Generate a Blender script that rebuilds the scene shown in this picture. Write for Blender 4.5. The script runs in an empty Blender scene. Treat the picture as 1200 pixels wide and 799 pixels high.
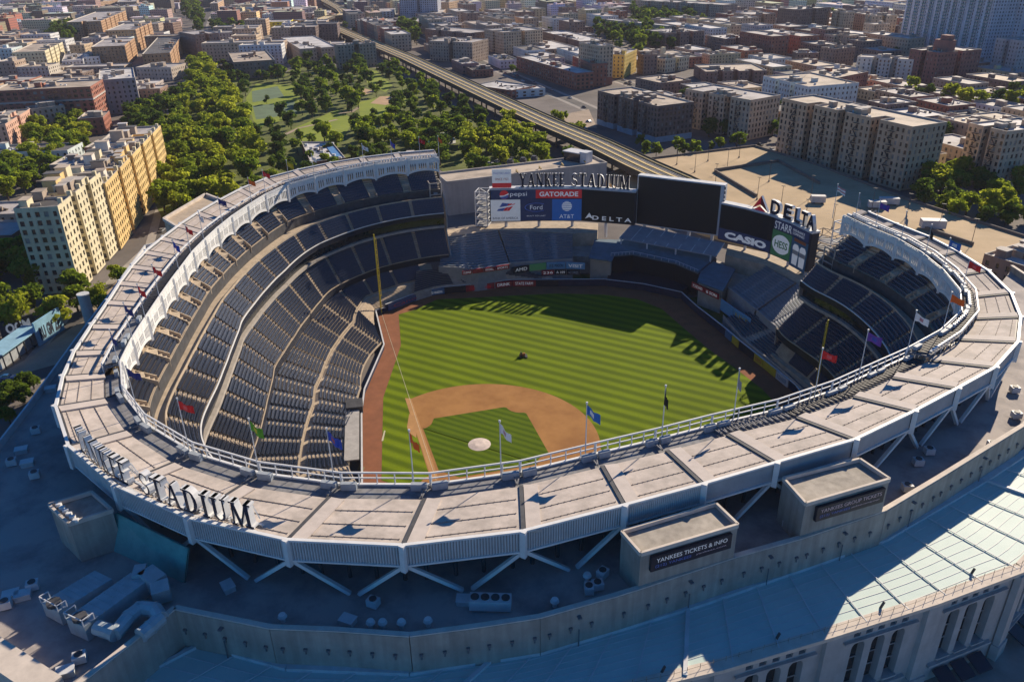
import bpy, math, random
import numpy as np
from mathutils import Vector, Matrix
random.seed(7); RNG = np.random.default_rng(7)
SC = bpy.context.scene
COL = SC.collection

# ---------------------------------------------------------------- camera, sky, sun, exposure
cam_data = bpy.data.cameras.new('camera'); cam = bpy.data.objects.new('camera', cam_data); COL.objects.link(cam)
cam.matrix_world = Matrix([[0.8721946067663517, -0.20614658227624214, 0.4435990921355832, 87.18418891221873], [0.4888582853822152, 0.3991393805667884, -0.7756966750566365, -117.65585980487904], [-0.01715064840901596, 0.8934155480494981, 0.44890367982738266, 108.67911221421129], [0, 0, 0, 1]])
cam_data.sensor_fit = 'HORIZONTAL'; cam_data.sensor_width = 36.0; cam_data.lens = 28.04037475187145
cam_data.clip_start = 1.0; cam_data.clip_end = 20000.0
SC.camera = cam
SUN_EL = math.radians(27.4); SUN_AZ = math.atan2(0.14, 0.99)          # azimuth measured from +y towards +x
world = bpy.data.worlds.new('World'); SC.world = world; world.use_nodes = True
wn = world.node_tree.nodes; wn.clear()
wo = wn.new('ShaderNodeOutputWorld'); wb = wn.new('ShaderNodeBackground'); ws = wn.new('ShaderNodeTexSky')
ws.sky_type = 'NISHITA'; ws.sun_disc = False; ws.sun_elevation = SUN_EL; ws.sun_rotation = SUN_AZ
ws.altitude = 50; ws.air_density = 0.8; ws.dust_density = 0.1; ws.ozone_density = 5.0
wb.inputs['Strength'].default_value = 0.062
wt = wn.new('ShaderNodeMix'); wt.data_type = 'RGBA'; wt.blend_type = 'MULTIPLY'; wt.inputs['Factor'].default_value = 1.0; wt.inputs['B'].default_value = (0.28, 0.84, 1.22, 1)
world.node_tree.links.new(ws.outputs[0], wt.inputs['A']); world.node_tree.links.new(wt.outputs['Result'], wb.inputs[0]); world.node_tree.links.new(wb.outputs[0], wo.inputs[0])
sl = bpy.data.lights.new('sun', 'SUN'); sl.energy = 5.0; sl.angle = math.radians(0.5); sl.color = (1.0, 0.85, 0.65)
sun = bpy.data.objects.new('sun', sl); COL.objects.link(sun)
sd = Vector((math.sin(SUN_AZ) * math.cos(SUN_EL), math.cos(SUN_AZ) * math.cos(SUN_EL), math.sin(SUN_EL)))
sun.rotation_euler = sd.to_track_quat('Z', 'Y').to_euler()
SC.view_settings.view_transform = 'Standard'; SC.view_settings.look = 'None'
SC.view_settings.exposure = 0.6; SC.view_settings.gamma = 1.0

# ---------------------------------------------------------------- materials
MATS = {}
def mat(name, col, rough=0.8, var=0.18, scale=0.35, bump=0.0, metal=0.0, col2=None, thr=None, stretch=None, spec=0.3, rnd=0.0, streak=0.0):
    """Principled surface with procedural large and small scale variation in world space."""
    if name in MATS: return MATS[name]
    m = bpy.data.materials.new(name); m.use_nodes = True
    nt = m.node_tree; n = nt.nodes; l = nt.links
    bs = n['Principled BSDF']; bs.inputs['Roughness'].default_value = rough; bs.inputs['Metallic'].default_value = metal
    bs.inputs['Specular IOR Level'].default_value = spec
    geo = n.new('ShaderNodeNewGeometry')
    vec = geo.outputs['Position']
    if stretch:
        mp = n.new('ShaderNodeMapping'); mp.inputs['Scale'].default_value = stretch; l.new(vec, mp.inputs['Vector']); vec = mp.outputs[0]
    n1 = n.new('ShaderNodeTexNoise'); n1.inputs['Scale'].default_value = scale; n1.inputs['Detail'].default_value = 6; n1.inputs['Roughness'].default_value = 0.65
    l.new(vec, n1.inputs['Vector'])
    mx = n.new('ShaderNodeMix'); mx.data_type = 'RGBA'
    c2 = col2 if col2 else tuple(max(0, c * (1 - 2 * var)) for c in col)
    c1 = col if col2 else tuple(min(0.95, c * (1 + var * 0.8)) for c in col)
    rp = n.new('ShaderNodeMapRange'); lo, hi = thr if thr else (0.3, 0.7)
    rp.inputs['From Min'].default_value = lo; rp.inputs['From Max'].default_value = hi
    l.new(n1.outputs['Fac'], rp.inputs['Value']); l.new(rp.outputs[0], mx.inputs['Factor'])
    mx.inputs['A'].default_value = (*c2, 1); mx.inputs['B'].default_value = (*c1, 1)
    out = mx.outputs['Result']
    if streak > 0:
        mp = n.new('ShaderNodeMapping'); mp.inputs['Scale'].default_value = (0.9, 0.9, 0.06); l.new(geo.outputs['Position'], mp.inputs['Vector'])
        n2 = n.new('ShaderNodeTexNoise'); n2.inputs['Scale'].default_value = 1.0; n2.inputs['Detail'].default_value = 4; l.new(mp.outputs[0], n2.inputs['Vector'])
        r2 = n.new('ShaderNodeMapRange'); r2.inputs['From Min'].default_value = 0.35; r2.inputs['From Max'].default_value = 0.65
        r2.inputs['To Min'].default_value = 1 - streak; r2.inputs['To Max'].default_value = 1.0
        l.new(n2.outputs['Fac'], r2.inputs['Value'])
        mm = n.new('ShaderNodeMix'); mm.data_type = 'RGBA'; mm.blend_type = 'MULTIPLY'; mm.inputs['Factor'].default_value = 1.0
        l.new(out, mm.inputs['A']); l.new(r2.outputs[0], mm.inputs['B']); out = mm.outputs['Result']
    if rnd > 0:
        oi = n.new('ShaderNodeObjectInfo'); hs = n.new('ShaderNodeHueSaturation')
        r3 = n.new('ShaderNodeMapRange'); r3.inputs['To Min'].default_value = 1 - rnd; r3.inputs['To Max'].default_value = 1 + rnd
        r4 = n.new('ShaderNodeMapRange'); r4.inputs['To Min'].default_value = 0.5 - rnd * 0.06; r4.inputs['To Max'].default_value = 0.5 + rnd * 0.06
        l.new(oi.outputs['Random'], r3.inputs['Value']); l.new(r3.outputs[0], hs.inputs['Value'])
        l.new(oi.outputs['Random'], r4.inputs['Value']); l.new(r4.outputs[0], hs.inputs['Hue'])
        l.new(out, hs.inputs['Color']); out = hs.outputs['Color']
    l.new(out, bs.inputs['Base Color'])
    if bump > 0:
        bp = n.new('ShaderNodeBump'); bp.inputs['Strength'].default_value = bump; bp.inputs['Distance'].default_value = 0.15
        n3 = n.new('ShaderNodeTexNoise'); n3.inputs['Scale'].default_value = 3.0; n3.inputs['Detail'].default_value = 5; l.new(geo.outputs['Position'], n3.inputs['Vector'])
        l.new(n3.outputs['Fac'], bp.inputs['Height']); l.new(bp.outputs[0], bs.inputs['Normal'])
    MATS[name] = m
    return m

def leaf_mat(name, c1, c2, trans=0.35):
    m = bpy.data.materials.new(name); m.use_nodes = True; nt = m.node_tree; n = nt.nodes; l = nt.links; n.clear()
    o = n.new('ShaderNodeOutputMaterial'); d = n.new('ShaderNodeBsdfDiffuse'); t = n.new('ShaderNodeBsdfTranslucent'); mx = n.new('ShaderNodeMixShader'); mx.inputs[0].default_value = trans
    g = n.new('ShaderNodeNewGeometry'); oi = n.new('ShaderNodeObjectInfo')
    ns = n.new('ShaderNodeTexNoise'); ns.inputs['Scale'].default_value = 0.55; ns.inputs['Detail'].default_value = 4; l.new(g.outputs['Position'], ns.inputs['Vector'])
    ad = n.new('ShaderNodeMath'); ad.operation = 'MULTIPLY_ADD'; ad.inputs[1].default_value = 0.8; l.new(oi.outputs['Random'], ad.inputs[0]); 
    sb = n.new('ShaderNodeMath'); sb.operation = 'MULTIPLY_ADD'; sb.inputs[1].default_value = 1.6; sb.inputs[2].default_value = -0.75; l.new(ns.outputs['Fac'], sb.inputs[0]); l.new(sb.outputs[0], ad.inputs[2])
    cm = n.new('ShaderNodeMix'); cm.data_type = 'RGBA'; cm.clamp_factor = True; cm.inputs['A'].default_value = (*c1, 1); cm.inputs['B'].default_value = (*c2, 1); l.new(ad.outputs[0], cm.inputs['Factor'])
    l.new(cm.outputs['Result'], d.inputs[0]); l.new(cm.outputs['Result'], t.inputs[0]); l.new(d.outputs[0], mx.inputs[1]); l.new(t.outputs[0], mx.inputs[2]); l.new(mx.outputs[0], o.inputs[0])
    MATS[name] = m; return m

def screen_mat(name, col, em=0.0):
    m = mat(name, col, rough=0.45, var=0.06, scale=0.6, spec=0.4)
    if em:
        b = m.node_tree.nodes['Principled BSDF']; b.inputs['Emission Color'].default_value = (*col, 1); b.inputs['Emission Strength'].default_value = em
    return m

M_white = mat('white_paint', (0.74, 0.74, 0.73), 0.5, 0.07, 0.5)
M_steel = mat('pale_steel', (0.60, 0.61, 0.62), 0.55, 0.09, 0.4)
M_roof = mat('roof_membrane', (0.54, 0.47, 0.42), 0.75, 0.10, 0.22, bump=0.1, col2=(0.40, 0.35, 0.31), thr=(.34, .58), streak=0.16)
M_beam = mat('roof_beam_grey', (0.50, 0.44, 0.40), 0.7, 0.08, 0.5)
M_dark = mat('dark_steel', (0.07, 0.07, 0.075), 0.6, 0.2, 0.6)
M_grate = mat('grey_grating', (0.24, 0.24, 0.25), 0.8, 0.2, 0.8)
M_conc = mat('tan_concrete', (0.47, 0.38, 0.28), 0.85, 0.14, 0.5, bump=0.1)
M_concg = mat('grey_concrete', (0.40, 0.36, 0.32), 0.85, 0.14, 0.5, bump=0.1)
M_lime = mat('limestone', (0.47, 0.44, 0.42), 0.8, 0.10, 0.3, streak=0.12)
M_precast = mat('precast_wall', (0.42, 0.38, 0.33), 0.8, 0.12, 0.25, streak=0.25)
M_cap = mat('stone_cap', (0.64, 0.56, 0.48), 0.8, 0.10, 0.5)
M_teal = mat('teal_roof', (0.50, 0.61, 0.57), 0.6, 0.10, 0.16, col2=(0.40, 0.53, 0.51), streak=0.0)
M_lowroof = mat('low_roof', (0.40, 0.36, 0.34), 0.85, 0.16, 0.13, bump=0.1, col2=(0.24, 0.22, 0.22), thr=(.36, .56))
M_seat = mat('blue_seat', (0.045, 0.060, 0.100), 0.42, 0.15, 1.5, spec=0.5)
M_bench = mat('bleacher_bench', (0.16, 0.19, 0.22), 0.5, 0.12, 1.0)
M_glass = mat('window_glass', (0.025, 0.03, 0.036), 0.15, 0.3, 0.5, spec=0.6)
M_blind = mat('window_blind', (0.30, 0.28, 0.25), 0.6, 0.2, 0.5)
M_asph = mat('asphalt', (0.075, 0.072, 0.072), 0.9, 0.2, 0.08, bump=0.1)
M_side = mat('sidewalk', (0.32, 0.29, 0.26), 0.9, 0.14, 0.2)
M_ground = mat('city_ground', (0.17, 0.15, 0.14), 0.95, 0.25, 0.02, bump=0.1)
M_navy = screen_mat('navy_board', (0.012, 0.016, 0.032))
M_letter_face = mat('letter_navy', (0.02, 0.025, 0.05), 0.4, 0.1)
M_print_white = screen_mat('print_white', (0.74, 0.76, 0.78), 0.10)

# ---------------------------------------------------------------- mesh helpers
class MB:
    def __init__(s): s.v = []; s.f = []; s.mi = []
    def face(s, pts, mi=0):
        b = len(s.v); s.v.extend([tuple(p) for p in pts]); s.f.append(tuple(range(b, b + len(pts)))); s.mi.append(mi)
    def hexa(s, b4, t4, mi=0, bottom=True):
        b = len(s.v); s.v.extend([tuple(p) for p in b4] + [tuple(p) for p in t4])
        fs = [(b+4, b+5, b+6, b+7)] + [(b+i, b+(i+1) % 4, b+4+(i+1) % 4, b+4+i) for i in range(4)]
        if bottom: fs.append((b+3, b+2, b+1, b))
        s.f.extend(fs); s.mi.extend([mi] * len(fs))
    def box(s, c, sx, sy, sz, rz=0.0, mi=0):
        """box standing on z=c[2]"""
        ca, sa = math.cos(rz), math.sin(rz)
        q = [(c[0] + x*ca - y*sa, c[1] + x*sa + y*ca) for x, y in ((-sx/2, -sy/2), (sx/2, -sy/2), (sx/2, sy/2), (-sx/2, sy/2))]
        s.hexa([(x, y, c[2]) for x, y in q], [(x, y, c[2] + sz) for x, y in q], mi)
    def bar(s, a, b, w, h=None, mi=0):
        """rectangular bar from a to b"""
        h = h or w; a = Vector(a); b = Vector(b); d = (b - a).normalized()
        up = Vector((0, 0, 1)) if abs(d.z) < 0.95 else Vector((0, 1, 0))
        r = d.cross(up).normalized() * (w/2); u = r.cross(d).normalized() * (h/2)
        s.hexa([a - r - u, a + r - u, b + r - u, b - r - u], [a - r + u, a + r + u, b + r + u, b - r + u], mi)
    def tube(s, a, b, r0, r1=None, n=8, mi=0, cap=True):
        r1 = r0 if r1 is None else r1; a = Vector(a); b = Vector(b); d = (b - a).normalized()
        up = Vector((0, 0, 1)) if abs(d.z) < 0.95 else Vector((1, 0, 0))
        x = d.cross(up).normalized(); y = d.cross(x)
        k = len(s.v)
        for p, r in ((a, r0), (b, r1)):
            for i in range(n):
                t = 2*math.pi*i/n; s.v.append(tuple(p + x*(r*math.cos(t)) + y*(r*math.sin(t))))
        for i in range(n): s.f.append((k+i, k+(i+1) % n, k+n+(i+1) % n, k+n+i)); s.mi.append(mi)
        if cap: s.f.append(tuple(k+n+i for i in range(n))); s.f.append(tuple(k+n-1-i for i in range(n))); s.mi.extend([mi, mi])
    def prism(s, poly, z0, z1, mi=0, top=True, bottom=False):
        n = len(poly); b = len(s.v); s.v.extend([(x, y, z0) for x, y in poly] + [(x, y, z1) for x, y in poly])
        for i in range(n): s.f.append((b+i, b+(i+1) % n, b+n+(i+1) % n, b+n+i)); s.mi.append(mi)
        if top: s.f.append(tuple(range(b+n, b+2*n))); s.mi.append(mi)
        if bottom: s.f.append(tuple(range(b+n-1, b-1, -1))); s.mi.append(mi)
    def build(s, name, mats, parent=None, fix=True):
        me = bpy.data.meshes.new(name); me.from_pydata(s.v, [], s.f)
        mats = mats if isinstance(mats, (list, tuple)) else [mats]
        for m in mats: me.materials.append(m)
        if len(mats) > 1: me.polygons.foreach_set('material_index', s.mi)
        me.update()
        o = bpy.data.objects.new(name, me); COL.objects.link(o)
        if parent is not None: attach(o, parent)
        return o
def attach(o, parent):
    o.parent = parent
    pl = parent.get('_w', None)
    off = Vector(pl) if pl else Vector((0, 0, 0))
    o.location = -off if not o.get('_w') else Vector(o['_w']) - off
def empty(name, loc=(0, 0, 0)):
    o = bpy.data.objects.new(name, None); COL.objects.link(o); o.location = loc; o['_w'] = tuple(float(x) for x in loc); o.empty_display_size = 0.5
    return o
def tag(o, label=None, cat=None, group=None, kind=None):
    if label: o['label'] = label
    if cat: o['category'] = cat
    if group: o['group'] = group
    if kind: o['kind'] = kind
    return o
def np_mesh(name, V, F, mats, parent=None, mi=None):
    me = bpy.data.meshes.new(name)
    V = np.asarray(V, np.float32).reshape(-1, 3); F = np.asarray(F, np.int32).reshape(-1, 4)
    me.vertices.add(len(V)); me.vertices.foreach_set('co', V.ravel())
    me.loops.add(F.size); me.loops.foreach_set('vertex_index', F.ravel())
    me.polygons.add(len(F)); me.polygons.foreach_set('loop_start', np.arange(0, F.size, 4, dtype=np.int32))
    mats = mats if isinstance(mats, (list, tuple)) else [mats]
    for m in mats: me.materials.append(m)
    me.polygons.foreach_set('use_smooth', np.zeros(len(F), bool))
    if mi is not None: me.polygons.foreach_set('material_index', np.asarray(mi, np.int32))
    me.update(calc_edges=True); me.validate()
    o = bpy.data.objects.new(name, me); COL.objects.link(o)
    if parent is not None: attach(o, parent)
    return o
def text_mesh(s, size, depth=0.0, bold=0.0, align='CENTER', spacing=1.0):
    cu = bpy.data.curves.new('lettering', 'FONT'); cu.body = s; cu.size = size; cu.extrude = depth; cu.offset = bold; cu.align_x = align; cu.align_y = 'CENTER'; cu.space_character = spacing
    cu.resolution_u = 3
    ob = bpy.data.objects.new('lettering', cu); COL.objects.link(ob)
    bpy.context.view_layer.update()
    me = bpy.data.meshes.new_from_object(ob.evaluated_get(bpy.context.evaluated_depsgraph_get()))
    bpy.data.objects.remove(ob); bpy.data.curves.remove(cu)
    return me
def frame_matrix(o, x, y):
    """matrix with local x along x, local y along y (unit), local z = x cross y"""
    x = Vector(x).normalized(); y = Vector(y); y = (y - x * y.dot(x)).normalized(); z = x.cross(y)
    M = Matrix.Identity(4)
    for i in range(3): M[i][0], M[i][1], M[i][2], M[i][3] = x[i], y[i], z[i], o[i]
    return M
def put_text(name, s, o, x, y, height, width, m, parent, depth=0.02, bold=0.0):
    """lettering scaled to height x width (metres) on a plane at o"""
    me = text_mesh(s, 1.0, 0.0 if depth == 0 else 0.5, bold)
    me.transform(Matrix.Identity(4))
    co = np.empty(len(me.vertices) * 3, np.float32); me.vertices.foreach_get('co', co); co = co.reshape(-1, 3)
    mn, mx = co.min(0), co.max(0); c = (mn + mx) / 2
    co[:, 0] = (co[:, 0] - c[0]) * width / max(1e-6, mx[0] - mn[0]); co[:, 1] = (co[:, 1] - c[1]) * height / max(1e-6, mx[1] - mn[1])
    co[:, 2] = co[:, 2] * 2 * depth
    me.vertices.foreach_set('co', co.ravel())
    M = frame_matrix(o, x, y); me.transform(M); me.materials.clear(); me.materials.append(m); me.update()
    ob = bpy.data.objects.new(name, me); COL.objects.link(ob)
    if parent is not None: attach(ob, parent)
    return ob
def copy_tree(o, parent=None):
    c = o.copy(); COL.objects.link(c)
    if parent is not None: c.parent = parent
    for ch in o.children: copy_tree(ch, c)
    return c
def lerp(a, b, t): return tuple(x + (y - x) * t for x, y in zip(a, b))

# ---------------------------------------------------------------- survey data in metres
FLAGPOS = [(29.25,-46.45,40.6),(38.32,-36.15,40.6),(48.31,-27.49,40.6),(56.48,-16.75,40.6),(64.44,-5.87,40.6),(72.36,8.12,40.6),(78.75,18.2,40.6),(85.09,30.31,40.6),(89.79,42.03,40.6),(94.64,63.04,40.6),(18.79,-53.31,40.6),(6.51,-56.04,40.6),(-7.75,-54.82,40.6),(-23.51,-50.21,40.6),(-38.08,-42.55,40.6),(-47.26,-34.92,40.6),(-52.38,-26.64,40.6),(-59.12,-17.9,40.6),(-69.83,-5.46,40.6),(-76.33,4.0,40.6),(-81.01,12.88,40.6),(-87.6,25.12,40.6),(-93.48,43.44,40.6),(-96.13,51.97,40.6),(-100.1,64.93,40.6),(-99.6,75.51,40.6),(-93.53,94.52,40.6),(-89.07,104.59,40.6),(-81.63,112.21,40.6),(-77.68,118.26,40.6),(62.82,112.68,40.6),(69.63,106.01,40.6),(76.17,101.44,40.6),(82.37,94.33,40.6),(88.43,85.38,40.6),(92.42,76.5,40.6)]
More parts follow.
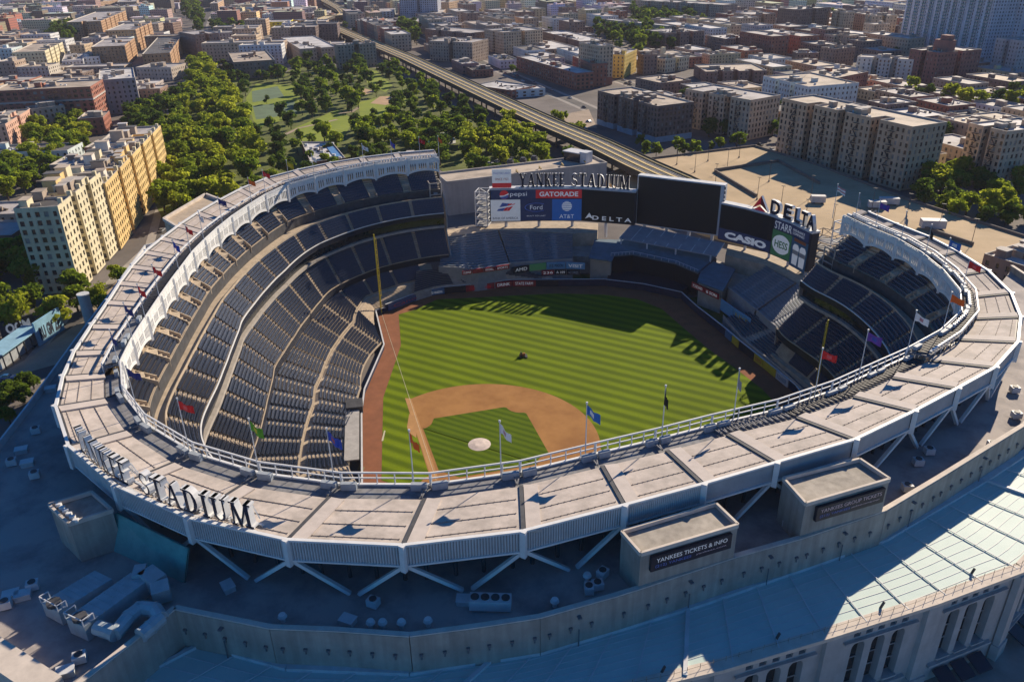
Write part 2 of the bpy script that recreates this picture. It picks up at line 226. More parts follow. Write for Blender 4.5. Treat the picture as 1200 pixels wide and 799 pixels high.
BUILDINGS = [('apartment_building','cream apartment house with notched sunlit side nearest the stadium on the left',[(-185.9,25.4),(-174.7,33.9),(-201.7,69.5),(-212.9,61.0)],31.3,'cream',0,2,'dark',{}),('apartment_building','golden brick apartment house with five sunlit wings along the tree lined avenue',[(-216.9,55.8),(-200.6,69.7),(-273.8,155.2),(-290.1,141.3)],27.0,'gold',0,4,'silver',{}),('school_building','big red brick school building with white band under its top floor',[(-479.0,186.9),(-432.5,227.4),(-454.5,252.6),(-501.0,212.1)],25.7,'redbrick',0,0,'tan',{'band': 1}),('school_wing','low red brick wing at the right foot of the big school',[(-414.0,200.8),(-403.1,211.4),(-419.1,227.9),(-430.0,217.3)],10.7,'redbrick',0,0,'tan',{}),('apartment_building','grey flat walled apartment house just right of the red school',[(-462.1,254.3),(-447.7,273.8),(-496.3,309.8),(-510.7,290.3)],24.2,'greybrick',0,0,'white',{}),('apartment_building','brown walled house with cream street front in front of the red school',[(-444.7,190.5),(-438.4,209.6),(-450.7,213.7),(-457.0,194.6)],16.2,'creambrown',0,0,'dark',{}),('apartment_building','pink brick apartment house with two sunlit prongs at the left edge',[(-421.3,143.4),(-410.8,153.3),(-445.7,190.6),(-456.2,180.7)],16.4,'pink',0,1,'tan',{}),('apartment_building','cream apartment house with four sunlit prongs and brick roof hut above the school',[(-751.4,364.8),(-730.5,386.0),(-791.1,445.8),(-812.0,424.6)],17.9,'cream',0,3,'tan',{}),('house','small white stucco house with black windows left of the dark row',[(-703.0,383.6),(-691.8,398.7),(-742.3,436.0),(-753.5,420.9)],10.1,'white',0,0,'silver',{}),('house','white house with black windows and stepped roof beside the small one',[(-704.7,407.7),(-695.5,419.6),(-733.6,449.1),(-742.8,437.2)],10.7,'white',0,0,'silver',{}),('apartment_building','long grey stucco apartment house near the left edge with cream end',[(-999.9,489.9),(-979.5,540.8),(-992.6,546.0),(-1013.0,495.1)],15.5,'greycream',0,1,'silver',{}),('apartment_building','grey and tan apartment house left of the dark brick block',[(-1173.8,660.4),(-1148.3,687.1),(-1182.8,720.1),(-1208.3,693.4)],13.4,'greycream',1,1,'silver',{}),('apartment_building','dark brick apartment block with six sunlit prongs running to the far left avenue',[(-976.0,576.5),(-945.4,605.6),(-1076.3,743.0),(-1106.9,713.9)],22.0,'darkgold',1,5,'silver',{}),('apartment_building','dark brick block with sunlit prongs behind the brown pronged house',[(-801.3,507.8),(-776.7,529.1),(-838.4,600.6),(-863.0,579.3)],23.6,'darkgold',0,3,'silver',{}),('apartment_building','brown apartment house with tan corner left of the avenue and small roof huts',[(-707.3,421.0),(-685.0,443.7),(-741.1,498.9),(-763.4,476.2)],18.8,'darkgold',0,1,'silver',{}),('apartment_building','white and brown four storey house at the end of the avenue block',[(-580.1,373.6),(-548.8,386.3),(-559.2,411.9),(-590.5,399.2)],11.8,'whitebrown',0,0,'silver',{}),('apartment_building','brown apartment house with tall sunlit wings on the left park avenue',[(-615.6,409.7),(-598.2,427.8),(-712.7,538.1),(-730.1,520.0)],17.3,'darkgold',0,3,'dark',{}),('apartment_building','wide brown brick house behind the avenue wings',[(-909.5,655.6),(-881.8,667.2),(-890.7,688.5),(-918.4,676.9)],16.5,'brown',0,0,'silver',{}),('apartment_building','wide brown apartment house with pale end facing the park top',[(-712.4,536.3),(-667.2,519.1),(-657.7,544.1),(-702.9,561.3)],22.5,'brown',0,1,'silver',{}),('apartment_building','dark brick house with square roof hut at the upper park edge',[(-500.2,415.5),(-477.1,443.3),(-537.6,493.6),(-560.7,465.8)],14.9,'brown',0,0,'tan',{}),('store_building','bright yellow painted store building far up the park',[(-781.6,739.6),(-755.7,758.2),(-776.3,786.9),(-802.2,768.3)],13.8,'yellow',0,0,'silver',{}),('store_building','orange tan building standing right of the bright yellow store',[(-776.3,786.7),(-758.5,781.4),(-754.8,793.9),(-772.6,799.2)],13.2,'orange',0,0,'silver',{}),('store_building','dark low building standing left of the bright yellow store',[(-807.7,739.3),(-795.3,750.4),(-823.8,782.4),(-836.2,771.3)],12.8,'darkbrown',0,0,'silver',{}),('apartment_building','brown apartment block with pale roof at the top end of the park',[(-612.9,592.2),(-513.7,516.0),(-491.1,545.4),(-590.3,621.6)],14.6,'tanbrown',1,1,'white',{}),('apartment_building','brown apartment block behind trees beside the elevated railway',[(-453.2,502.6),(-431.1,533.1),(-441.6,540.7),(-463.7,510.2)],22.1,'tanbrown',1,0,'white',{}),('warehouse','long pale roofed warehouse far up the avenue',[(-930.9,894.6),(-895.0,958.8),(-953.2,991.4),(-989.1,927.2)],13.7,'pinkgrey',0,0,'silver',{}),('warehouse','low grey warehouse left of the railway curve',[(-886.2,930.8),(-855.7,954.6),(-889.9,998.4),(-920.4,974.6)],8.4,'greybrick',0,0,'silver',{}),('factory_building','white and glass factory building at the far left of the railway',[(-1029.0,942.1),(-968.5,919.3),(-956.9,950.0),(-1017.4,972.8)],14.1,'bluewhite',0,0,'silver',{}),('apartment_building','red brick building with ragged roofs right of the railway curve',[(-680.4,806.1),(-653.0,817.8),(-669.6,856.8),(-697.0,845.1)],13.0,'redbrick',0,0,'silver',{}),('row_building','low red brick row right of the ragged brick building',[(-661.1,843.6),(-630.9,862.5),(-660.6,909.9),(-690.8,891.0)],9.0,'redbrick',0,0,'silver',{}),('store_building','pale blue grey store far up right of the railway',[(-784.7,984.1),(-761.1,1000.4),(-802.3,1060.1),(-825.9,1043.8)],9.1,'bluewhite',0,0,'silver',{}),('apartment_building','tall blue grey slab block at the top edge right of the railway',[(-700.7,937.2),(-650.7,965.4),(-683.7,1023.8),(-733.7,995.6)],38.2,'bluegrey',1,0,'silver',{}),('apartment_building','tan square tower rising beside the blue grey slab',[(-706.6,1044.2),(-685.0,1048.6),(-696.4,1104.9),(-718.0,1100.5)],20.6,'orangebrown',0,0,'silver',{}),('apartment_building','tan low block with pale roof below the tan tower',[(-663.2,924.4),(-629.1,943.6),(-665.9,1009.1),(-700.0,989.9)],13.5,'tanbrown',0,0,'silver',{}),('apartment_building','dark brown apartment row behind the grey notched block',[(-474.6,723.3),(-483.9,692.3),(-408.1,669.5),(-398.8,700.5)],18.6,'darkbrown',1,2,'silver',{}),('apartment_building','grey brown notched apartment block right above the railway',[(-405.2,586.8),(-356.0,589.2),(-357.7,623.2),(-406.9,620.8)],19.2,'tanbrown',1,0,'silver',{}),('house','small red brick and white house by the railway',[(-352.6,546.2),(-325.7,522.8),(-315.3,534.7),(-342.2,558.1)],8.9,'redwhite',0,0,'silver',{}),('house','red brick house with dark flat roof next to the railway',[(-324.7,527.4),(-306.4,509.0),(-292.8,522.6),(-311.1,541.0)],6.2,'redbrick',0,0,'dark',{}),('row_building','long white fronted row house above the dark red depot',[(-339.5,592.0),(-309.7,564.0),(-297.2,577.4),(-327.0,605.4)],7.7,'white',0,0,'dark',{}),('depot_building','dark red low depot building right of the railway',[(-263.6,439.4),(-221.9,428.9),(-215.1,456.1),(-256.8,466.6)],6.5,'redbrick',0,0,'white',{}),('store_building','low pale blue shop building in front of the long brick school',[(-233.3,441.1),(-222.8,431.9),(-204.8,452.4),(-215.3,461.6)],6.0,'bluewhite',0,0,'white',{}),('apartment_building','tan apartment house with lit corner behind the long brick school',[(-397.0,680.8),(-359.6,658.1),(-334.5,699.4),(-371.9,722.1)],22.1,'tan',1,1,'silver',{}),('apartment_building','brown apartment block with pale roof behind the tan corner house',[(-593.8,1006.2),(-540.1,972.6),(-520.7,1003.5),(-574.4,1037.1)],15.1,'tanbrown',1,1,'silver',{}),('school_building','long red brick school with grey roof right of the railway',[(-288.6,558.1),(-193.4,484.4),(-183.7,497.0),(-278.9,570.7)],13.1,'redbrick',0,0,'white',{}),('apartment_building','tall tan apartment tower with red brick foot',[(-212.4,529.0),(-185.2,510.5),(-177.9,521.2),(-205.1,539.7)],31.2,'tan',0,0,'silver',{'redfoot': 1}),('apartment_wing','lower red and tan wing in front of the tall tan tower',[(-224.9,543.5),(-188.8,504.4),(-179.2,513.2),(-215.3,552.3)],18.0,'redbrick',0,0,'silver',{}),('apartment_building','bright mustard yellow apartment house right of the tan tower',[(-195.6,554.4),(-181.7,555.9),(-186.2,596.5),(-200.1,595.0)],19.3,'mustard',0,0,'silver',{}),('apartment_building','dark brown house wedged right of the mustard yellow one',[(-182.6,589.4),(-173.2,580.5),(-164.3,589.9),(-173.7,598.8)],16.8,'brown',0,0,'silver',{}),('apartment_building','cream apartment house with tall square chimney',[(-180.8,606.0),(-159.2,597.1),(-147.0,626.7),(-168.6,635.6)],11.9,'cream',1,1,'silver',{'chimney': 1}),('apartment_building','wide brown apartment block with black water tanks on its roof',[(-244.8,771.4),(-212.3,745.6),(-181.9,783.8),(-214.4,809.6)],17.9,'brown',1,2,'silver',{'tank': 3}),('apartment_building','dark red brick house with white roof right of the tank block',[(-181.3,787.3),(-152.4,761.0),(-131.5,784.0),(-160.4,810.3)],12.9,'brown',0,1,'white',{}),('row_building','small yellow and cream row house with arcade windows',[(-149.6,673.9),(-138.9,663.6),(-115.9,687.4),(-126.6,697.7)],9.0,'creamyellow',0,0,'silver',{}),('apartment_building','wide dark brown block with tan roof courts below the yellow row',[(-131.5,592.8),(-110.2,556.4),(-66.5,582.0),(-87.8,618.4)],9.4,'brown',1,3,'tan',{}),('apartment_building','brown block with white tank room on its tan roof',[(-151.9,506.9),(-124.0,488.9),(-108.4,513.0),(-136.3,531.0)],9.2,'brown',0,0,'tan',{}),('apartment_building','dark brown six storey apartment block nearest the railway and parking deck',[(-125.4,371.5),(-72.1,335.7),(-57.4,357.6),(-110.7,393.4)],21.4,'darkbrown2',2,0,'tan',{'bluefoot': 1}),('apartment_building','tan apartment block with courts behind the dark brown corner block',[(-72.7,387.8),(-25.9,364.5),(-14.2,388.1),(-61.0,411.4)],23.4,'tan',2,0,'silver',{}),('apartment_building','tan fortress apartment block with four wings above the parking deck',[(-3.6,340.5),(65.3,290.9),(78.3,308.9),(9.4,358.5)],29.9,'tanwarm',3,0,'tan',{}),('apartment_building','tan apartment house with white roof at the right edge by big trees',[(87.2,326.1),(103.0,312.3),(123.7,336.1),(107.9,349.9)],27.0,'tan',1,0,'white',{}),('apartment_building','pale blue row of apartments behind the tan fortress',[(-49.3,494.0),(-11.1,458.8),(16.3,488.5),(-21.9,523.7)],18.0,'bluewhite',2,0,'tan',{}),('apartment_building','low red building with parapet and pale flat roof behind the pale blue row',[(-35.5,534.0),(-4.6,521.5),(12.8,564.7),(-18.1,577.2)],15.0,'redbrick',0,0,'tan',{}),('apartment_building','white and tan apartment house with arcaded front beside the dark red tower',[(-5.0,656.1),(-6.1,639.5),(37.4,636.7),(38.5,653.3)],16.2,'whitetan',0,2,'silver',{}),('apartment_building','brown brick house with dark tank in front of the pale apartments',[(-45.9,698.7),(-31.2,689.1),(-17.6,709.9),(-32.3,719.5)],15.8,'brown',0,0,'silver',{'tank': 1}),('apartment_building','low brown brick house with white roof left of the tank house',[(-77.1,730.6),(-70.0,716.4),(-51.4,725.7),(-58.5,739.9)],7.5,'brown',0,0,'white',{}),('apartment_building','pale blue white house with bright roof below the dark brick block',[(-108.1,913.8),(-86.5,897.9),(-74.1,914.8),(-95.7,930.7)],14.0,'bluewhite',1,0,'white',{}),('apartment_building','large dark brick block with roof huts near the top right',[(-140.7,938.3),(-113.3,921.1),(-85.0,966.2),(-112.4,983.4)],30.4,'darkbrown2',0,1,'silver',{'tank': 1}),('apartment_building','tan apartment house with dark court right of the dark brick block',[(-82.5,964.7),(-66.1,947.8),(-56.1,957.5),(-72.5,974.4)],26.5,'tan',1,0,'silver',{}),('apartment_building','tan apartment house with fire stairs left of the towers',[(-44.3,957.3),(-34.9,939.8),(-9.4,953.5),(-18.8,971.0)],24.3,'tan',1,1,'silver',{}),('apartment_building','tan block left of the large dark brick block',[(-200.7,966.0),(-172.7,940.3),(-148.6,966.6),(-176.6,992.3)],22.2,'tanbrown',0,1,'silver',{}),('apartment_building','long tan slab with curved looking roofline at the top edge',[(-395.7,1127.5),(-243.4,1069.4),(-231.8,1099.9),(-384.1,1158.0)],23.2,'tanbrown',5,0,'silver',{}),('apartment_building','grey school tower at the top edge right of the long slab',[(-273.7,1244.3),(-269.2,1224.1),(-229.5,1233.0),(-234.0,1253.2)],25.8,'pinkgrey',0,0,'silver',{}),('apartment_building','long tan block with white roof above dark trees',[(-341.6,901.6),(-348.2,889.3),(-240.6,831.6),(-234.0,843.9)],16.8,'tan',0,2,'white',{}),('apartment_building','long dark brick row behind the tan tower',[(-381.9,791.2),(-296.3,713.4),(-277.5,734.1),(-363.1,811.9)],10.0,'darkbrown',2,0,'white',{}),('apartment_building','brown row houses with pale patchy roofs left of the dark row',[(-363.7,704.5),(-308.3,656.2),(-284.4,683.6),(-339.8,731.9)],7.5,'brown',1,0,'white',{}),('apartment_building','pale house with rows of small windows above the tan corner house',[(-469.1,884.1),(-444.5,878.1),(-436.7,909.9),(-461.3,915.9)],10.0,'creamyellow',0,0,'silver',{}),('row_building','low red brick terrace of houses near the top middle',[(-462.2,951.0),(-434.4,941.6),(-411.1,1010.3),(-438.9,1019.7)],5.5,'redbrick',0,2,'silver',{}),('apartment_building','dark red brick twelve storey block with roof tower before the white towers',[(33.0,640.5),(55.0,621.8),(84.1,656.0),(62.1,674.7)],23.9,'darkred',1,1,'silver',{'hut': 1}),('apartment_building','grey apartment tower with pale piers at the upper right edge',[(92.4,694.5),(109.7,677.8),(148.8,718.3),(131.5,735.0)],29.1,'pinkgrey',1,2,'silver',{}),('apartment_building','brown brick building with white roof huts just beyond the stadium right end',[(100.8,182.3),(112.8,175.1),(125.0,195.4),(113.0,202.6)],11.0,'brown',0,0,'white',{}),('apartment_building','tan apartment block at the left edge above the row of trees',[(-1374.1,714.7),(-1354.5,739.1),(-1421.0,792.5),(-1440.6,768.1)],9.4,'orangebrown',0,1,'silver',{}),('apartment_building','dark tan block with pale cornice at the left top corner',[(-1519.8,803.8),(-1495.8,838.3),(-1564.0,885.8),(-1588.0,851.3)],11.8,'tanbrown',0,1,'silver',{}),('apartment_building','slab block with tan front near the top left trees',[(-1490.8,961.9),(-1469.3,970.7),(-1499.1,1043.3),(-1520.6,1034.5)],12.2,'orangebrown',0,0,'silver',{}),('apartment_building','grey slab block at the top left beside the slab with tan front',[(-1283.9,883.4),(-1263.6,908.2),(-1351.7,980.5),(-1372.0,955.7)],21.4,'tanbrown',0,0,'silver',{}),('apartment_building','tan tower at the top left avenue end',[(-1430.8,1043.1),(-1420.4,1052.5),(-1460.0,1096.6),(-1470.4,1087.2)],14.4,'orangebrown',0,0,'silver',{}),('apartment_building','brown slab block at the top by the avenue trees',[(-1359.8,1021.3),(-1327.8,1055.1),(-1393.9,1117.6),(-1425.9,1083.8)],14.1,'brown',0,0,'silver',{}),('apartment_building','tan tower block right of the woods at the top left',[(-1185.0,1003.7),(-1174.5,1012.9),(-1242.2,1090.0),(-1252.7,1080.8)],13.2,'orangebrown',0,0,'silver',{})]
TOWERS = [('white apartment tower with balcony bays standing left of its twin',[(5.7,859.9),(85.6,766.1),(103.9,781.6),(24.0,875.5)],1),('white apartment tower with plain window grid at the top right corner',[(89.8,792.8),(157.4,743.6),(171.6,763.1),(103.9,812.2)],0)]
FILLERS = [(-254,30,28,20,33,9,4,0),(-292,48,56,20,33,7,9,0),(-171,215,16,19,33,6,1,3),(36,361,42,20,-42,7,2,3),(-319,119,22,19,33,10,1,0),(65,382,42,23,-42,7,10,0),(19,376,22,22,-42,6,11,1),(-374,84,28,20,33,10,0,2),(-338,152,22,20,33,10,8,3),(2,391,22,22,-42,9,6,0),(101,402,42,23,-42,10,4,0),(-392,116,56,20,33,9,0,3),(-19,410,28,19,-42,10,4,2),(88,413,16,25,-42,6,1,1),(15,428,56,22,-42,9,10,0),(72,428,22,23,-42,10,10,2),(59,439,16,22,-42,6,9,3),(2,437,16,24,-42,6,10,2),(-61,448,56,22,-42,10,4,3),(88,465,56,19,-42,7,2,2),(38,458,28,25,-42,7,1,1),(-112,446,28,20,-42,7,6,3),(26,469,16,25,-42,10,3,1),(73,472,16,25,-42,6,5,3),(53,493,28,22,-42,9,8,0),(-130,458,22,23,-42,6,9,0),(104,498,34,23,-42,7,9,0),(-110,492,56,22,-42,9,4,1),(87,514,22,23,-42,6,0,0),(24,522,34,20,-42,9,1,0),(127,523,16,25,-42,9,11,1),(56,542,42,22,-42,7,10,0),(-91,524,34,22,-42,7,6,2),(8,538,22,19,-42,7,10,2),(104,544,22,24,-42,7,8,0),(39,557,22,19,-42,7,3,2),(82,571,34,19,-42,6,1,2),(-513,216,22,19,33,9,9,0),(13,580,34,21,-42,7,6,0),(-525,203,16,24,33,9,10,3),(56,594,34,19,-42,9,10,0),(1,591,16,21,-42,6,6,2),(-16,606,22,19,-42,7,4,2),(-549,235,28,22,33,10,1,0),(-66,604,34,19,-42,6,7,3),(77,622,42,23,-42,9,3,2),(-504,310,22,19,33,7,1,0),(-518,300,16,20,33,6,6,0),(-572,219,28,24,33,7,3,1),(-35,624,22,24,-42,9,11,2),(-563,266,56,24,33,9,0,3),(113,642,34,19,-42,10,10,0),(-594,205,16,24,33,9,3,0),(-109,642,56,20,-42,9,2,1),(-588,252,28,22,33,7,0,0),(-536,331,22,21,33,6,7,1),(-67,652,42,24,-42,9,1,2),(80,669,42,22,-42,9,2,0),(-559,316,22,19,33,6,10,1),(-616,232,34,24,33,6,10,0),(-588,297,34,21,33,9,2,0),(131,673,16,20,-42,6,10,0),(-257,624,42,24,-42,9,6,0),(57,686,28,24,-42,6,11,0),(-602,288,16,22,33,7,9,0),(-6,697,56,22,-42,10,9,2),(-181,656,34,21,-42,9,8,3),(-289,605,16,20,-42,7,7,2),(-625,273,16,19,33,7,0,3),(-233,651,42,22,-42,6,4,0),(-589,339,16,23,33,10,10,1),(-110,692,34,24,-42,7,0,0),(-653,255,28,20,33,7,6,3),(-198,671,22,23,-42,9,10,2),(17,726,56,21,-42,7,10,1),(-317,626,34,24,-42,7,3,1),(-636,308,56,23,33,6,4,2),(-163,691,16,20,-42,7,11,0),(-299,662,56,20,-42,9,0,1),(59,738,34,25,-42,6,1,0),(-665,289,34,23,33,7,8,0),(-146,724,42,20,-42,10,8,0),(-276,687,56,24,-42,9,6,2),(-190,712,34,22,-42,9,10,1),(-240,708,56,20,-42,6,9,2),(-347,656,42,20,-42,9,11,3),(-18,755,28,23,-42,10,1,1),(33,761,34,22,-42,7,4,0),(-657,341,28,25,33,6,4,2),(-708,262,34,22,33,7,8,3),(-76,760,28,23,-42,13,1,0),(-681,325,28,24,33,13,5,2),(-34,770,22,23,-42,16,1,2),(-568,487,42,19,33,19,11,1),(-140,769,56,20,-42,20,8,0),(-695,316,16,21,33,18,10,0),(-680,370,56,21,33,7,10,0),(-441,636,28,24,-42,16,1,3),(-45,783,16,20,-42,19,6,3),(-5,796,34,20,-42,18,9,1),(-102,783,34,23,-42,18,8,0),(-723,298,16,21,33,18,10,0),(-60,791,16,25,-42,18,9,3),(-713,344,42,25,33,7,9,2),(-581,524,28,20,33,18,10,0),(143,814,16,19,-42,10,2,2),(-26,815,28,24,-42,18,10,1),(-76,807,22,23,-42,22,1,3),(-465,661,34,22,-42,7,10,3),(-628,492,56,21,33,18,9,0),(-133,812,42,21,-42,18,9,1),(117,836,34,20,-42,16,9,1),(-540,593,22,20,33,7,1,2),(-782,300,56,24,33,16,0,2),(-99,833,34,19,-42,18,3,3),(-519,661,42,22,-42,18,9,1),(-72,856,56,21,-42,16,11,1),(-614,546,28,21,33,10,5,3),(89,857,34,24,-42,22,11,2),(-155,831,28,21,-42,22,7,0),(-387,742,22,19,-42,18,9,0),(-641,528,16,20,33,16,6,2),(133,871,42,24,-42,18,4,0),(-128,852,34,24,-42,20,1,0),(76,868,16,24,-42,16,10,1),(-224,844,56,21,-42,18,0,1),(-571,614,22,24,33,7,5,0),(-404,757,22,21,-42,20,10,3),(-446,744,42,22,-42,22,10,0),(-34,872,16,21,-42,22,10,0),(-89,871,22,23,-42,10,6,1),(-540,680,28,20,-42,20,8,1),(-829,317,56,23,33,13,4,1),(-655,558,28,25,33,18,9,2),(-57,889,28,23,-42,7,4,1),(-191,864,28,23,-42,18,10,3),(41,904,42,21,-42,18,1,2),(99,901,34,24,-42,19,8,0),(-353,811,28,21,-42,7,9,0),(-816,368,34,23,33,18,0,1),(-431,781,28,21,-42,18,11,1),(-170,894,42,22,-42,7,1,2),(-774,441,16,23,33,16,9,2),(-23,911,16,19,-42,7,9,1),(82,916,22,23,-42,22,7,2),(29,916,16,20,-42,16,3,0),(-267,880,56,23,-42,16,9,1),(126,923,34,24,-42,13,5,0),(-627,625,28,25,33,22,4,0),(-222,892,42,19,-42,18,10,0),(-569,706,22,20,-42,20,6,3),(-846,350,34,21,33,18,9,3),(-646,612,22,25,33,22,10,1),(-514,756,34,24,-42,18,1,0),(-443,792,16,21,-42,10,1,0),(-660,604,16,25,33,7,1,0),(66,931,22,21,-42,16,10,2),(-491,787,56,19,-42,19,9,2),(-684,588,28,19,33,22,9,1),(-416,820,28,19,-42,10,1,0),(-384,839,34,21,-42,19,1,0),(-775,481,28,24,33,18,0,0),(-5,941,42,24,-42,18,10,2),(-189,907,22,25,-42,22,9,1),(-829,406,22,22,33,19,9,0),(-713,569,34,23,33,18,5,0),(49,946,22,21,-42,16,9,0),(97,955,42,20,-42,7,10,3),(-796,472,22,21,33,19,7,3),(-652,650,56,24,33,22,3,3),(-469,815,34,22,-42,22,6,3),(-244,911,28,24,-42,19,2,2),(-769,533,56,20,33,16,4,2),(-286,901,28,20,-42,18,10,0),(37,957,16,21,-42,7,11,1),(-666,641,16,23,33,7,10,3),(-540,780,34,22,-42,16,5,0),(-883,371,56,20,33,16,6,0),(-837,442,34,23,33,18,11,0),(-611,744,56,25,-42,19,1,3),(-504,798,16,20,-42,7,2,3),(73,970,28,24,-42,19,5,3),(-711,614,28,21,33,16,11,2),(20,972,22,21,-42,10,9,2),(-230,946,56,23,-42,16,10,1),(-256,922,16,19,-42,18,1,3),(-455,853,34,21,-42,20,6,0),(-884,411,56,24,33,19,1,2),(-490,834,28,24,-42,22,9,3),(104,996,56,24,-42,18,6,2),(-428,878,42,22,-42,19,0,3),(-525,816,28,21,-42,13,6,2),(-557,795,22,23,-42,20,9,0),(57,990,16,20,-42,19,8,0),(-665,688,28,23,33,22,10,1),(-6,996,34,22,-42,22,1,0),(-277,941,28,24,-42,18,9,1),(-689,673,28,21,33,7,8,0),(-62,997,34,20,-42,22,1,0),(-868,469,56,22,33,7,2,3),(43,999,16,23,-42,20,8,0),(-628,759,22,24,-42,18,8,0),(-418,915,56,23,-42,7,1,3),(88,1011,22,23,-42,18,1,0),(-256,968,34,24,-42,13,4,0),(-511,853,28,23,-42,19,6,0),(-760,627,56,21,33,18,10,0),(-929,386,42,20,33,19,10,3),(-582,818,34,19,-42,22,9,3),(131,1017,28,24,-42,10,11,3),(18,1023,34,22,-42,13,6,2),(-896,450,28,21,33,7,3,3),(-88,1020,34,21,-42,22,1,3),(-569,853,56,23,-42,10,3,2),(-649,778,28,21,-42,18,3,1),(-701,710,34,20,33,7,6,3),(-43,1029,28,21,-42,7,3,0),(-397,950,56,21,-42,18,11,0),(56,1040,42,24,-42,16,1,0),(-185,1005,22,23,-42,13,5,3),(-145,1022,42,23,-42,19,9,1),(-714,700,16,22,33,18,11,0),(-925,432,34,24,33,20,3,2),(-234,1002,34,21,-42,18,8,3),(-892,499,28,19,33,7,0,0),(89,1054,56,25,-42,18,1,1),(-432,932,22,21,-42,19,9,2),(-6,1045,16,22,-42,19,4,2),(-196,1017,16,21,-42,10,9,0),(-918,477,34,24,33,18,11,0),(-961,408,42,23,33,16,10,0),(-64,1048,28,21,-42,16,11,0),(-550,888,42,22,-42,7,3,0),(-119,1049,42,21,-42,7,10,1),(-670,797,28,20,-42,16,9,1),(-368,971,16,23,-42,10,5,2),(-932,467,16,25,33,19,1,0),(-215,1030,22,24,-42,19,11,2),(-524,912,34,22,-42,19,9,3),(14,1077,56,24,-42,22,9,0),(-628,859,56,24,-42,13,6,0),(137,1066,22,22,-42,18,5,2),(-31,1070,34,20,-42,13,8,1),(-589,873,28,22,-42,16,11,2),(-419,969,28,24,-42,22,2,1),(-740,728,16,21,33,13,0,1),(-379,983,16,21,-42,19,8,1),(-187,1059,56,25,-42,20,8,0),(-968,446,42,22,33,19,1,2),(67,1078,22,22,-42,16,9,0),(-132,1059,16,21,-42,13,7,0),(-875,594,42,23,33,10,11,3),(-782,701,28,23,33,20,6,0),(-96,1077,34,21,-42,16,5,2),(-571,907,28,24,-42,19,1,3),(-601,884,16,21,-42,18,1,0),(-540,928,22,21,-42,16,0,3),(-58,1091,34,22,-42,7,0,3),(97,1102,42,21,-42,22,1,1),(-994,433,28,19,33,10,10,0),(-12,1100,34,22,-42,18,0,3),(-157,1083,34,20,-42,7,3,0),(-918,564,28,24,33,10,1,3),(35,1109,28,20,-42,18,0,1),(-415,1017,42,20,-42,13,10,1),(-522,962,34,25,-42,18,1,2),(-122,1100,34,24,-42,7,6,0),(133,1122,56,19,-42,18,8,1),(-212,1082,16,20,-42,13,8,2),(-79,1107,22,25,-42,19,7,0),(-171,1092,16,23,-42,16,5,3),(76,1121,28,24,-42,16,1,0),(-895,628,22,19,33,18,10,1),(-28,1115,22,24,-42,18,1,0),(8,1132,34,21,-42,22,1,0),(-572,957,34,22,-42,7,1,2),(-930,604,42,22,33,7,1,1),(119,1131,16,22,-42,7,11,1),(-95,1122,22,24,-42,22,3,0),(-45,1130,22,19,-42,7,1,3),(-146,1122,28,21,-42,16,5,2),(55,1140,28,22,-42,7,7,0),(-195,1112,22,24,-42,19,1,0),(-473,1018,16,22,-42,20,1,3),(-448,1044,42,22,-42,7,10,1),(-18,1154,34,23,-42,10,9,0),(-631,961,56,22,-42,18,9,1),(-749,868,42,22,-42,18,9,3),(-591,970,22,24,-42,13,6,0),(-162,1137,22,23,-42,18,4,0),(86,1162,28,21,-42,7,5,0),(147,1157,16,21,-42,7,6,3),(-73,1156,28,19,-42,19,10,0),(30,1162,28,21,-42,19,6,3),(-258,1124,28,19,-42,18,10,2),(-135,1163,56,20,-42,10,8,0),(-536,1026,42,20,-42,18,2,0),(-950,634,28,23,33,18,5,0),(-226,1142,42,23,-42,16,9,1),(-426,1075,22,21,-42,16,2,0)]
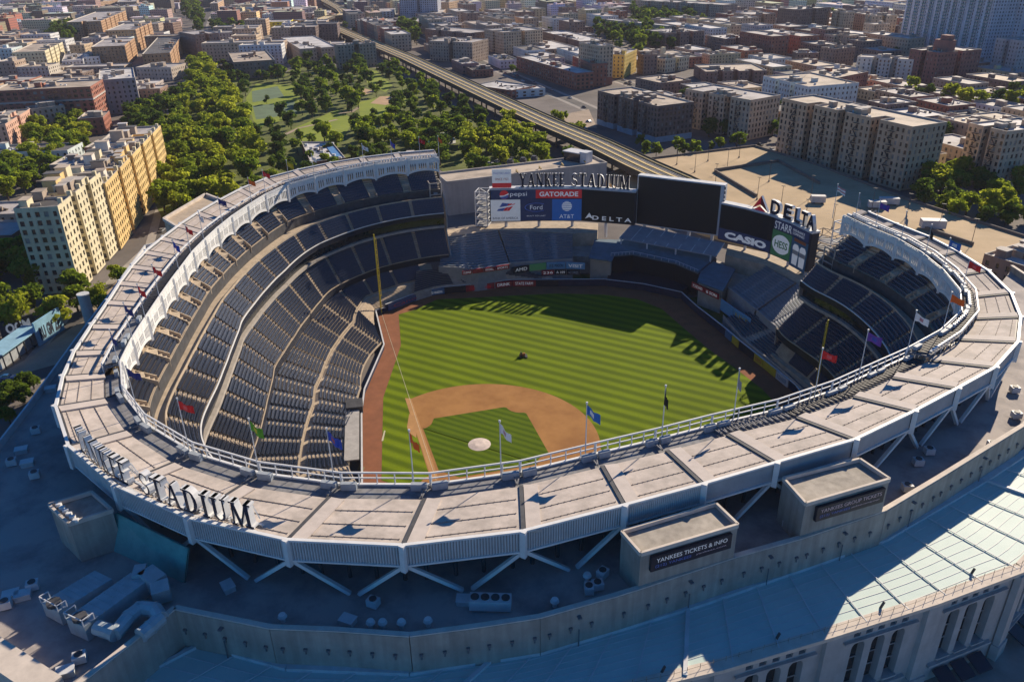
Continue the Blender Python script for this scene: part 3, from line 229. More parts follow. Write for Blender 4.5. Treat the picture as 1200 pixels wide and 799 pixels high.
FAR_BLOCKS = [[(-37,1175,28),(14,1177,22),(-85,1167,16),(-188,1160,34),(62,1186,34),(105,1194,56),(-508,1050,16),(-478,1069,22),(-774,891,34),(-752,916,42),(-558,1045,28),(-70,1202,42),(-169,1188,42),(-458,1104,34),(-20,1208,28),(-534,1073,34),(-271,1181,56),(81,1216,22),(-126,1204,22),(-310,1170,34),(-508,1099,42),(-32,1219,16),(-232,1199,42),(-767,934,22),(-580,1062,28),(-178,1203,16),(69,1227,16),(14,1230,22),(-654,1027,34),(-546,1084,16),(-44,1230,16),(-192,1212,16),(-484,1128,34),(-446,1142,28),(106,1244,28),(-322,1181,16),(-293,1200,28),(-594,1072,16),(-558,1095,16),(-20,1256,42),(-631,1061,22),(27,1265,56),(137,1265,56),(-664,1041,16),(-538,1129,42),(-459,1151,16),(-86,1267,56),(-348,1204,34),(74,1271,34),(-303,1214,16),(-505,1147,28),(-643,1072,16),(-584,1118,34),(125,1276,16),(-406,1201,28),(60,1281,16),(-552,1138,16),(1,1288,28),(-159,1285,56),(113,1287,16),(-103,1282,22),(-373,1227,34),(-196,1266,16),(-496,1186,42),(-773,1037,56),(-69,1299,42),(100,1298,16),(-332,1241,16),(-600,1133,22),(39,1302,22),(-11,1299,16),(-828,984,22),(-455,1201,16),(-212,1281,22),(-643,1116,16),(-124,1302,28),(-434,1233,42),(-554,1190,56),(27,1314,16),(-23,1310,16),(-179,1297,22),(-583,1168,34),(-81,1311,16),(-617,1148,22),(-225,1292,16),(52,1342,56),(-141,1317,22),(7,1334,28),(-415,1265,56),(-790,1051,22),(-286,1293,22),(-702,1124,34),(-100,1332,22),(-595,1180,16),(-766,1083,28),(158,1346,34),(-370,1276,16),(-208,1328,42),(-71,1353,56),(91,1353,42),(-7,1343,16),(-158,1332,22),(-867,1026,34),(-539,1224,22),(-508,1249,42),(35,1357,22),(-263,1326,34),(-306,1313,28),(-651,1178,28),(-746,1114,16),(-362,1316,56),(-170,1343,16),(-621,1202,34),(132,1370,34),(-403,1302,42),(-727,1148,34),(-792,1106,34),(-600,1232,56),(-149,1373,56),(-235,1350,34),(-92,1372,28),(-275,1338,16),(-322,1329,22),(-7,1395,56),(-520,1260,16),(-43,1379,16),(45,1396,56),(111,1389,28),(-858,1066,22),(-672,1197,28),(-466,1310,56),(-212,1380,56),(-287,1348,16),(-416,1313,16),(-715,1188,42),(-498,1290,28),(-804,1117,16),(-744,1162,22),(-654,1230,42),(-260,1373,34),(-387,1339,34),(85,1412,34),(-851,1111,42),(-586,1272,42),(-429,1322,16),(-552,1288,42),(-616,1247,16),(-906,1059,16),(-363,1368,56),(-884,1089,34),(-511,1299,16),(-792,1157,28),(73,1423,16),(-830,1140,34),(-441,1335,16),(-776,1191,42),(-524,1310,16),(-744,1208,34),(102,1445,56),(4,1435,28),(-413,1362,34),(-254,1418,56),(56,1438,22),(-932,1082,34),(160,1444,42),(-648,1275,42),(-304,1409,56),(-335,1392,28),(-686,1258,42),(-879,1132,34),(-573,1307,22),(-905,1108,28),(-217,1433,42),(-620,1298,34),(-825,1184,42),(-390,1389,34),(-16,1456,28),(-508,1348,28),(26,1465,34),(-476,1372,34),(-762,1230,28),(86,1463,16),(-438,1385,34),(-797,1210,28),(-731,1250,22),(118,1482,56),(-367,1420,42),(-280,1441,34),(-520,1359,16),(-37,1473,22),(-632,1310,16),(-674,1298,34),(-329,1432,34),(13,1476,16),(-236,1454,28),(-615,1345,56),(-909,1161,42),(-451,1396,16),(42,1499,56),(-782,1242,22),(-729,1294,56),(-426,1422,42),(-4,1492,22),(-536,1374,22),(-61,1489,28),(-943,1142,34),(-857,1212,42),(158,1497,28),(-296,1456,22),(-760,1277,34),(-349,1453,28),(-472,1415,28),(-257,1471,16),(76,1519,56),(-20,1506,22),(-674,1347,56),(-802,1262,28),(-829,1239,16),(-920,1174,16),(26,1514,22),(-702,1323,28),(-313,1472,22),(-405,1454,34),(114,1532,56),(-32,1518,16),(-914,1216,56),(-841,1250,16),(-876,1233,28),(-781,1296,28),(176,1529,22),(-974,1171,42),(64,1530,16),(-948,1195,34),(-824,1280,28),(-544,1427,34),(-9,1542,34),(-53,1536,22),(-768,1335,56),(-262,1525,56),(-386,1488,34),(-659,1384,34),(-466,1459,22),(94,1552,28),(-862,1269,28),(-436,1483,42),(-351,1506,34),(-634,1409,34),(-169,1541,22),(-926,1227,16),(18,1571,56),(-222,1537,28),(-75,1556,22),(-716,1386,56),(-813,1324,42),(-840,1296,22),(-990,1185,16),(75,1565,22),(-489,1476,28),(-911,1261,34),(-404,1502,22),(-31,1567,16),(-528,1466,28),(-874,1280,16),(-676,1400,22),(-144,1565,34),(-186,1556,22),(-573,1458,42),(-368,1521,22),(62,1576,16),(-758,1375,42),(-96,1575,28),(-947,1246,28),(-990,1232,56),(-242,1556,28),(-458,1502,28),(-344,1549,56),(-859,1318,28),(-800,1363,42),(-54,1589,22),(160,1595,34),(92,1604,56),(-660,1436,34),(-154,1579,16),(-900,1303,34),(-218,1585,42),(-117,1594,28),(-308,1566,34),(-836,1344,22),(-439,1529,22),(-529,1516,56),(141,1608,22),(-718,1437,56),(-174,1591,16),(-410,1558,56),(-1040,1230,56),(-606,1485,42),(-486,1528,34),(-357,1559,16),(-86,1617,42),(-561,1496,16),(-981,1276,34),(-787,1401,28),(-851,1358,16),(-143,1617,34),(-888,1343,28),(-921,1322,28),(-55,1638,56),(-754,1419,16),(-1021,1261,42),(172,1632,28),(-243,1608,34),(-195,1614,22),(100,1647,56),(-462,1552,22),(-338,1594,34),(-296,1607,34),(-706,1476,56),(-110,1633,28),(-661,1486,28),(-593,1524,42),(-507,1546,22),(-155,1628,16),(-626,1506,28),(155,1647,22),(-739,1456,28),(-435,1582,34),(-882,1387,42),(-909,1363,28),(-785,1448,42),(-947,1345,34),(-310,1616,16),(89,1659,16),(-76,1657,28),(-485,1578,34),(143,1658,16),(-21,1659,16),(24,1666,34),(-239,1649,56),(-1036,1278,22),(-128,1654,22),(-285,1646,56),(-1082,1268,56),(-370,1622,42),(-414,1611,42),(-996,1335,56),(-583,1565,56),(-821,1431,16),(-197,1666,56),(-328,1629,22),(-661,1531,42),(167,1687,56),(-549,1584,56),(-703,1524,56),(-55,1685,42),(-895,1398,16),(-731,1498,28),(7,1682,16),(-807,1466,28),(-1062,1301,34),(-508,1599,22),(-785,1498,56),(-169,1693,56),(-1033,1324,28),(35,1708,56),(-846,1454,34),(-430,1626,22),(-257,1672,28),(152,1695,16),(-395,1645,34),(-306,1665,28),(-951,1394,28),(-1007,1348,16),(-25,1710,42),(-370,1667,56),(-77,1703,28),(-652,1578,56),(-604,1584,28),(-757,1522,34),(-1108,1291,34),(78,1717,28),(135,1712,16),(-894,1444,28),(-239,1704,56),(-1077,1309,16),(-535,1621,34),(-924,1424,16),(-1050,1338,22),(-581,1613,42),(-839,1494,42),(-1029,1367,28),(-496,1636,16),(-995,1388,22),(-95,1725,28),(-295,1701,42),(-338,1693,42),(169,1734,34),(-972,1413,28),(-51,1733,34),(-464,1653,22),(110,1735,28),(-193,1715,16),(-871,1476,16),(-768,1534,16),(-748,1565,56),(-940,1439,22),(-703,1570,22),(-154,1726,22),(-437,1683,56),(-1067,1354,22),(43,1748,42),(-1096,1328,16),(-915,1464,28),(-517,1655,28),(-20,1753,42),(-559,1646,34),(-673,1596,28),(-476,1664,16),(-644,1617,42),(96,1753,22),(-852,1505,16),(-1044,1384,22),(-1168,1297,42),(-1021,1412,34),(-827,1536,34),(-603,1633,22),(-718,1586,22),(-1114,1341,22),(127,1772,56),(80,1761,16),(-902,1504,42),(-1001,1445,42),(-1088,1373,28),(-930,1481,22),(-800,1557,22),(172,1781,56),(-1033,1423,16),(-877,1533,28),(-1075,1407,34),(-1188,1309,22),(-667,1642,34),(-844,1551,22),(-715,1634,56),(-950,1494,16),(-919,1519,22),(-1017,1460,22),(-792,1604,42),(-1155,1380,56),(-1049,1437,16),(-763,1624,42),(-842,1595,56),(-1182,1357,42),(-1124,1405,42),(-900,1550,28),(-1085,1421,16),(-999,1492,22),(-982,1523,42),(-1038,1479,28),(-961,1557,56),(-914,1567,22),(-1203,1376,28),(-1058,1492,16),(-1008,1545,34),(-943,1586,28),(-1168,1445,42),(-1197,1422,42),(-1219,1391,22),(-974,1568,16),(-1089,1518,34),(-1049,1537,16),(-1265,1384,28),(-1214,1436,22),(-1037,1572,28),(-1161,1488,22),(-1261,1429,56),(-1075,1560,34),(-1284,1396,22),(-1197,1471,22),(-1111,1545,34),(-1226,1448,16),(-1148,1526,34),(-1244,1461,22),(-1274,1440,16),(-1165,1542,22),(-1327,1433,56),(-1239,1509,56),(-1270,1484,34),(-1305,1469,42),(-1336,1447,16),(-1271,1537,42),(-1297,1513,16),(-1337,1497,42),(-1375,1480,34)],[(-1076,466,56),(-828,801,42),(-843,794,16),(-896,759,28),(-976,663,28),(-1080,507,16),(-839,840,16),(-1070,553,28),(-1109,488,34),(-853,831,16),(-867,822,16),(-895,804,22),(-998,690,42),(-919,788,28),(-1115,527,34),(-933,779,16),(-829,889,16),(-890,848,56),(-1144,509,34),(-1023,721,56),(-927,828,42),(-1091,628,28),(-1138,558,22),(-859,916,42),(-1128,608,42),(-920,876,56),(-1037,753,42),(-934,867,16),(-1194,522,56),(-957,852,16),(-1051,745,16),(-1160,586,22),(-1184,569,22),(-1154,636,16),(-1220,548,34),(-1180,619,22),(-1096,761,42),(-1215,596,42),(-1229,587,16),(-1152,726,56),(-1100,804,28),(-1165,717,16),(-1265,564,42),(-1114,796,16),(-1229,632,28),(-1251,613,28),(-1190,747,56),(-1046,928,16),(-1302,579,56),(-1060,919,16),(-1274,646,56),(-1239,714,42),(-1017,990,28),(-1204,779,42),(-1288,637,16),(-1038,975,22),(-1253,704,16),(-1302,628,16),(-1073,953,34),(-1278,684,28),(-1181,836,56),(-1233,761,34),(-1321,616,22),(-1092,941,22),(-1012,1035,42),(-1262,742,34),(-1031,1023,22),(-1229,806,56),(-1050,1011,22),(-1074,995,28),(-1291,723,34),(-1327,651,16),(-1092,984,16),(-1344,646,16),(-1107,977,16),(-1313,709,16),(-1280,776,42),(-1046,1059,34),(-1230,851,34),(-1306,754,34),(-1361,678,56),(-1089,1031,16),(-1118,1012,34),(-1327,745,22),(-1137,1000,16),(-1241,885,28),(-1306,802,34),(-1056,1093,34),(-1404,650,34),(-1105,1065,56),(-1342,778,42),(-1152,1033,56),(-1295,855,22),(-1255,923,42),(-1366,763,28),(-1323,834,34),(-1086,1121,34),(-1430,680,22),(-1347,815,22),(-1124,1096,16),(-1373,802,28),(-1153,1077,34),(-1172,1065,22),(-1329,875,16),(-1451,708,42),(-1113,1144,56),(-1384,839,56),(-1137,1128,28),(-1179,1100,42),(-1486,684,42),(-1403,827,22),(-1194,1093,16),(-1417,818,16),(-1325,966,34),(-1495,720,28),(-1414,865,42),(-1176,1151,56),(-1205,1132,34),(-1526,704,34),(-1329,1009,34),(-1502,763,56),(-1461,833,56),(-1252,1101,56),(-1353,994,28),(-1274,1087,16),(-1425,901,34),(-1288,1078,16),(-1526,747,28),(-1217,1167,56),(-1449,885,28),(-1412,950,56),(-1234,1152,22),(-1484,862,42),(-1573,716,56),(-1269,1135,22),(-1296,1118,22),(-1451,929,22),(-1330,1092,42),(-1419,993,34),(-1235,1200,34),(-1479,908,34),(-1249,1192,16),(-1433,984,16),(-1292,1164,34),(-1326,1142,28),(-1234,1243,56),(-1373,1111,56),(-1278,1218,34),(-1453,1013,16),(-1609,781,34),(-1300,1200,28),(-1523,926,16),(-1318,1186,22),(-1232,1291,34),(-1638,762,34),(-1356,1169,34),(-1560,901,28),(-1255,1276,28),(-1384,1149,34),(-1612,823,22),(-1291,1252,42),(-1542,953,34),(-1407,1132,28),(-1484,1039,16),(-1608,870,56),(-1435,1111,34),(-1383,1193,42),(-1280,1301,22),(-1604,914,56),(-1407,1177,28),(-1316,1278,42),(-1510,1068,42),(-1455,1146,56),(-1356,1256,16),(-1682,822,42),(-1538,1048,34),(-1388,1229,42),(-1648,890,42),(-1405,1224,16),(-1562,1029,22),(-1291,1341,28),(-1426,1205,28),(-1516,1106,56),(-1674,868,34),(-1339,1310,56),(-1476,1178,56),(-1552,1083,42),(-1376,1285,28),(-1704,850,34),(-1667,920,42),(-1499,1160,22),(-1300,1382,16),(-1587,1060,42),(-1316,1365,16),(-1441,1243,34),(-1546,1129,56),(-1347,1349,34),(-1606,1048,22),(-1746,821,34),(-1382,1326,42),(-1561,1122,16),(-1722,885,22),(-1573,1110,16),(-1430,1296,56),(-1609,1087,42),(-1531,1185,34),(-1454,1278,22),(-1722,927,42),(-1550,1173,22),(-1759,860,34),(-1355,1388,56),(-1468,1268,16),(-1623,1078,16),(-1374,1375,22),(-1569,1160,22),(-1507,1244,42),(-1778,848,22),(-1588,1148,22),(-1745,911,28),(-1422,1344,34),(-1541,1218,42),(-1478,1308,56),(-1563,1210,22),(-1363,1426,22),(-1784,888,28),(-1502,1292,28),(-1591,1189,34),(-1652,1106,16),(-1397,1406,28),(-1531,1273,34),(-1769,942,22),(-1614,1172,28),(-1447,1370,56),(-1568,1249,28),(-1477,1353,34),(-1764,987,56),(-1651,1152,42),(-1494,1338,22),(-1663,1140,16),(-1604,1226,42),(-1830,903,56),(-1413,1438,28),(-1652,1195,56),(-1474,1399,56),(-1708,1116,28),(-1589,1279,28),(-1859,884,34),(-1509,1376,34),(-1611,1261,28),(-1680,1176,34),(-1538,1357,34),(-1425,1477,42),(-1809,1004,34),(-1643,1246,34),(-1853,927,16),(-1576,1332,34),(-1488,1431,56),(-1665,1229,28),(-1734,1141,42),(-1837,986,16),(-1516,1411,34),(-1883,909,34),(-1626,1300,42),(-1578,1372,34),(-1673,1269,56),(-1737,1182,28),(-1891,951,42),(-1847,1025,28),(-1611,1352,34),(-1692,1257,22),(-1507,1465,28),(-1521,1456,16),(-1637,1339,28),(-1539,1445,16),(-1915,936,28),(-1732,1231,42),(-1558,1432,22),(-1882,997,16),(-1683,1305,56),(-1756,1215,28),(-1920,977,42),(-1643,1377,56),(-1722,1282,34),(-1905,1030,56),(-1810,1180,56),(-1672,1358,34),(-1767,1248,56),(-1598,1452,42),(-1707,1335,42),(-1962,948,28),(-1628,1427,34),(-1902,1076,28),(-1661,1406,16),(-1755,1304,56),(-1830,1207,42),(-1920,1062,22),(-1687,1393,28),(-1977,984,42),(-1722,1369,42),(-1949,1043,34),(-1868,1184,34),(-1741,1356,22),(-2001,968,28),(-1948,1091,56),(-1883,1177,16),(-1699,1429,42),(-1783,1328,16),(-1856,1238,22),(-2002,1010,28),(-1929,1145,56),(-1742,1401,42),(-1875,1226,22),(-1827,1302,34),(-2020,996,22),(-1998,1058,56),(-1766,1386,28),(-1948,1132,22),(-1846,1290,22),(-1801,1362,42),(-1997,1104,56),(-1900,1256,56),(-2046,1027,56),(-1834,1341,22),(-1958,1172,28),(-1917,1241,22),(-1863,1322,34),(-1800,1406,42),(-2031,1079,42),(-1987,1153,34),(-1943,1228,28),(-1824,1391,28),(-2055,1063,28),(-1970,1211,22),(-1941,1272,42),(-2036,1122,22),(-2004,1186,42),(-2071,1099,42),(-1927,1322,42),(-2110,1028,22),(-1885,1396,56),(-1941,1313,16),(-2055,1150,28),(-2013,1225,22),(-1899,1387,16),(-2107,1075,22),(-1989,1284,56),(-2075,1139,22),(-2121,1066,16),(-2060,1194,56),(-1937,1362,16),(-2099,1123,28),(-2012,1266,28),(-2150,1048,34),(-1966,1344,28),(-2079,1182,22),(-2048,1244,42),(-1990,1328,28),(-2098,1170,22),(-2004,1319,16),(-2168,1080,56),(-2122,1154,28),(-1983,1378,56),(-2117,1202,56),(-2150,1136,34),(-2062,1281,34),(-2007,1363,28),(-2024,1348,22),(-2180,1117,34),(-2091,1262,34),(-2146,1184,34),(-2072,1318,56),(-2127,1239,42),(-2171,1162,16),(-2227,1086,56),(-2092,1307,22),(-2156,1220,34),(-2115,1290,28),(-2074,1362,22),(-2192,1197,42),(-2152,1268,42),(-2238,1123,34),(-2251,1114,16),(-2232,1171,42),(-2204,1230,56),(-2149,1313,22),(-2267,1148,42),(-2197,1282,56),(-2241,1209,42),(-2286,1136,22),(-2164,1343,28),(-2288,1177,56),(-2191,1332,28),(-2240,1254,34),(-2337,1149,56),(-2243,1298,16),(-2299,1216,28),(-2261,1286,22),(-2280,1273,22),(-2263,1327,42),(-2300,1257,16),(-2362,1175,42),(-2337,1232,34),(-2292,1308,34),(-2311,1296,22),(-2359,1223,22),(-2379,1205,16),(-2414,1181,42),(-2394,1242,56),(-2359,1311,28),(-2377,1297,22),(-2437,1214,34),(-2391,1289,16),(-2418,1267,34),(-2456,1243,28),(-2490,1224,28),(-2461,1287,16),(-2516,1251,56),(-2520,1288,34)]]
FILL_COLOURS = ['bluewhite','brown','creamyellow','darkbrown','darkbrown2','greycream','orangebrown','pinkgrey','redbrick','tan','tanbrown','white']
FILL_ROOFS = ['silver','white','tan','dark']
ROADS = [([(-135.17,-13.97),(-131.21,-6.17),(-155.43,25.0),(-166.63,48.61),(-188.38,83.72),(-246.43,138.16),(-316.23,193.05),(-423.28,288.22),(-530.18,394.12),(-709.05,555.08),(-968.35,789.38),(-1247.59,1055.2)],13),([(-788.4,892.9),(-401.9,545.0)],8),([(-1571.2,1697.3),(-709.1,921.1)],8),([(-619.9,840.8),(-501.0,733.8)],8),([(-411.9,653.5),(-144.3,412.6)],8),([(-1462.2,1698.8),(-719.0,1029.7)],8),([(-629.9,949.4),(-392.1,735.2)],8),([(-302.9,654.9),(-154.3,521.1)],8),([(-94.8,467.6),(113.3,280.2)],8),([(-1382.9,1727.0),(-610.1,1031.1)],8),([(-550.6,977.6),(-491.2,924.1)],8),([(-431.7,870.5),(-372.3,817.0)],8),([(-253.4,709.9),(-193.9,656.4)],8),([(14.2,469.0),(133.1,362.0)],8),([(-1303.7,1755.2),(-471.4,1005.8)],8),([(-411.9,952.3),(-233.6,791.7)],8),([(-174.1,738.2),(123.1,470.5)],8),([(-1194.7,1756.7),(-65.2,739.6)],8),([(83.5,605.8),(142.9,552.3)],8),([(-1115.5,1784.9),(73.5,714.3)],8),([(-1006.5,1786.4),(4.1,876.4)],8),([(-927.3,1814.6),(142.8,851.1)],8),([(-818.3,1816.1),(162.6,932.8)],8),([(-739.1,1844.3),(152.7,1041.4)],8),([(-630.1,1845.8),(172.5,1123.1)],8),([(-550.9,1874.0),(162.5,1231.6)],8),([(-471.6,1902.2),(182.3,1313.4)],8),([(-362.7,1903.7),(172.4,1421.9)],8),([(-283.4,1931.9),(192.2,1503.7)],8),([(-174.5,1933.4),(182.3,1612.2)],8),([(-95.2,1961.6),(202.0,1694.0)],8),([(13.8,1963.1),(192.1,1802.5)],8),([(93.0,1991.3),(211.9,1884.2)],8),([(-556.6,220.0),(-455.9,285.4)],8),([(-630.4,260.3),(-496.2,347.4)],8),([(-704.3,300.5),(-603.6,365.9)],8),([(-778.1,340.8),(-442.7,558.7)],8),([(-650.7,511.8),(-583.6,555.4)],8),([(-925.8,421.4),(-556.8,661.0)],8),([(-999.7,461.7),(-865.5,548.8)],8),([(-798.4,592.4),(-630.7,701.3)],8),([(-1073.5,501.9),(-704.5,741.6)],8),([(-1147.4,542.2),(-1046.7,607.6)],8),([(-979.7,651.1),(-845.5,738.3)],8),([(-1221.2,582.5),(-1087.1,669.6)],8),([(-1020.0,713.2),(-818.7,843.9)],8),([(-1295.1,622.8),(-1228.0,666.3)],8),([(-1160.9,709.9),(-825.4,927.8)],8),([(-1368.9,663.0),(-999.9,902.7)],8),([(-1342.1,768.7),(-939.6,1030.1)],8),([(-1516.6,743.6),(-1315.4,874.3)],8),([(-1248.3,917.9),(-979.9,1092.2)],8),([(-1489.8,849.2),(-1053.7,1132.4)],8),([(-1664.3,824.1),(-1094.0,1194.5)],8),([(-1738.2,864.4),(-1536.9,995.1)],8),([(-1369.2,1104.1),(-1167.9,1234.8)],8),([(-1812.0,904.7),(-1208.2,1296.8)],8),([(-1885.9,945.0),(-1282.0,1337.1)],8),([(-1959.7,985.2),(-1322.3,1399.2)],8),([(-2033.6,1025.5),(-1362.7,1461.2)],8),([(-2107.4,1065.8),(-1436.5,1501.5)],8),([(-2181.3,1106.1),(-1476.8,1563.6)],8),([(-2255.1,1146.3),(-1550.7,1603.8)],8),([(-2329.0,1186.6),(-1591.0,1665.9)],8),([(-2402.8,1226.9),(-1698.4,1684.4)],8),([(-2476.7,1267.2),(-1906.4,1637.5)],8),([(-2550.5,1307.4),(-2080.9,1612.4)],8),([(-2624.4,1347.7),(-2255.4,1587.4)],8),([(-2698.2,1388.0),(-2463.4,1540.5)],8),([(-2772.1,1428.3),(-2637.9,1515.4)],8),([(-220.98,378.42),(-126.47,300.7),(-79.71,268.78),(-41.24,242.53)],16)]
TRACK = [(-6.6,216.29),(-26.26,234.35),(-49.22,252.85),(-87.51,285.79),(-138.91,325.0),(-216.08,388.6),(-315.99,471.53),(-394.59,537.11),(-482.5,605.81),(-551.27,659.41),(-622.28,715.41),(-678.05,759.47),(-740.76,809.02),(-781.86,852.16),(-801.13,891.54),(-798.32,916.15),(-820.47,950.78),(-880.6,1013.81),(-963.77,1091.23),(-1051.13,1170.66),(-1126.02,1240.93)]
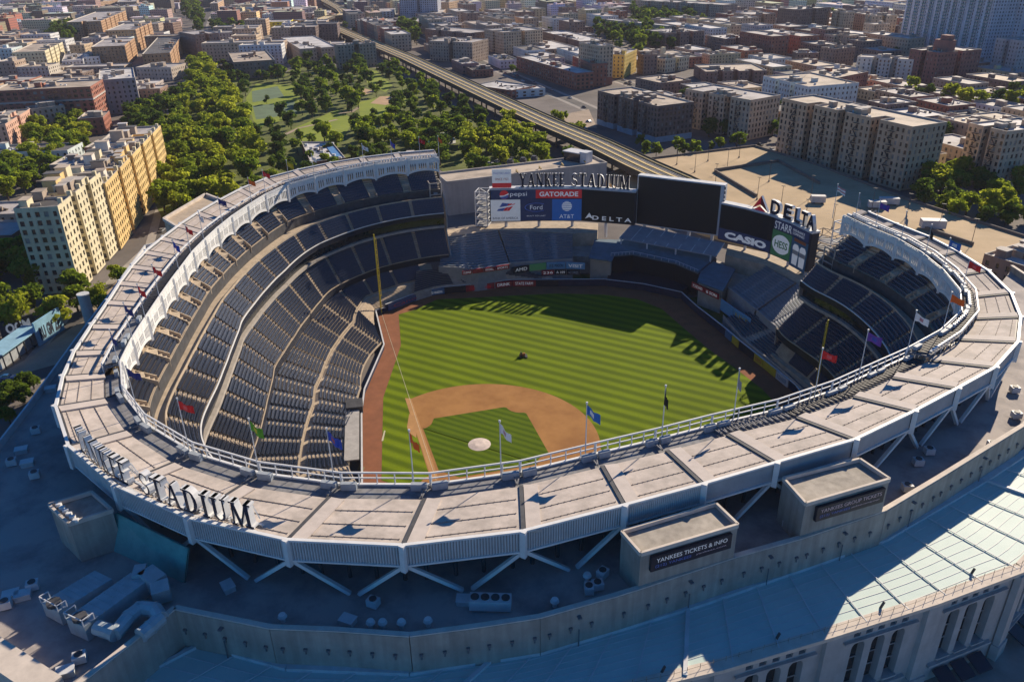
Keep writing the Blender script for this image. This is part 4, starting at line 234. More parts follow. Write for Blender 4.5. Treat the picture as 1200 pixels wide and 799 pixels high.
TREES = [('bright yellow green avenue tree in the sunlit row left of the park','avenue trees beside the park',[(-276,166,23,1),(-352,226,29,0),(-256,151,25,1),(-493,380,23,0),(-261,189,27,1),(-208,135,28,0),(-241,141,24,1),(-311,189,28,0),(-548,413,25,0),(-533,399,24,0),(-222,147,23,0),(-400,271,27,0),(-326,231,28,0),(-261,200,29,0),(-578,449,29,0),(-420,321,25,1),(-416,287,29,1),(-300,233,28,1),(-450,334,29,1),(-430,320,22,0),(-491,367,23,0),(-572,430,28,0),(-364,280,26,0),(-270,155,26,0),(-342,221,29,1),(-388,285,27,0),(-455,349,26,1),(-425,302,24,1),(-551,427,28,0),(-276,189,24,0),(-411,298,26,0),(-504,391,30,0),(-257,138,24,0),(-334,262,29,1),(-410,309,30,1),(-465,368,28,0),(-315,200,27,0),(-326,201,28,0),(-480,360,26,1),(-331,221,22,0),(-378,254,24,0),(-294,198,26,0),(-297,173,26,0),(-235,172,29,1),(-355,250,24,1),(-443,353,28,0),(-432,337,26,1),(-353,268,30,0),(-378,292,27,0),(-514,401,28,0),(-456,321,24,1),(-469,350,23,0),(-387,274,23,0),(-312,224,30,0),(-284,204,30,1),(-316,210,29,0),(-223,122,23,1),(-300,219,27,0),(-323,253,29,0),(-226,164,26,1),(-443,317,24,0),(-251,181,22,0),(-562,424,26,0),(-386,302,30,0),(-518,388,28,0),(-290,186,29,0),(-538,415,24,0),(-524,406,25,0),(-342,244,27,0),(-279,216,24,0),(-397,315,25,0),(-345,275,24,1),(-236,153,29,0),(-218,133,24,0),(-370,271,23,0),(-250,160,23,1),(-366,237,23,0),(-264,166,22,1),(-272,179,29,0),(-477,378,24,0),(-237,130,26,0),(-289,223,23,0),(-509,374,30,1),(-212,124,27,0),(-388,260,23,1),(-399,294,23,0)]),('broad yellow green tree near the left canopy of the stadium','trees near the left canopy',[(-302,206,29,1),(-262,176,25,0),(-216,115,28,0),(-286,170,27,1),(-226,112,27,1),(-209,107,24,0)]),('sunlit yellow green tree between pool and railway','trees between pool and railway',[(-147,287,23,0),(-114,272,19,1),(-135,290,22,0),(-138,240,20,0),(-116,254,19,1),(-108,259,20,0),(-153,256,18,1),(-160,295,20,0),(-170,315,19,1),(-158,310,20,0),(-159,267,22,0),(-147,299,22,0),(-172,304,21,1),(-150,272,20,0),(-130,261,25,1),(-174,288,24,0),(-158,320,20,0),(-135,280,25,0),(-125,272,24,1),(-127,248,20,0),(-172,336,22,0),(-124,285,23,1),(-186,324,19,1),(-158,278,22,0),(-167,327,18,0),(-145,312,20,0),(-170,279,25,1),(-140,268,22,0)]),('mid green tree in the belt above the pool','trees above the pool',[(-215,256,20,1),(-202,282,19,1),(-188,272,21,2),(-235,274,18,1),(-251,290,19,1),(-197,311,20,2),(-220,278,18,1),(-207,317,19,1),(-206,302,17,1),(-241,290,17,1),(-209,264,21,1),(-248,277,20,1),(-205,290,22,1),(-232,263,22,1),(-242,301,21,1),(-182,285,22,2),(-219,316,22,2),(-214,285,19,1),(-194,257,22,1),(-218,266,21,1),(-198,266,20,1),(-196,275,18,1),(-199,297,22,1),(-217,296,17,1),(-260,290,22,2),(-225,255,21,2),(-234,306,17,2),(-229,298,18,1),(-190,292,17,1),(-189,302,22,1)]),('dark green tree in the middle of the park','trees in the park',[(-327,313,16,1),(-197,235,17,2),(-240,332,13,2),(-279,362,23,2),(-525,430,18,1),(-442,429,15,2),(-386,415,22,1),(-318,445,23,1),(-398,441,14,2),(-470,461,25,1),(-260,378,25,2),(-237,355,22,1),(-434,496,18,2),(-335,386,18,2),(-285,244,18,2),(-454,475,19,2),(-510,508,17,1),(-452,442,23,1),(-428,452,21,1),(-318,328,24,2),(-253,252,24,1),(-308,352,22,1),(-302,337,18,2),(-268,344,18,2),(-159,238,23,2),(-477,492,14,2),(-367,468,21,2),(-485,396,20,2),(-353,470,19,1),(-324,428,13,1),(-294,402,25,1),(-94,240,17,2),(-433,466,15,2),(-360,388,22,1),(-454,487,14,2),(-498,509,23,2),(-313,287,17,2),(-303,428,18,1),(-469,505,24,1),(-214,168,15,1),(-239,319,16,1),(-377,490,17,2),(-211,205,18,1),(-89,258,20,1),(-383,400,17,1),(-291,422,25,1),(-302,245,18,2),(-213,240,17,1),(-229,228,13,2),(-249,363,25,1),(-278,406,22,2),(-390,488,18,2),(-365,406,18,2),(-271,323,16,2),(-272,394,25,2),(-343,423,13,2),(-331,365,19,2),(-100,212,22,1),(-208,151,18,1),(-477,438,21,2),(-401,465,19,1),(-282,379,21,2),(-399,511,14,2),(-461,388,18,2),(-404,424,23,2),(-101,228,14,2),(-376,386,23,1),(-169,250,24,2),(-337,406,14,2),(-357,355,24,1),(-265,227,19,2),(-415,527,13,1),(-419,493,23,2),(-248,382,22,2),(-203,184,18,2),(-347,383,16,2),(-402,499,14,2),(-218,332,14,1),(-247,222,16,1),(-249,208,19,2),(-422,477,17,2),(-334,342,23,2),(-194,150,17,1),(-312,266,18,1),(-257,349,23,2),(-257,335,17,2),(-426,355,21,2),(-199,118,16,2),(-365,424,16,2),(-411,333,21,2),(-253,321,21,1),(-493,414,15,1),(-367,302,15,1),(-219,184,24,2),(-402,402,18,2),(-468,421,17,2),(-315,310,23,2),(-389,381,23,2),(-436,509,25,2),(-485,482,18,2),(-338,320,14,1),(-380,450,17,2),(-432,416,13,2),(-321,355,25,1),(-175,265,21,2),(-456,429,19,1),(-236,191,17,2),(-545,442,20,2),(-209,226,14,2),(-512,420,22,2),(-413,433,17,2),(-451,418,25,2),(-378,427,17,2),(-386,501,22,1),(-308,417,20,2),(-181,252,22,2),(-340,448,19,1),(-205,339,18,2),(-469,518,16,2),(-350,345,23,2),(-445,462,16,1),(-261,310,13,1),(-196,174,21,2),(-270,250,14,1),(-389,460,19,1),(-564,443,24,2),(-111,235,16,1),(-224,207,17,1),(-128,227,24,2),(-233,378,18,2),(-424,504,13,2),(-196,196,18,2),(-414,411,21,2),(-405,476,19,2),(-325,395,14,1),(-192,334,25,2),(-467,474,21,2),(-432,436,15,2),(-225,365,21,2),(-302,275,19,2),(-327,294,20,2),(-501,496,14,2),(-368,440,21,2),(-234,240,21,1),(-249,238,17,1),(-414,445,24,2),(-108,192,16,2),(-219,346,15,2),(-326,378,16,1),(-98,272,15,2),(-481,424,14,1),(-112,216,20,2),(-267,212,19,2),(-353,371,19,1),(-190,220,23,2),(-374,363,24,2),(-205,352,16,2),(-264,359,19,1)]),('small dark tree standing alone on a bright park lawn','trees on the park lawns',[(-384,336,11,2),(-277,273,14,2)]),('big green tree in the grove at the left edge beside the cream house','trees in the left grove',[(-208,19,22,1),(-168,-8,18,0),(-191,8,22,1),(-209,35,21,0),(-186,0,20,0),(-168,28,24,1),(-179,7,24,1),(-201,8,24,1),(-224,20,22,1),(-231,27,19,0),(-226,39,23,0),(-190,26,24,1),(-162,4,22,0),(-206,44,20,1),(-173,16,19,1),(-196,1,20,1),(-239,30,22,1),(-154,12,24,0),(-161,23,20,1),(-197,38,23,1),(-217,16,24,1),(-180,-7,20,0),(-175,-1,22,1),(-220,32,24,0),(-212,27,19,0),(-216,41,23,1)]),('green tree behind the pink brick house','trees at the left edge',[(-332,116,19,1),(-353,107,19,1),(-331,91,19,1),(-323,120,20,1),(-337,131,23,1),(-360,123,23,1),(-355,134,24,1),(-307,78,24,1),(-345,124,22,1),(-337,100,23,1),(-319,109,21,1),(-356,116,18,1),(-309,89,25,1),(-327,101,24,1),(-344,105,25,1),(-321,85,22,1),(-315,101,22,1),(-335,109,19,1),(-329,130,23,1),(-345,115,21,1),(-369,139,24,1),(-345,133,18,1)]),('green tree in front of the red brick school','trees before the school',[(-358,144,20,0),(-366,170,18,1),(-425,204,23,0),(-393,187,25,0),(-434,201,19,1),(-407,179,22,0),(-415,171,25,1),(-386,152,24,0),(-426,178,24,0),(-416,202,20,1),(-363,152,20,1),(-434,212,24,1),(-398,176,19,1),(-396,162,20,1),(-415,179,18,1),(-373,159,23,1),(-398,193,24,1),(-409,193,23,0),(-401,186,19,1),(-376,176,21,0),(-380,167,24,1),(-359,161,22,1),(-378,146,21,0),(-422,195,18,1),(-437,187,22,0),(-384,177,24,1)]),('dark tree between the school and the avenue','trees between school and avenue',[(-444,302,25,2),(-410,242,23,1),(-373,243,20,1),(-397,244,24,2),(-422,262,22,1),(-409,250,20,2),(-371,226,25,2),(-442,294,25,2),(-441,282,20,2),(-384,223,25,2),(-436,256,19,2),(-358,234,20,1),(-431,281,22,2),(-368,213,20,1),(-419,275,24,1),(-437,269,19,1),(-428,273,25,2),(-383,233,18,1),(-434,294,19,1),(-392,235,25,2),(-431,262,22,2),(-397,263,23,2),(-412,259,19,2),(-409,274,22,1),(-418,244,19,2),(-358,218,20,1),(-402,230,22,2),(-375,235,18,1),(-426,248,19,2),(-376,217,24,2)]),('dark tree at the foot of the tan blocks at the right edge','trees before the right tan blocks',[(94,265,19,1),(88,276,20,2),(99,296,21,2),(81,307,21,2),(86,268,18,2),(113,301,17,1),(96,310,20,1),(101,251,17,2),(75,282,18,2),(104,277,19,1),(105,288,20,1),(89,315,23,1),(107,267,19,2),(83,324,16,1),(73,315,23,2),(89,296,20,1),(103,305,16,2),(90,255,17,1),(77,270,22,2),(77,292,16,2),(114,317,22,1),(87,285,17,2),(116,263,16,2),(109,257,18,2)]),('tall sunlit tree left of the big pair by the parking deck','',[(77,300,25,0)]),('smaller sunlit tree at the corner of the parking deck','',[(74,283,20,0)]),('yellow green tree right of the tall one by the deck corner','',[(82,293,20,0)]),('big round sunlit tree beside the right edge of the deck','',[(102,263,29,0)]),('second big sunlit tree beside the right edge of the deck','',[(107,271,27,0)]),('sunlit tree nearest the brown building at the right edge','',[(110,260,24,0)]),('small bright tree standing against the deck parapet','',[(85,265,14,0)]),('small round street tree in the strip between railway and parking deck','street trees by the railway and deck',[(-67,304,16,1),(-60,304,15,1),(-51,313,16,1),(-47,313,17,1),(-41,314,16,1),(-37,329,10,1),(-32,331,14,1),(-25,339,18,1),(-77,324,12,1),(-144,350,18,0),(-122,328,16,0),(-120,334,14,0),(-148,369,12,1)]),('dark shaded street tree at the foot of the tan fortress block','shaded trees by the tan fortress',[(-15,382,16,2),(-8,373,16,2),(17,354,16,2),(29,351,16,2),(37,351,16,2),(6,367,16,2),(50,344,16,2)]),('very dark shaded tree in the court beside the tan courts block','shaded trees by the tan courts',[(-60,388,20,2),(-49,380,20,2),(-42,375,20,2),(-33,374,20,2),(-25,440,20,2),(-16,409,20,2),(-49,366,20,2),(-44,396,20,2)]),('sunlit tree in the row behind the tan fortress roofs','trees behind the tan fortress',[(45,562,24,0),(57,544,24,2),(71,536,24,0),(81,520,24,0),(90,524,24,0),(100,538,24,2),(110,533,24,0),(116,549,24,2)]),('dark green tree in a distant clump between the city blocks','distant clumps of trees',[(-1824,1112,29,1),(-1659,1056,26,1),(-1634,1000,29,2),(-1854,1140,28,2),(-1761,1140,32,1),(-1698,1038,28,1),(-1831,1151,28,2),(-1719,1063,33,2),(-1724,1102,32,2),(-1703,1077,32,2),(-1761,1098,29,2),(-1804,1127,29,2),(-1598,1021,25,1),(-1600,977,28,2),(-1687,1091,24,1),(-1740,1073,32,2),(-1620,1018,26,2),(-1674,1075,26,2),(-1798,1163,33,2),(-1676,1013,26,2),(-1567,994,32,2),(-1791,1105,28,2),(-1648,1029,25,2),(-1763,1070,25,2),(-1621,983,30,1),(-1738,1117,33,2),(-951,774,32,2),(-1209,994,31,1),(-1110,906,30,1),(-1146,916,29,2),(-992,801,34,2),(-1262,1012,28,1),(-930,751,33,1),(-1058,844,24,2),(-1194,960,33,1),(-1023,825,27,2),(-1124,920,33,1),(-1163,933,30,1),(-1239,1004,25,2),(-865,696,24,2),(-908,728,29,2),(-1321,1081,26,2),(-1276,1050,32,2),(-1294,1040,33,2),(-1227,980,30,2),(-884,712,29,2),(-1309,1059,30,2),(-1047,862,28,1),(-1085,891,33,2),(-1245,1023,26,1),(-1358,1096,32,2),(-1341,1078,33,2),(-1093,869,33,2),(-253,759,32,1),(-271,798,26,2),(-308,862,25,2),(-271,818,26,2),(-259,824,28,2),(-292,856,31,1),(-304,847,26,2),(-308,828,34,2),(-282,839,25,2),(-327,873,24,1),(-237,765,29,2),(-295,803,29,2),(-318,893,25,2),(-317,850,25,2),(-311,906,28,1),(-268,843,34,2),(-295,825,24,1),(-275,763,28,1),(-291,889,30,2),(-260,773,31,2),(-257,810,32,1),(-240,818,27,2),(-236,735,33,1),(-208,749,31,2),(-307,814,27,2),(-286,780,33,2),(-255,793,27,1),(-324,829,25,2),(-238,796,30,1),(-221,741,31,2),(-335,855,26,1),(-273,866,25,2),(-250,744,33,2),(-349,882,32,2),(-389,1157,33,2),(-274,1012,30,2),(-338,1032,30,2),(-311,943,30,1),(-334,1085,26,2),(-317,958,31,2),(-306,972,29,1),(-314,1066,26,2),(-368,1153,25,2),(-359,1104,32,1),(-356,1089,25,2),(-404,1174,28,1),(-309,1003,31,2),(-331,1016,34,2),(-394,1142,28,2),(-374,1117,27,2),(-298,1041,32,2),(-285,990,28,1),(-311,923,26,1),(-318,1049,31,2),(-381,1092,27,2),(-260,1024,28,1),(-327,1063,33,2),(-283,1052,31,2),(-338,1105,29,1),(-418,1180,32,1),(-303,1086,32,2),(-321,1034,25,2),(-325,1097,25,2),(-349,1077,28,2),(-329,992,34,1),(-314,1017,33,1),(-342,1054,31,2),(-355,1063,28,2),(-293,1009,27,2),(-366,1053,29,2),(-368,1081,25,2),(-343,1143,31,2),(-295,1074,29,2),(-332,976,32,2),(-372,1101,28,2),(-292,978,34,2),(-298,990,32,2),(-294,955,34,2),(-387,1104,33,2),(-352,1038,24,2),(-297,1022,32,2),(-343,1001,28,2),(-408,1160,26,2),(-841,716,28,2),(-775,675,28,2),(-855,746,29,1),(-817,694,24,2),(-818,727,27,2),(-869,726,33,2),(-882,745,26,2),(-801,712,26,1),(-935,546,29,1),(-1068,623,32,1),(-996,579,34,2),(-959,540,28,2),(-1023,586,24,2),(-1046,614,29,2),(-1016,604,32,1),(-964,572,33,2),(-1074,643,32,2),(-1002,595,34,1),(-973,549,33,2),(-940,534,33,2),(-944,556,33,2),(-1030,610,24,2),(-915,532,28,2),(-978,562,34,2),(-1056,632,34,2),(-1044,600,31,2),(-527,732,25,2),(-543,730,25,1),(-570,793,26,2),(-560,781,29,2),(-609,840,31,2),(-584,798,31,2),(-512,710,33,1),(-575,768,32,2),(-521,721,29,2),(-608,820,31,1),(-501,698,31,2),(-514,697,28,1),(-598,811,28,2),(-535,714,32,2),(-556,757,34,2),(-120,1478,29,2),(-80,1522,28,1),(-112,1524,24,2),(-126,1463,34,1),(-91,1413,27,2),(-107,1420,32,2),(-123,1503,31,1),(-63,1414,30,2),(-69,1435,26,1),(-96,1439,28,1),(-91,1493,31,2),(-97,1459,33,2),(-118,1491,32,1),(-83,1436,29,2),(-88,1512,26,1),(-102,1402,31,2),(-71,1455,27,2),(-126,1521,34,2),(-113,1458,30,2),(-75,1485,32,2),(-80,1471,33,1),(-99,1525,30,1),(-102,1481,29,1),(-165,1400,26,1),(-146,1426,31,1),(-159,1506,29,1),(-172,1484,32,1),(-171,1452,28,2),(-162,1436,31,2),(-152,1474,26,1),(-153,1412,34,2),(-171,1466,27,2),(-179,1510,25,1),(-148,1444,26,2)]),('street tree at the foot of the cream notched house','street trees below the cream house',[(-133,15,15,1),(-148,24,15,1),(-143,29,15,1),(-150,38,15,1),(-156,28,15,0),(-171,46,15,0),(-163,43,15,1)]),('dark shrubby tree in the shaded strip outside the left parapet','shaded shrubs outside the left parapet',[(-120,-26,11,2),(-122,-23,11,2),(-123,-19,11,2),(-117,-29,11,2),(-119,-22,11,2),(-112,-30,11,2),(-124,-16,11,2)]),('green street tree between the distant city blocks','street trees of the distant blocks',[(-710,819,17,2),(-639,753,17,2),(-1574,1696,20,2),(-1495,1630,21,2),(-1433,1567,18,2),(-1284,1442,15,2),(-1209,1374,19,2),(-1065,1244,22,2),(-1002,1181,15,2),(-924,1110,16,1),(-777,982,16,2),(-615,836,16,2),(-278,533,16,1),(-1327,1582,19,1),(-1118,1394,18,2),(-992,1269,16,1),(-927,1213,20,2),(-854,1150,20,1),(-228,588,18,1),(-96,463,20,2),(-1378,1725,20,2),(-1030,1407,16,2),(-896,1282,17,1),(-824,1215,22,2),(-754,1154,19,2),(-398,843,18,1),(-250,710,21,2),(-221,689,22,1),(77,418,18,2),(-1162,1628,21,2),(-1102,1572,17,2),(-823,1320,20,2),(-674,1196,18,1),(-609,1130,19,2),(-538,1070,21,2),(-409,954,15,1),(-22,607,15,2),(51,542,16,2),(-1126,1688,18,2),(-1055,1633,22,1),(-909,1500,20,1),(-840,1438,14,2),(-776,1381,16,2),(-700,1316,16,2),(-634,1246,18,1),(-562,1189,15,2),(-420,1057,16,1),(-352,992,18,2),(-203,861,21,2),(-132,806,20,2),(110,580,19,2),(-1045,1722,20,1),(-693,1408,18,2),(-621,1340,14,2),(-560,1278,16,1),(-280,1032,17,1),(-137,902,17,1),(9,775,19,2),(-873,1665,20,2),(-731,1538,20,2),(-598,1417,15,2),(-398,1242,18,2),(-338,1177,14,2),(-194,1062,16,1),(-129,993,18,2),(-64,941,19,2),(-646,1562,17,2),(-503,1428,16,2),(-422,1366,20,1),(-286,1236,19,2),(74,913,16,1),(-679,1688,16,1),(-471,1500,19,2),(-395,1441,14,2),(-329,1374,19,2),(-255,1311,20,2),(-184,1251,15,2),(-119,1189,22,1),(-52,1118,19,2),(19,1055,21,2),(91,995,18,1),(-668,1779,21,1),(-471,1592,19,2),(-322,1476,20,1),(-261,1416,15,2),(-49,1226,15,2),(21,1169,16,2),(86,1103,19,2),(-627,1848,15,2),(-492,1722,18,1),(-367,1609,22,2),(-294,1542,18,2),(103,1180,21,1),(-479,1804,17,1),(-409,1746,19,1),(-466,1906,17,2),(-323,1776,20,2),(-181,1645,14,2),(-113,1572,15,2),(36,1443,20,1),(105,1378,17,2),(-368,1900,20,1),(-162,1725,16,2),(-32,1605,19,1),(36,1539,17,1),(100,1481,18,2),(-282,1927,21,1),(-212,1872,17,1),(-152,1815,18,2),(-13,1682,19,1),(57,1630,15,1)])]
PARK = [(-220.32,105.6),(-260.94,131.12),(-354.74,225.34),(-514.8,375.09),(-597.49,465.79),(-523.29,435.3),(-480.92,452.87),(-514.73,512.3),(-469.32,517.67),(-413.87,527.63),(-266.42,402.74),(-175.4,335.71),(-104.91,279.29),(-78.11,254.34),(-106.02,190.54),(-175.14,248.29),(-192.31,209.24),(-193.94,147.66),(-192.51,109.92)]
LAWNS = [[(-418.95,348.19),(-466.01,405.78),(-423.72,413.81),(-344.91,330.33),(-328.04,303.39),(-325.74,267.04)],[(-301.9,277.93),(-319.58,341.59),(-283.47,317.0),(-248.04,261.46),(-272.47,250.13)],[(-419.41,495.47),(-418.46,513.59),(-347.58,446.17),(-331.82,416.0),(-366.78,438.01)],[(-322.84,370.14),(-320.12,421.05),(-287.67,393.42),(-273.66,337.79),(-283.47,323.47)]]
COURTS = [[(-439.03,374.28),(-437.96,402.88),(-395.65,366.74),(-399.52,336.43)],[(-388.64,325.75),(-371.59,352.65),(-335.12,317.04),(-347.17,288.23)]]
CLAYS = [[(-312.03,371.02),(-323.93,397.93),(-310.49,407.97),(-295.6,389.95),(-296.81,370.11)],[(-362.58,402.74),(-363.05,425.32),(-342.24,415.95),(-339.76,395.26)]]
PATHS = [[(-371.1,356.86),(-363.23,372.5),(-360.29,386.35)],[(-308.17,329.1),(-303.22,338.24),(-309.29,353.44)],[(-288.21,242.83),(-299.27,279.13),(-294.45,312.04)],[(-308.5,208.45),(-306.8,221.48),(-331.07,264.6)]]
WARMS = [[(-137.1,-17.77),(-131.45,-3.34),(-143.42,16.42),(-150.59,22.17),(-151.85,15.65),(-143.56,-3.53),(-141.13,-15.37)],[(-147.0,19.59),(-157.71,39.99),(-177.47,72.6),(-187.16,76.42),(-174.55,49.2),(-159.14,27.0)],[(-161.29,388.22),(-151.46,416.35),(-120.35,360.85),(-134.26,354.5)],[(-136.96,245.51),(-111.72,271.84),(-89.02,278.42),(-113.04,235.76)],[(-99.38,313.34),(-59.9,292.22),(-57.59,273.54),(-92.94,287.08)]]
PARKB = [(-211.21,194.06),(-200.34,209.36),(-233.11,236.45),(-249.66,228.77)]
PARKB3 = [(-211.21,194.06,6.0),(-200.34,209.36,6.0),(-233.11,236.45,6.0),(-249.66,228.77,6.0)]
BLOCK = [(-105.9,165.6),(-56.5,225.9),(-68.9,236.0),(-118.3,175.8)]
CARS = [('blue','blue car driving alone on the street at the left edge','',[(-136,-16,0.6)]),('white','white car parked in the avenue row beside the golden brick house','cars parked along the avenue',[(-202,97,2.2),(-238,137,2.2)]),('black','black car parked in the avenue row beside the golden brick house','cars parked along the avenue',[(-209,105,2.3),(-223,121,2.1),(-175,62,2.3)]),('grey','grey car parked in the avenue row beside the golden brick house','cars parked along the avenue',[(-215,112,2.2),(-182,73,2.3),(-205,93,2.1)]),('silver','silver car parked in the avenue row beside the golden brick house','cars parked along the avenue',[(-196,90,2.2),(-179,68,2.3),(-211,101,2.3)]),('red','red car parked in the avenue row beside the golden brick house','cars parked along the avenue',[(-191,84,2.2)]),('blue','blue car parked in the avenue row beside the golden brick house','cars parked along the avenue',[(-230,129,2.2)]),('white','white car in the small lot between pool and concrete block','cars in the lot by the pool',[(-136,252,0.6),(-129,257,0.6)]),('black','black car in the small lot between pool and concrete block','cars in the lot by the pool',[(-132,248,0.5),(-135,255,0.5),(-132,264,0.5),(-129,260,0.4)]),('grey','grey car in the small lot between pool and concrete block','cars in the lot by the pool',[(-131,250,0.5),(-134,257,0.5),(-132,267,0.4),(-128,262,0.5)]),('silver','silver car in the small lot between pool and concrete block','cars in the lot by the pool',[(-131,253,0.6),(-134,259,0.6)]),('blue','blue car in the small lot between pool and concrete block','cars in the lot by the pool',[(-130,255,0.5)]),('red','red car in the small lot between pool and concrete block','cars in the lot by the pool',[(-133,262,0.4)]),('white','white car parked in the shade below the railway','cars below the railway',[(-305,446,2.4)]),('red','red car parked in the shade below the railway','cars below the railway',[(-293,437,2.4)]),('blue','blue car parked in the shade below the railway','cars below the railway',[(-369,488,2.4)]),('silver','silver car parked in the shade below the railway','cars below the railway',[(-352,474,2.4),(-335,461,2.4)]),('grey','grey car parked in the shade below the railway','cars below the railway',[(-322,452,2.4),(-307,440,2.4)]),('black','black car parked in the shade below the railway','cars below the railway',[(-278,422,2.4),(-264,412,2.4)]),('white','white car parked in the street before the tan fortress','cars before the tan fortress',[(6,340,-0.7)]),('grey','grey car parked in the street before the tan fortress','cars before the tan fortress',[(15,336,-0.7),(44,322,-0.7)]),('red','red car parked in the street before the tan fortress','cars before the tan fortress',[(23,328,-0.7)]),('blue','blue car parked in the street before the tan fortress','cars before the tan fortress',[(50,317,-0.7)]),('black','black car parked in the street before the tan fortress','cars before the tan fortress',[(62,309,-0.7),(-16,357,-0.7)]),('silver','silver car parked in the street before the tan fortress','cars before the tan fortress',[(-7,347,-0.7)]),('white','white van like car in the lot left of the dark corner block','cars in the lot by the dark block',[(-136,365,-0.3),(-128,357,-0.6),(-133,376,-0.1)]),('white','white car parked along a street between the city blocks','cars parked in the city streets',[(-437,581,-0.7),(-283,541,-0.7),(-255,508,-0.7),(-246,600,-0.7),(-72,443,-0.7),(18,461,-0.7),(71,414,-0.7)]),('grey','grey car parked along a street between the city blocks','cars parked in the city streets',[(-407,554,-0.7),(-242,504,-0.7),(-212,478,-0.7),(-219,575,-0.7),(-169,539,-0.7),(-87,464,-0.7),(23,365,-0.7),(46,345,-0.7),(65,320,-0.7),(-249,702,-0.7),(-245,698,-0.7),(56,435,-0.7),(84,410,-0.7),(93,402,-0.7),(-170,731,-0.7),(-148,711,-0.7),(-73,643,-0.7),(-16,591,-0.7)]),('black','black car parked along a street between the city blocks','cars parked in the city streets',[(-389,629,-0.7),(-330,576,-0.7),(-300,549,-0.7),(-273,525,-0.7),(-157,420,-0.7),(-242,596,-0.7),(-219,583,-0.7),(-183,551,-0.7),(-169,530,-0.7),(-164,526,-0.7),(-29,405,-0.7),(51,341,-0.7),(74,312,-0.7),(52,439,-0.7),(84,402,-0.7),(-139,703,-0.7),(-60,639,-0.7)]),('red','red car parked along a street between the city blocks','cars parked in the city streets',[(-360,603,-0.7),(-291,541,-0.7),(-274,533,-0.7),(-210,575,-0.7),(-55,436,-0.7),(-222,686,-0.7),(111,386,-0.7),(-166,727,-0.7),(-157,727,-0.7),(-148,719,-0.7),(-130,695,-0.7)]),('silver','silver car parked along a street between the city blocks','cars parked in the city streets',[(-183,451,-0.7),(-291,648,-0.7),(-261,621,-0.7),(-178,547,-0.7),(1,378,-0.7),(42,349,-0.7),(102,287,-0.7),(-222,678,-0.7),(-143,707,-0.7),(-111,678,-0.7),(-99,674,-0.7),(-30,613,-0.7)]),('blue','blue car parked along a street between the city blocks','cars parked in the city streets',[(-295,652,-0.7),(-201,567,-0.7),(-63,435,-0.7),(83,304,-0.7),(-199,665,-0.7)])]
FIRES = {54: [((-125.4,371.5),(-72.1,335.7),0.167,7,21.4),((-125.4,371.5),(-72.1,335.7),0.5,7,21.4),((-125.4,371.5),(-72.1,335.7),0.833,7,21.4)],55: [((-72.7,387.8),(-25.9,364.5),0.167,7,23.4),((-72.7,387.8),(-25.9,364.5),0.5,7,23.4),((-72.7,387.8),(-25.9,364.5),0.833,7,23.4)],56: [((-3.6,340.5),(65.3,290.9),0.125,9,29.9),((-3.6,340.5),(65.3,290.9),0.375,9,29.9),((-3.6,340.5),(65.3,290.9),0.625,9,29.9),((-3.6,340.5),(65.3,290.9),0.875,9,29.9)],57: [((87.2,326.1),(103.0,312.3),0.25,8,27.0),((87.2,326.1),(103.0,312.3),0.75,8,27.0)]}
# ---------------------------------------------------------------- the ground and the field
g = MB(); g.face([(-3200, -700, -0.35), (1900, -700, -0.35), (1900, 2700, -0.35), (-3200, 2700, -0.35)])
tag(g.build('ground', M_ground), kind='structure')

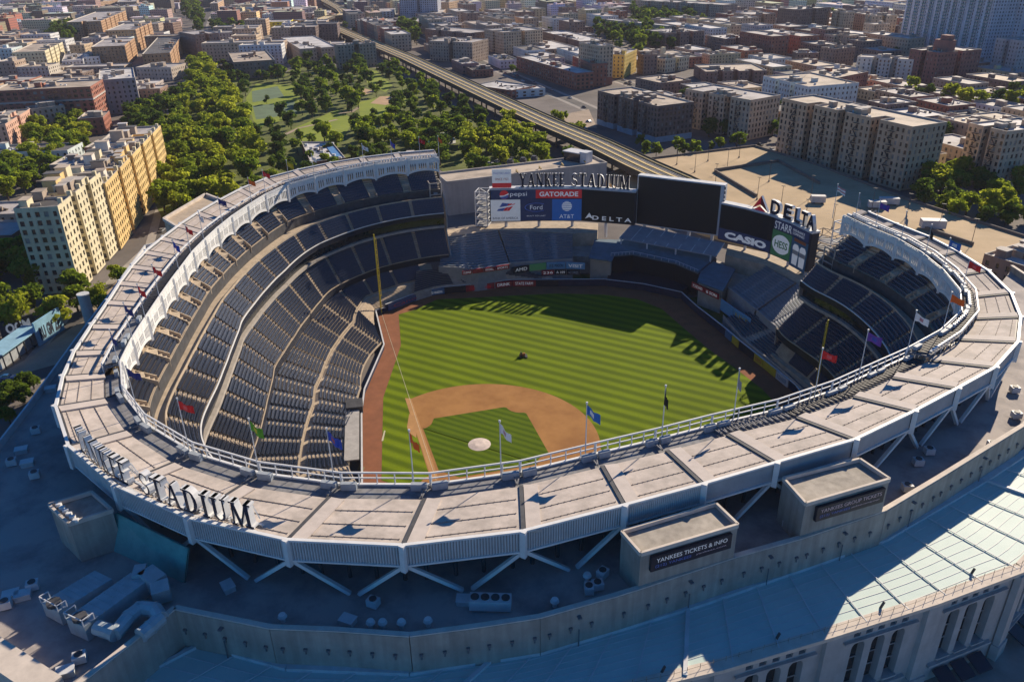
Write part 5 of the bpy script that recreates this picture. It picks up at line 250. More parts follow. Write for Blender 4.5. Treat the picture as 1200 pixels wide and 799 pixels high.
def grass_mat():
    m = bpy.data.materials.new('mown_grass'); m.use_nodes = True; nt = m.node_tree; n = nt.nodes; l = nt.links
    bs = n['Principled BSDF']; bs.inputs['Roughness'].default_value = 0.9; bs.inputs['Specular IOR Level'].default_value = 0.1
    geo = n.new('ShaderNodeNewGeometry'); sp = n.new('ShaderNodeSeparateXYZ'); l.new(geo.outputs['Position'], sp.inputs[0])
    ns = n.new('ShaderNodeTexNoise'); ns.inputs['Scale'].default_value = 0.5; ns.inputs['Detail'].default_value = 4; l.new(geo.outputs['Position'], ns.inputs['Vector'])
    wob = n.new('ShaderNodeMath'); wob.operation = 'MULTIPLY_ADD'; wob.inputs[1].default_value = 0.35; l.new(ns.outputs['Fac'], wob.inputs[0]); l.new(sp.outputs['Y'], wob.inputs[2])
    mu = n.new('ShaderNodeMath'); mu.operation = 'MULTIPLY'; mu.inputs[1].default_value = 2*math.pi/3.95; l.new(wob.outputs[0], mu.inputs[0])
    sn = n.new('ShaderNodeMath'); sn.operation = 'SINE'; l.new(mu.outputs[0], sn.inputs[0])
    mr = n.new('ShaderNodeMapRange'); mr.inputs['From Min'].default_value = -0.8; mr.inputs['From Max'].default_value = 0.8; l.new(sn.outputs[0], mr.inputs['Value'])
    mx = n.new('ShaderNodeMix'); mx.data_type = 'RGBA'; mx.inputs['A'].default_value = (0.078, 0.118, 0.002, 1); mx.inputs['B'].default_value = (0.150, 0.208, 0.004, 1); l.new(mr.outputs[0], mx.inputs['Factor'])
    n2 = n.new('ShaderNodeTexNoise'); n2.inputs['Scale'].default_value = 0.06; n2.inputs['Detail'].default_value = 5; l.new(geo.outputs['Position'], n2.inputs['Vector'])
    m2 = n.new('ShaderNodeMapRange'); m2.inputs['To Min'].default_value = 0.75; m2.inputs['To Max'].default_value = 1.2; l.new(n2.outputs['Fac'], m2.inputs['Value'])
    n3 = n.new('ShaderNodeTexNoise'); n3.inputs['Scale'].default_value = 2.5; n3.inputs['Detail'].default_value = 3; l.new(geo.outputs['Position'], n3.inputs['Vector'])
    m3 = n.new('ShaderNodeMapRange'); m3.inputs['To Min'].default_value = 0.8; m3.inputs['To Max'].default_value = 1.2; l.new(n3.outputs['Fac'], m3.inputs['Value'])
    m4 = n.new('ShaderNodeMath'); m4.operation = 'MULTIPLY'; l.new(m2.outputs[0], m4.inputs[0]); l.new(m3.outputs[0], m4.inputs[1])
    hs = n.new('ShaderNodeHueSaturation'); l.new(m4.outputs[0], hs.inputs['Value']); l.new(mx.outputs['Result'], hs.inputs['Color']); l.new(hs.outputs[0], bs.inputs['Base Color'])
    return m
M_grass = grass_mat()
M_grass2 = mat('infield_grass', (0.105, 0.145, 0.012), 0.9, 0.15, 0.0, spec=0.1)
def infield_grass():
    m = M_grass.copy(); m.name = 'infield_mown_grass'
    for nd in m.node_tree.nodes:
        if nd.type == 'MATH' and nd.operation == 'MULTIPLY' and abs(nd.inputs[1].default_value - 2*math.pi/3.95) < 1e-3: nd.inputs[1].default_value = 2*math.pi/2.1
        if nd.type == 'MIX': nd.inputs['A'].default_value = (0.055, 0.095, 0.002, 1); nd.inputs['B'].default_value = (0.092, 0.142, 0.003, 1)
    return m
M_infgrass = infield_grass()
M_clay = mat('infield_clay', (0.36, 0.175, 0.055), 0.95, 0.12, 0.12, bump=0.15, col2=(0.265, 0.12, 0.036), thr=(0.35, 0.6))
M_track = mat('warning_track', (0.25, 0.095, 0.045), 0.95, 0.12, 0.25, bump=0.15)
M_path = mat('base_path_clay', (0.45, 0.24, 0.095), 0.95, 0.1, 0.3)
M_chalk = mat('chalk_line', (0.55, 0.50, 0.36), 0.9, 0.1, 2.0)
def sheet(name, poly, z, m):
    b = MB(); b.face([(x, y, z) for x, y in poly]); return tag(b.build(name, m), kind='structure')
def arc(cx, cy, r, a0, a1, n=40): return [(cx + r*math.cos(math.radians(a0 + (a1-a0)*i/n)), cy + r*math.sin(math.radians(a0 + (a1-a0)*i/n))) for i in range(n+1)]

WALL = [(-13.8, -9.3), (-33.2, 14.6), (-40.0, 24.3), (-51.6, 48.0), (-69.2, 66.6), (-67.7, 69.9), (-65.0, 80.0), (-60.9, 89.3), (-53.2, 95.8), (-41.0, 107.5), (-26.6, 115.2), (-12.6, 122.4),
        (1.0, 124.6), (14.9, 123.6), (22.7, 115.1), (29.6, 108.7), (35.9, 102.7), (41.7, 96.7), (55.3, 83.8), (61.6, 77.5), (67.7, 67.7), (51.5, 48.0), (40.0, 24.3), (33.2, 14.6), (13.8, -9.3)]
BACK = [(16.0*math.sin(math.radians(a)) * 1.03, -16.4*math.cos(math.radians(a))) for a in np.linspace(55, -55, 12)]
FIELD = WALL + BACK
sheet('field_base', FIELD[::-1], -0.02, M_track)
GR_L = [(-12.2, -4.6), (-34.4, 25.0), (-48.6, 52.2), (-62.6, 70.0), (-59.6, 76.5), (-59.2, 80.5), (-58.2, 86.0), (-49.0, 92.0), (-36.9, 100.4), (-23.9, 109.0), (-9.4, 115.2), (2.0, 116.8), (12.0, 113.0), (22.7, 102.6), (34.0, 92.0), (43.8, 84.3), (53.3, 76.0), (60.6, 67.6), (48.0, 52.2), (34.4, 25.0), (12.2, -4.6)]
sheet('outfield_grass', GR_L[::-1], 0.0, M_grass)
# infield clay: the part of the 95 ft circle between the foul lines, and the home circle
c = []
a_end = math.degrees(math.atan2(27.5 - 18.44, 27.5)); c = arc(0, 18.44, 28.96, a_end, 180 - a_end, 60)
clay = [(1.6, 0.0), (28.8, 27.2)] + c + [(-28.8, 27.2), (-1.6, 0)]
sheet('infield_clay', clay, 0.015, M_clay)
q = 0.7071
g2 = [(-2.8, 4.6), (2.8, 4.6), (16.3, 17.6)] + arc(19.4, 19.4, 3.96, 212, 135 + 12, 8) + [(16.4, 22.6)] + [(3.3, 35.7)] + arc(0, 38.8, 3.96, -50, -130, 8) + [(-3.3, 35.7), (-16.4, 22.6)] + arc(-19.4, 19.4, 3.96, 33, -32, 8) + [(-16.3, 17.6)]
sheet('infield_grass', g2, 0.03, M_infgrass)
sheet('home_plate_circle', arc(0, 0, 4.0, 0, 350, 35), 0.02, M_clay)
for sx, nm in ((-1, 'base_path'), (1, 'base_path')):
    pth = [(sx*2.2, 1.0), (sx*29.0, 27.4), (sx*27.6, 28.0), (sx*26.6, 27.2), (sx*1.0, 1.8)]
    sheet(nm, pth if sx < 0 else pth[::-1], 0.024, M_path)
    # wedge of clay on the foul side round the corner base
    sheet('base_cutout', ([(sx*15.2, 13.2), (sx*18.2, 14.2), (sx*20.2, 16.2), (sx*23.4, 21.6), (sx*19.4, 19.0)])[::-sx], 0.02, M_path)
    b = MB(); a = Vector((sx*1.2, 1.2, 0)); e = Vector((sx*(68.3 if sx < 0 else 67.6), 68.3 if sx < 0 else 67.6, 0)); nrm = Vector((q, sx*-q, 0)) * 0.05
    b.face([(p.x, p.y, 0.04) for p in (a - nrm, a + nrm, e + nrm, e - nrm)][::-sx]); tag(b.build('foul_line', M_chalk), kind='structure')
b = MB()
for r0, r1, z0, z1 in ((2.75, 1.2, 0.05, 0.28),):
    n = 32
    for i in range(n):
        t0, t1 = 2*math.pi*i/n, 2*math.pi*(i+1)/n
        b.face([(r0*math.cos(t0), 18.0+r0*math.sin(t0), z0), (r0*math.cos(t1), 18.0+r0*math.sin(t1), z0), (r1*math.cos(t1), 18.0+r1*math.sin(t1), z1), (r1*math.cos(t0), 18.0+r1*math.sin(t0), z1)])
    b.face([(r1*math.cos(2*math.pi*i/n), 18.0+r1*math.sin(2*math.pi*i/n), z1) for i in range(n)])
tag(b.build('mound_cover', mat('mound_tarp', (0.62, 0.52, 0.47), 0.7, 0.14, 0.9)), 'pale round cover lying over the pitching mound', 'tarp')
# coach box and on deck marks
for pts in ([(-24.3, 12.2), (-23.9, 12.2), (-21.6, 8.3), (-22.0, 8.1)],):
    sheet('coach_box_line', pts[::-1], 0.03, M_chalk)
for k in range(3): sheet('dugout_grass_logo', [(-20.6 + .75*k, -1.9 - .35*k), (-20.2 + .75*k, -1.7 - .35*k), (-19.2 + .75*k, -3.9 - .35*k), (-19.6 + .75*k, -4.1 - .35*k)][::-1], 0.03, mat('faded_turf_paint', (0.24, 0.20, 0.10), 0.9, 0.2, 2.0))
# ---------------------------------------------------------------- the stadium bowl
CX, CY = 0.0, 35.0
ROOF = [(-138.5, 95.2), (-134.5, 94.1), (-127.9, 96.5), (-121.6, 97.4), (-114.7, 97.5), (-108.8, 97.4), (-105.5, 97.2), (-101.7, 96.1), (-97.1, 93.2), (-93.2, 90.4), (-86.1, 85.6), (-78.0, 81.2), (-68.1, 78.6), (-57.5, 75.6), (-55.1, 75.2), (-47.9, 75.3), (-41.3, 75.9), (-38.0, 76.9), (-31.2, 79.5), (-28.3, 80.9), (-19.1, 84.3), (-12.9, 85.7), (-10.2, 86.4), (-4.0, 87.5), (-1.8, 88.0), (2.3, 88.3), (6.9, 88.7), (11.5, 88.5), (16.0, 88.2), (20.7, 87.6), (24.5, 86.8), (27.8, 85.6), (32.9, 82.9), (40.3, 79.8), (48.0, 78.1), (55.2, 77.7), (62.3, 78.2), (75.2, 81.8), (83.4, 85.4), (92.9, 90.9), (99.6, 96.2), (105.8, 101.1), (111.3, 102.6), (119.7, 105.5), (127.1, 106.7), (132.7, 107.2), (136.9, 106.9)]
PH0, PH1 = -138.5, 136.9
_a = np.array([x for x, _ in ROOF]); _r = np.array([y for _, y in ROOF])
_g = np.arange(PH0 - 8, PH1 + 8.01, 0.5); _gr = np.interp(_g, _a, _r)
_k = np.exp(-0.5 * (np.arange(-12, 13) * 0.5 / 1.8) ** 2); _k /= _k.sum()
_gs = np.convolve(np.pad(_gr, 12, mode='edge'), _k, mode='valid')
def rr(ph): return np.interp(ph, _g, _gs)
def tab(pts):
    xs = [p[0] for p in pts]; ys = [p[1] for p in pts]
    return lambda ph: np.interp(ph, xs, ys)
O_OUT = tab([(-139, -8.0), (-121, -8.5), (-114, -9.5), (-107, -9.7), (-100, -10.3), (-94, -12.6), (-87, -14.0), (-72, -13.4), (-63, -14.2), (-46, -14.5), (-30, -15.3), (-21, -15.1), (-12, -14.6), (-4, -13.6), (4, -12.6), (13, -11.8), (21, -10.4), (27, -9.3), (32, -9.7), (48, -10.3), (64, -12.2), (75, -12), (110, -12), (137, -11)])
O_GSF = tab([(-139, 4.6), (-123, 3.8), (-110, 3.0), (-90, 3.0), (0, 3.0), (28, 3.0), (64, 2.6), (95, 3.0), (113, 3.2), (124, 4.0), (137, 4.2)])
O_TB = tab([(-139, 6.6), (-118, 5.8), (-90, 5.6), (0, 5.6), (48, 5.4), (62, 5.4), (91, 6.6), (103, 8.0), (120, 6.6), (137, 6.4)])
O_TF = tab([(-139, 10.8), (-122, 11.0), (-110, 10.4), (-90, 10.8), (20, 11), (37, 11.6), (66, 10.4), (76, 11.2), (93, 12.6), (105, 13.0), (116, 11.2), (127, 10), (137, 10)])
O_MF = tab([(-139, 16.4), (-128, 18.2), (-118, 17.3), (-90, 17.5), (0, 18.0), (35, 18.6), (51, 17.5), (67, 16.8), (83, 18.7), (95, 19.4), (101, 19.4), (112, 17.0), (121, 15.8), (137, 15)])
def dirv(ph): t = np.radians(ph); return np.stack([-np.sin(t), -np.cos(t)], -1)
def P(ph, off, z):
    ph = np.asarray(ph, float); r = rr(ph) - off; d = dirv(ph)
    return np.stack([CX + d[..., 0]*r, CY + d[..., 1]*r, np.broadcast_to(z, ph.shape)], -1)
def P1(ph, off, z): return tuple(float(x) for x in P(np.array([ph]), off, z)[0])
# field wall as polar curve
_w = np.array(FIELD); _wa = np.degrees(np.arctan2(-(_w[:, 0]-CX), -(_w[:, 1]-CY))); _wr = np.hypot(_w[:, 0]-CX, _w[:, 1]-CY); _o = np.argsort(_wa)
def wallr(ph): return np.interp(ph, _wa[_o], _wr[_o], period=360)
def O_W(ph): return rr(ph) - wallr(ph)

stadium = tag(empty('stadium', (0, 35, 0)), 'huge ringed baseball stadium with white frieze and blue seats around a green field', 'stadium')
def strip(name, phs, prof, m, parent, mis=None, flip=False):
    """loft: prof is a list of (offset function or number, z) ; one quad strip between successive profile points"""
    rows = []
    for off, z in prof:
        o = off(phs) if callable(off) else np.full(len(phs), float(off)); zz = z(phs) if callable(z) else z
        rows.append(P(phs, o, zz))
    V = np.concatenate(rows); n = len(phs); F = []; mi = []
    for k in range(len(prof)-1):
        i = np.arange(n-1); q = np.stack([k*n+i, k*n+i+1, (k+1)*n+i+1, (k+1)*n+i], -1)
        F.append(q); mi.append(np.full(n-1, mis[k] if mis else 0))
    F = np.concatenate(F)
    if flip: F = F[:, ::-1]
    return np_mesh(name, V, F, m, parent, np.concatenate(mi))
FULL = np.arange(PH0, PH1 + 0.01, 1.0)

def seat_rows(offb, offf, zb, zf, rows, ph0, ph1, pitch=0.52, scale=1.0):
    """vertices and faces of the seats of one block; offsets are functions of phi, back to front"""
    Vs, Fs = [], []; nb = 0
    for r in range(rows):
        t = (r + 0.5) / rows
        pm = (ph0 + ph1) / 2; om = float(offb(pm) + (offf(pm) - offb(pm)) * t)
        L = math.radians(ph1 - ph0) * (float(rr(pm)) - om); n = max(1, int(L / pitch))
        ph = ph0 + (np.arange(n) + 0.5) * (ph1 - ph0) / n
        o = offb(ph) + (offf(ph) - offb(ph)) * t; z = zb + (zf - zb) * r / rows + 0.02
        c = P(ph, o, z); d = dirv(ph); tg = np.stack([d[:, 1], -d[:, 0]], -1)
        d3 = np.concatenate([d, np.zeros((n, 1))], 1); t3 = np.concatenate([tg, np.zeros((n, 1))], 1); up = np.array([0, 0, 1.0])
        w = 0.255 * scale
        # pan
        c0 = c + up * 0.42; 
        pts = []
        for dz in (-0.26, 0.12):
            for s, e in ((-1, 0.04), (1, 0.04), (1, -0.13), (-1, -0.13)): pts.append(c0 + t3 * (w*s) + d3 * e * scale + up * dz)
        # back
        for dz, le in ((0.05, 0.06), (0.52, 0.22)):
            for s, e in ((-1, 0.08), (1, 0.08), (1, 0.0), (-1, 0.0)): pts.append(c0 + t3 * (w*s) + d3 * (e + le) * scale + up * dz * scale)
        A = np.stack(pts, 1).reshape(-1, 3)                             # n*16
        base = nb + np.arange(n)[:, None] * 16
        fq = np.array([[4, 5, 6, 7], [2, 3, 7, 6], [1, 2, 6, 5], [3, 0, 4, 7], [12, 13, 14, 15], [8, 9, 13, 12], [10, 11, 15, 14], [9, 10, 14, 13], [11, 8, 12, 15]])
        Fs.append((base[:, None, :] + fq[None]).reshape(-1, 4)); Vs.append(A); nb += len(A)
    return np.concatenate(Vs), np.concatenate(Fs)

def tier(name, offb, zb, offf, zf, rows, phs, aisles, block, seat_m, seats_in, cm=None, aisle_w=1.15, pitch=0.52, every=1, label=None):
    """one seating deck: concrete steps plus a block of seats between each pair of aisles"""
    prof = []
    for r in range(rows + 1):
        t = r / rows
        f = (lambda t: (lambda ph: offb(ph) + (offf(ph) - offb(ph)) * t))(t)
        z = zb + (zf - zb) * r / rows
        if r > 0: prof.append((f, z + (zb - zf) / rows))
        prof.append((f, z))
    deck = strip(name, phs, prof, cm or M_conc, stadium)
    ai = MB(); nb = 0
    for a0, a1 in zip(aisles[:-1], aisles[1:]):
        if not any(lo <= (a0+a1)/2 <= hi for lo, hi in seats_in): continue
        pm = (a0 + a1)/2; da = math.degrees(aisle_w / (float(rr(pm)) - float(offf(pm)))) / 2
        V, F = seat_rows(offb, offf, zb, zf, rows, a0 + da, a1 - da, pitch)
        tag(np_mesh(block, V, F, seat_m, deck), kind='stuff'); nb += 1
    return deck

AIS = list(np.arange(PH0, PH1 + 0.1, (PH1 - PH0) / 40))
SEE = [(2, 140), (-145, -62)]
Z_GSB = 38.2; Z_GSF = 30.0
off_gsb = lambda ph: 0*np.asarray(ph) - 7.5
upper = tier('upper_deck', off_gsb, Z_GSB, O_GSF, Z_GSF, 13, FULL, AIS, 'upper_seat_block', M_seat, SEE, pitch=0.55, aisle_w=3.0)
strip('upper_deck_front', FULL, [(O_GSF, 30.0), (O_GSF, 30.7), (lambda p: O_GSF(p)+.2, 30.7), (lambda p: O_GSF(p)+.2, 27.6)], [M_conc, M_dark], upper, [0, 0, 1])
strip('concourse_deck', FULL, [(lambda p: O_GSF(p)-6, 27.6), (O_TB, 27.6), (O_TB, 28.6), (lambda p: O_TB(p)+.2, 28.6), (lambda p: O_TB(p)+.2, 27.2)], M_conc, stadium)
terr = tier('terrace_deck', lambda p: O_TB(p)+.3, 27.2, O_TF, 23.0, 7, FULL, AIS, 'terrace_seat_block', M_seat, SEE)
strip('terrace_front_rail', FULL, [(O_TF, 23.0), (O_TF, 23.8), (lambda p: O_TF(p)+.25, 23.8), (lambda p: O_TF(p)+.25, 23.55), (lambda p: O_TF(p)+.25, 22.0)], [M_white, M_navy], terr, [0, 0, 0, 1])
strip('suite_wall', FULL, [(lambda p: O_TF(p)+.3, 22.0), (lambda p: O_TF(p)-1.2, 22.0), (lambda p: O_TF(p)-1.2, 19.0), (lambda p: O_TF(p)-.2, 19.0), (lambda p: O_TF(p)-.2, 18.2), (lambda p: O_TF(p)-3.2, 18.2)], [M_dark, M_glass, M_concg], stadium, [0, 1, 2, 2, 0])
off_mb = lambda p: O_TF(p) - 3.0
main = tier('main_deck', off_mb, 17.2, O_MF, 9.4, 13, FULL, AIS, 'main_seat_block', M_seat, SEE)
strip('main_deck_front', FULL, [(O_MF, 9.4), (O_MF, 10.2), (lambda p: O_MF(p)+.2, 10.2), (lambda p: O_MF(p)+.2, 9.95), (lambda p: O_MF(p)+.2, 8.0), (lambda p: O_MF(p)-1.5, 8.0)], [M_conc, M_navy], main, [0, 0, 0, 1, 1])
# field level: split by a cross aisle
FL = FULL[(FULL > -137) & (FULL < 133)]
def o_fb(p): return O_MF(p) - 1.0
def o_wf(p): return np.maximum(O_W(p) - 0.9, O_MF(p) + 2)
def o_c0(p): return o_fb(p) + (o_wf(p) - o_fb(p)) * 0.50
def o_c1(p): return o_fb(p) + (o_wf(p) - o_fb(p)) * 0.50 + 1.3
AISF = [a for a in AIS if -137 < a < 133]
field_up = tier('field_deck', o_fb, 7.0, o_c0, 4.0, 11, FL, AISF, 'field_seat_block', M_seat, [(2, 140), (-137, -62)])
low = tier('front_field_deck', o_c1, 3.8, o_wf, 1.5, 10, FL, AISF, 'front_seat_block', M_seat, [(2, 108), (-100, -62)])
strip('cross_aisle', FL, [(o_c0, 3.85), (o_c1, 3.85)], M_conc, stadium)
# blue padded field wall with a pale top rail
fp = [(x, y) for x, y in FIELD]
b = MB(); cap = MB(); n = len(fp)
for i in range(n):
    a, e = Vector((*fp[i], 0)), Vector((*fp[(i+1) % n], 0)); d = (e-a).normalized(); nr = Vector((-d.y, d.x, 0)) * 0.25
    of = i in range(5, 20)
    h = 2.5 if of else 1.5
    b.hexa([a, e, e+nr, a+nr] if False else [(*a.xy, -.1), (*e.xy, -.1), (*(e+nr).xy, -.1), (*(a+nr).xy, -.1)], [(*a.xy, h), (*e.xy, h), (*(e+nr).xy, h), (*(a+nr).xy, h)])
    cap.bar((*a.xy, h+.06), (*e.xy, h+.06), .42, .12)
fw = b.build('field_wall', mat('wall_padding', (0.02, 0.03, 0.07), 0.6, 0.15, 0.6), stadium)
cap.build('wall_rail', M_steel, fw)
# dugouts on both sides
for s in (-1, 1):
    b = MB(); ax = Vector((s*-0.628, -0.778, 0)) if s > 0 else Vector((0.628, -0.778, 0)); nr = Vector((s*0.778, -0.628, 0)) if s > 0 else Vector((-0.778, -0.628, 0))
    o = Vector((s*33.0, 14.2, 0)); 
    c0 = o + nr*0.4; L = 22; W_ = 3.4
    pts = [c0, c0 + ax*L, c0 + ax*L + nr*W_, c0 + nr*W_]
    b.hexa([(p.x, p.y, 2.2) for p in pts], [(p.x, p.y, 2.5) for p in pts]); 
    du = b.build('dugout_roof', mat('dugout_roof', (0.40, 0.38, 0.36), 0.7, 0.12, 0.6), stadium)
    b = MB(); b.box((c0.x - ax.x*2.5 + nr.x*1.2, c0.y - ax.y*2.5 + nr.y*1.2, 1.2), 4.5, 4.2, 2.0, math.atan2(ax.y, ax.x)); b.build('camera_well', M_dark, du)
    b = MB()
    for k in range(14):
        p = c0 + ax*(1 + k*1.5) - nr*0.1; b.tube((p.x, p.y, 0.2), (p.x, p.y, 2.3), .09, n=5)
    b.bar((*(c0 + ax*.5).xy, 1.1), (*(c0 + ax*(L-.5)).xy, 1.1), .15); b.build('dugout_rail', M_dark, du)
# walkway entrances (vomitories) in the upper deck
for a in AIS[1:-1]:
    if not any(lo <= a <= hi for lo, hi in SEE): continue
    b = MB(); w = 1.25
    pm = dirv(np.array([a]))[0]; tg = Vector((pm[1], -pm[0], 0)); dd = Vector((pm[0], pm[1], 0))
    o = Vector(P1(a, float(O_GSF(a)), 0))
    for s in (-1, 1):
        p0 = o + tg*(w*s); p1 = p0 + dd*4.2
        b.hexa([(*(p0 - tg*.12).xy, 29.5), (*(p0 + tg*.12).xy, 29.5), (*(p1 + tg*.12).xy, 31), (*(p1 - tg*.12).xy, 31)], [(*(p0 - tg*.12).xy, 31.5), (*(p0 + tg*.12).xy, 31.5), (*(p1 + tg*.12).xy, 34.0), (*(p1 - tg*.12).xy, 34.0)])
    p0 = o + dd*2.2; b.hexa([(*(p0 - tg*w).xy, 30), (*(p0 + tg*w).xy, 30), (*(p0 + dd*2 + tg*w).xy, 30), (*(p0 + dd*2 - tg*w).xy, 30)], [(*(p0 - tg*w).xy, 32.9), (*(p0 + tg*w).xy, 32.9), (*(p0 + dd*2 + tg*w).xy, 33.4), (*(p0 + dd*2 - tg*w).xy, 33.4)])
    p0 = o + dd*0.2; b.hexa([(*(p0 - tg*w).xy, 29.9), (*(p0 + tg*w).xy, 29.9), (*(p0 + dd*1.9 + tg*w).xy, 29.9), (*(p0 + dd*1.9 - tg*w).xy, 29.9)], [(*(p0 - tg*w).xy, 30.25), (*(p0 + tg*w).xy, 30.25), (*(p0 + dd*1.9 + tg*w).xy, 30.25), (*(p0 + dd*1.9 - tg*w).xy, 30.25)])
    b.build('vomitory', M_conc, upper)
# back wall under the canopy, concourse wall and columns seen below the fascia
strip('rear_wall', FULL, [(-7.7, 30.0), (-7.7, 39.6)], M_dark, stadium, flip=True)
strip('concourse_back_wall', FULL, [(-3.0, 29.6), (-3.0, 37.5)], mat('warm_wall', (0.50, 0.38, 0.20), 0.85, 0.15, 0.3), stadium)
strip('concourse_floor', FULL, [(-3.0, 30.05), (-7.2, 30.05)], M_concg, stadium)
# canopy ring
BAY = [-138.5, -132.5, -126.6, -120.6, -114.1, -107.3, -100.6, -93.8, -86.6, -79.9, -72.6, -63.7, -54.5, -46.6, -38.9, -30.3, -21.4, -12.8, -4.3, 4.1, 13.0, 21.2, 27.6, 33.6, 41.0, 48.8, 56.0, 62.6, 68.8, 75.0, 81.2, 87.4, 93.6, 99.8, 106, 112.2, 118.4, 124.6, 130.8, 136.9]
Z_RO = 40.6; Z_RI = 39.3
CWW = tab([(-139, 3.0), (-100, 3.0), (-88, 3.8), (0, 3.8), (20, 3.2), (40, 3.0), (137, 3.0)])
def zr(off_frac): return Z_RI + (Z_RO - Z_RI) * off_frac
def out(ph): return O_OUT(ph)
for i, (a0, a1) in enumerate(zip(BAY[:-1], BAY[1:])):
    phs = np.linspace(a0, a1, 7)
    oi = lambda p: -CWW(p)
    oo = lambda p: O_OUT(p) + 0.45
    # straight chord panels, as the photograph shows flat bays
    def ch(offf, z, t):
        A = np.array(P1(a0, float(offf(np.array(a0))), z)); B = np.array(P1(a1, float(offf(np.array(a1))), z)); return tuple(A + (B-A)*t)
    b = MB(); b.hexa([ch(oo, 40.2, 0), ch(oo, 40.2, 1), ch(oi, 38.9, 1), ch(oi, 38.9, 0)], [ch(oo, Z_RO, 0), ch(oo, Z_RO, 1), ch(oi, Z_RI, 1), ch(oi, Z_RI, 0)])
    pan = b.build('roof_panel', M_roof, stadium)
    b = MB()
    for f in (0.3, 0.62, 0.9):
        om = (lambda f: (lambda p: -CWW(p) + (O_OUT(p) + .45 + CWW(p)) * f))(f); z = Z_RI + (Z_RO - Z_RI)*f
        b.bar(ch(om, z + .04, 0.06), ch(om, z + .04, .97), .07, .10)
        for t in np.linspace(.06, .97, 14):
            q_ = ch(om, z + .04, float(t)); b.box(q_, .12, .12, .12)
    b.build('roof_seam', mat('seam_brown', (.36, .31, .27), .8, .1, .6), pan)
    # radial beam
    A = Vector(P1(a0, -float(CWW(a0)), Z_RI + .1)); B = Vector(P1(a0, float(O_OUT(a0)) + .2, Z_RO + .1)); sd_ = (B-A).cross(Vector((0, 0, 1))).normalized()
    b = MB(); b.bar(A, B, .55, .3); b.build('roof_joint', M_dark, stadium)  # dark colour stands for the shadow in the gap beside the beam
    b = MB(); b.bar(A - sd_*1.35, B - sd_*1.35, 2.0, .42); b.build('roof_beam', M_beam, stadium)
    b = MB(); b.bar(ch(lambda p: O_OUT(p)+.3, 40.45, 0), ch(lambda p: O_OUT(p)+.3, 40.45, 1), .42, .3); b.build('roof_gutter', M_dark, stadium)
    # fascia
    b = MB(); of = lambda p: O_OUT(p); 
    b.hexa([ch(of, 37.6, .02), ch(of, 37.6, .98), ch(lambda p: O_OUT(p)+.15, 37.6, .98), ch(lambda p: O_OUT(p)+.15, 37.6, .02)], [ch(of, 40.9, .02), ch(of, 40.9, .98), ch(lambda p: O_OUT(p)+.15, 40.9, .98), ch(lambda p: O_OUT(p)+.15, 40.9, .02)])
    fas = b.build('fascia_panel', mat('fascia_backing', (0.36, 0.37, 0.39), 0.6, 0.08, 0.5), stadium)
    b = MB()
    smooth = 13 <= a0 < 34
    nsl = 38
    if not smooth and -50 < a0:
        for k in range(nsl + 1):
            t = .03 + .94*k/nsl; b.bar(ch(lambda p: O_OUT(p)-.1, 37.7, t), ch(lambda p: O_OUT(p)-.1, 40.75, t), .16, .18)
        b.build('louvre', M_steel, fas)
    b = MB()
    b.bar(ch(lambda p: O_OUT(p)-.08, 40.95, 0), ch(lambda p: O_OUT(p)-.08, 40.95, 1), .5, .28); b.bar(ch(lambda p: O_OUT(p)-.08, 37.6, 0), ch(lambda p: O_OUT(p)-.08, 37.6, 1), .4, .26)
    b.build('fascia_rail', M_white, fas)
    b = MB(); A = P1(a0, float(O_OUT(a0)) - .35, 36.9); b.bar(A, (A[0], A[1], 41.15), .75, .6); b.build('fascia_post', M_white, stadium)
    # V braces down to the low roof
    if not (4 <= a0 < 21):
        mid = 0
        for e, t in ((0, .46), (1, .54)):
            b = MB(); b.bar(ch(lambda p: O_OUT(p)+.2, 37.3, .015 if e == 0 else .985), ch(lambda p: O_OUT(p)+.8, 31.5, t), .55, .5); b.build('brace', M_white, stadium)
    # columns in the shade behind
    b = MB()
    for t in (.1, .37, .63, .9):
        A = ch(lambda p: O_OUT(p)+4.0, 30.0, t); b.tube(A, (A[0], A[1], 39.0), .3, n=6)
        A2 = ch(lambda p: 0*p-3.3, 30.0, t); b.box(A2, 1.5, .6, 2.8, math.radians(-a0)); 
    b.build('concourse_column', M_dark, stadium)
    # frieze hung from the inner edge of the canopy
    b = MB(); nc = 30; near_ = -92 < a0 < 27; zt, zc = (39.0, 38.5) if near_ else (40.6, 39.5)
    def zb(u): return 35.7 + 0.95 * math.sin(math.pi * min(1, max(0, (u - .04)/.92))) ** 0.75
    for k in range(nc):
        u0, u1 = k/nc, (k+1)/nc; um = (u0+u1)/2
        pat = (k % 2 == 1) and not (k in (1, 9, 10, 19, 20, 29)) 
        for z0a, z0b, z1a, z1b in ([(zb(u0), zb(u1), zt, zt)] if not pat else [(zb(u0), zb(u1), zb(u0)+.75, zb(u1)+.75), (zc, zc, zt, zt)]):
            if z0a >= z1a - .02: continue
            c4 = [ch(lambda p: 0*p+.12, z0a, u0), ch(lambda p: 0*p+.12, z0b, u1), ch(lambda p: 0*p-.12, z0b, u1), ch(lambda p: 0*p-.12, z0a, u0)]
            d4 = [ch(lambda p: 0*p+.12, z1a, u0), ch(lambda p: 0*p+.12, z1b, u1), ch(lambda p: 0*p-.12, z1b, u1), ch(lambda p: 0*p-.12, z1a, u0)]
            b.hexa(c4, d4)
    A = P1(a0, .1, 35.3); b.bar(A, (A[0], A[1], 39.2 if near_ else 40.8), .55, .55)
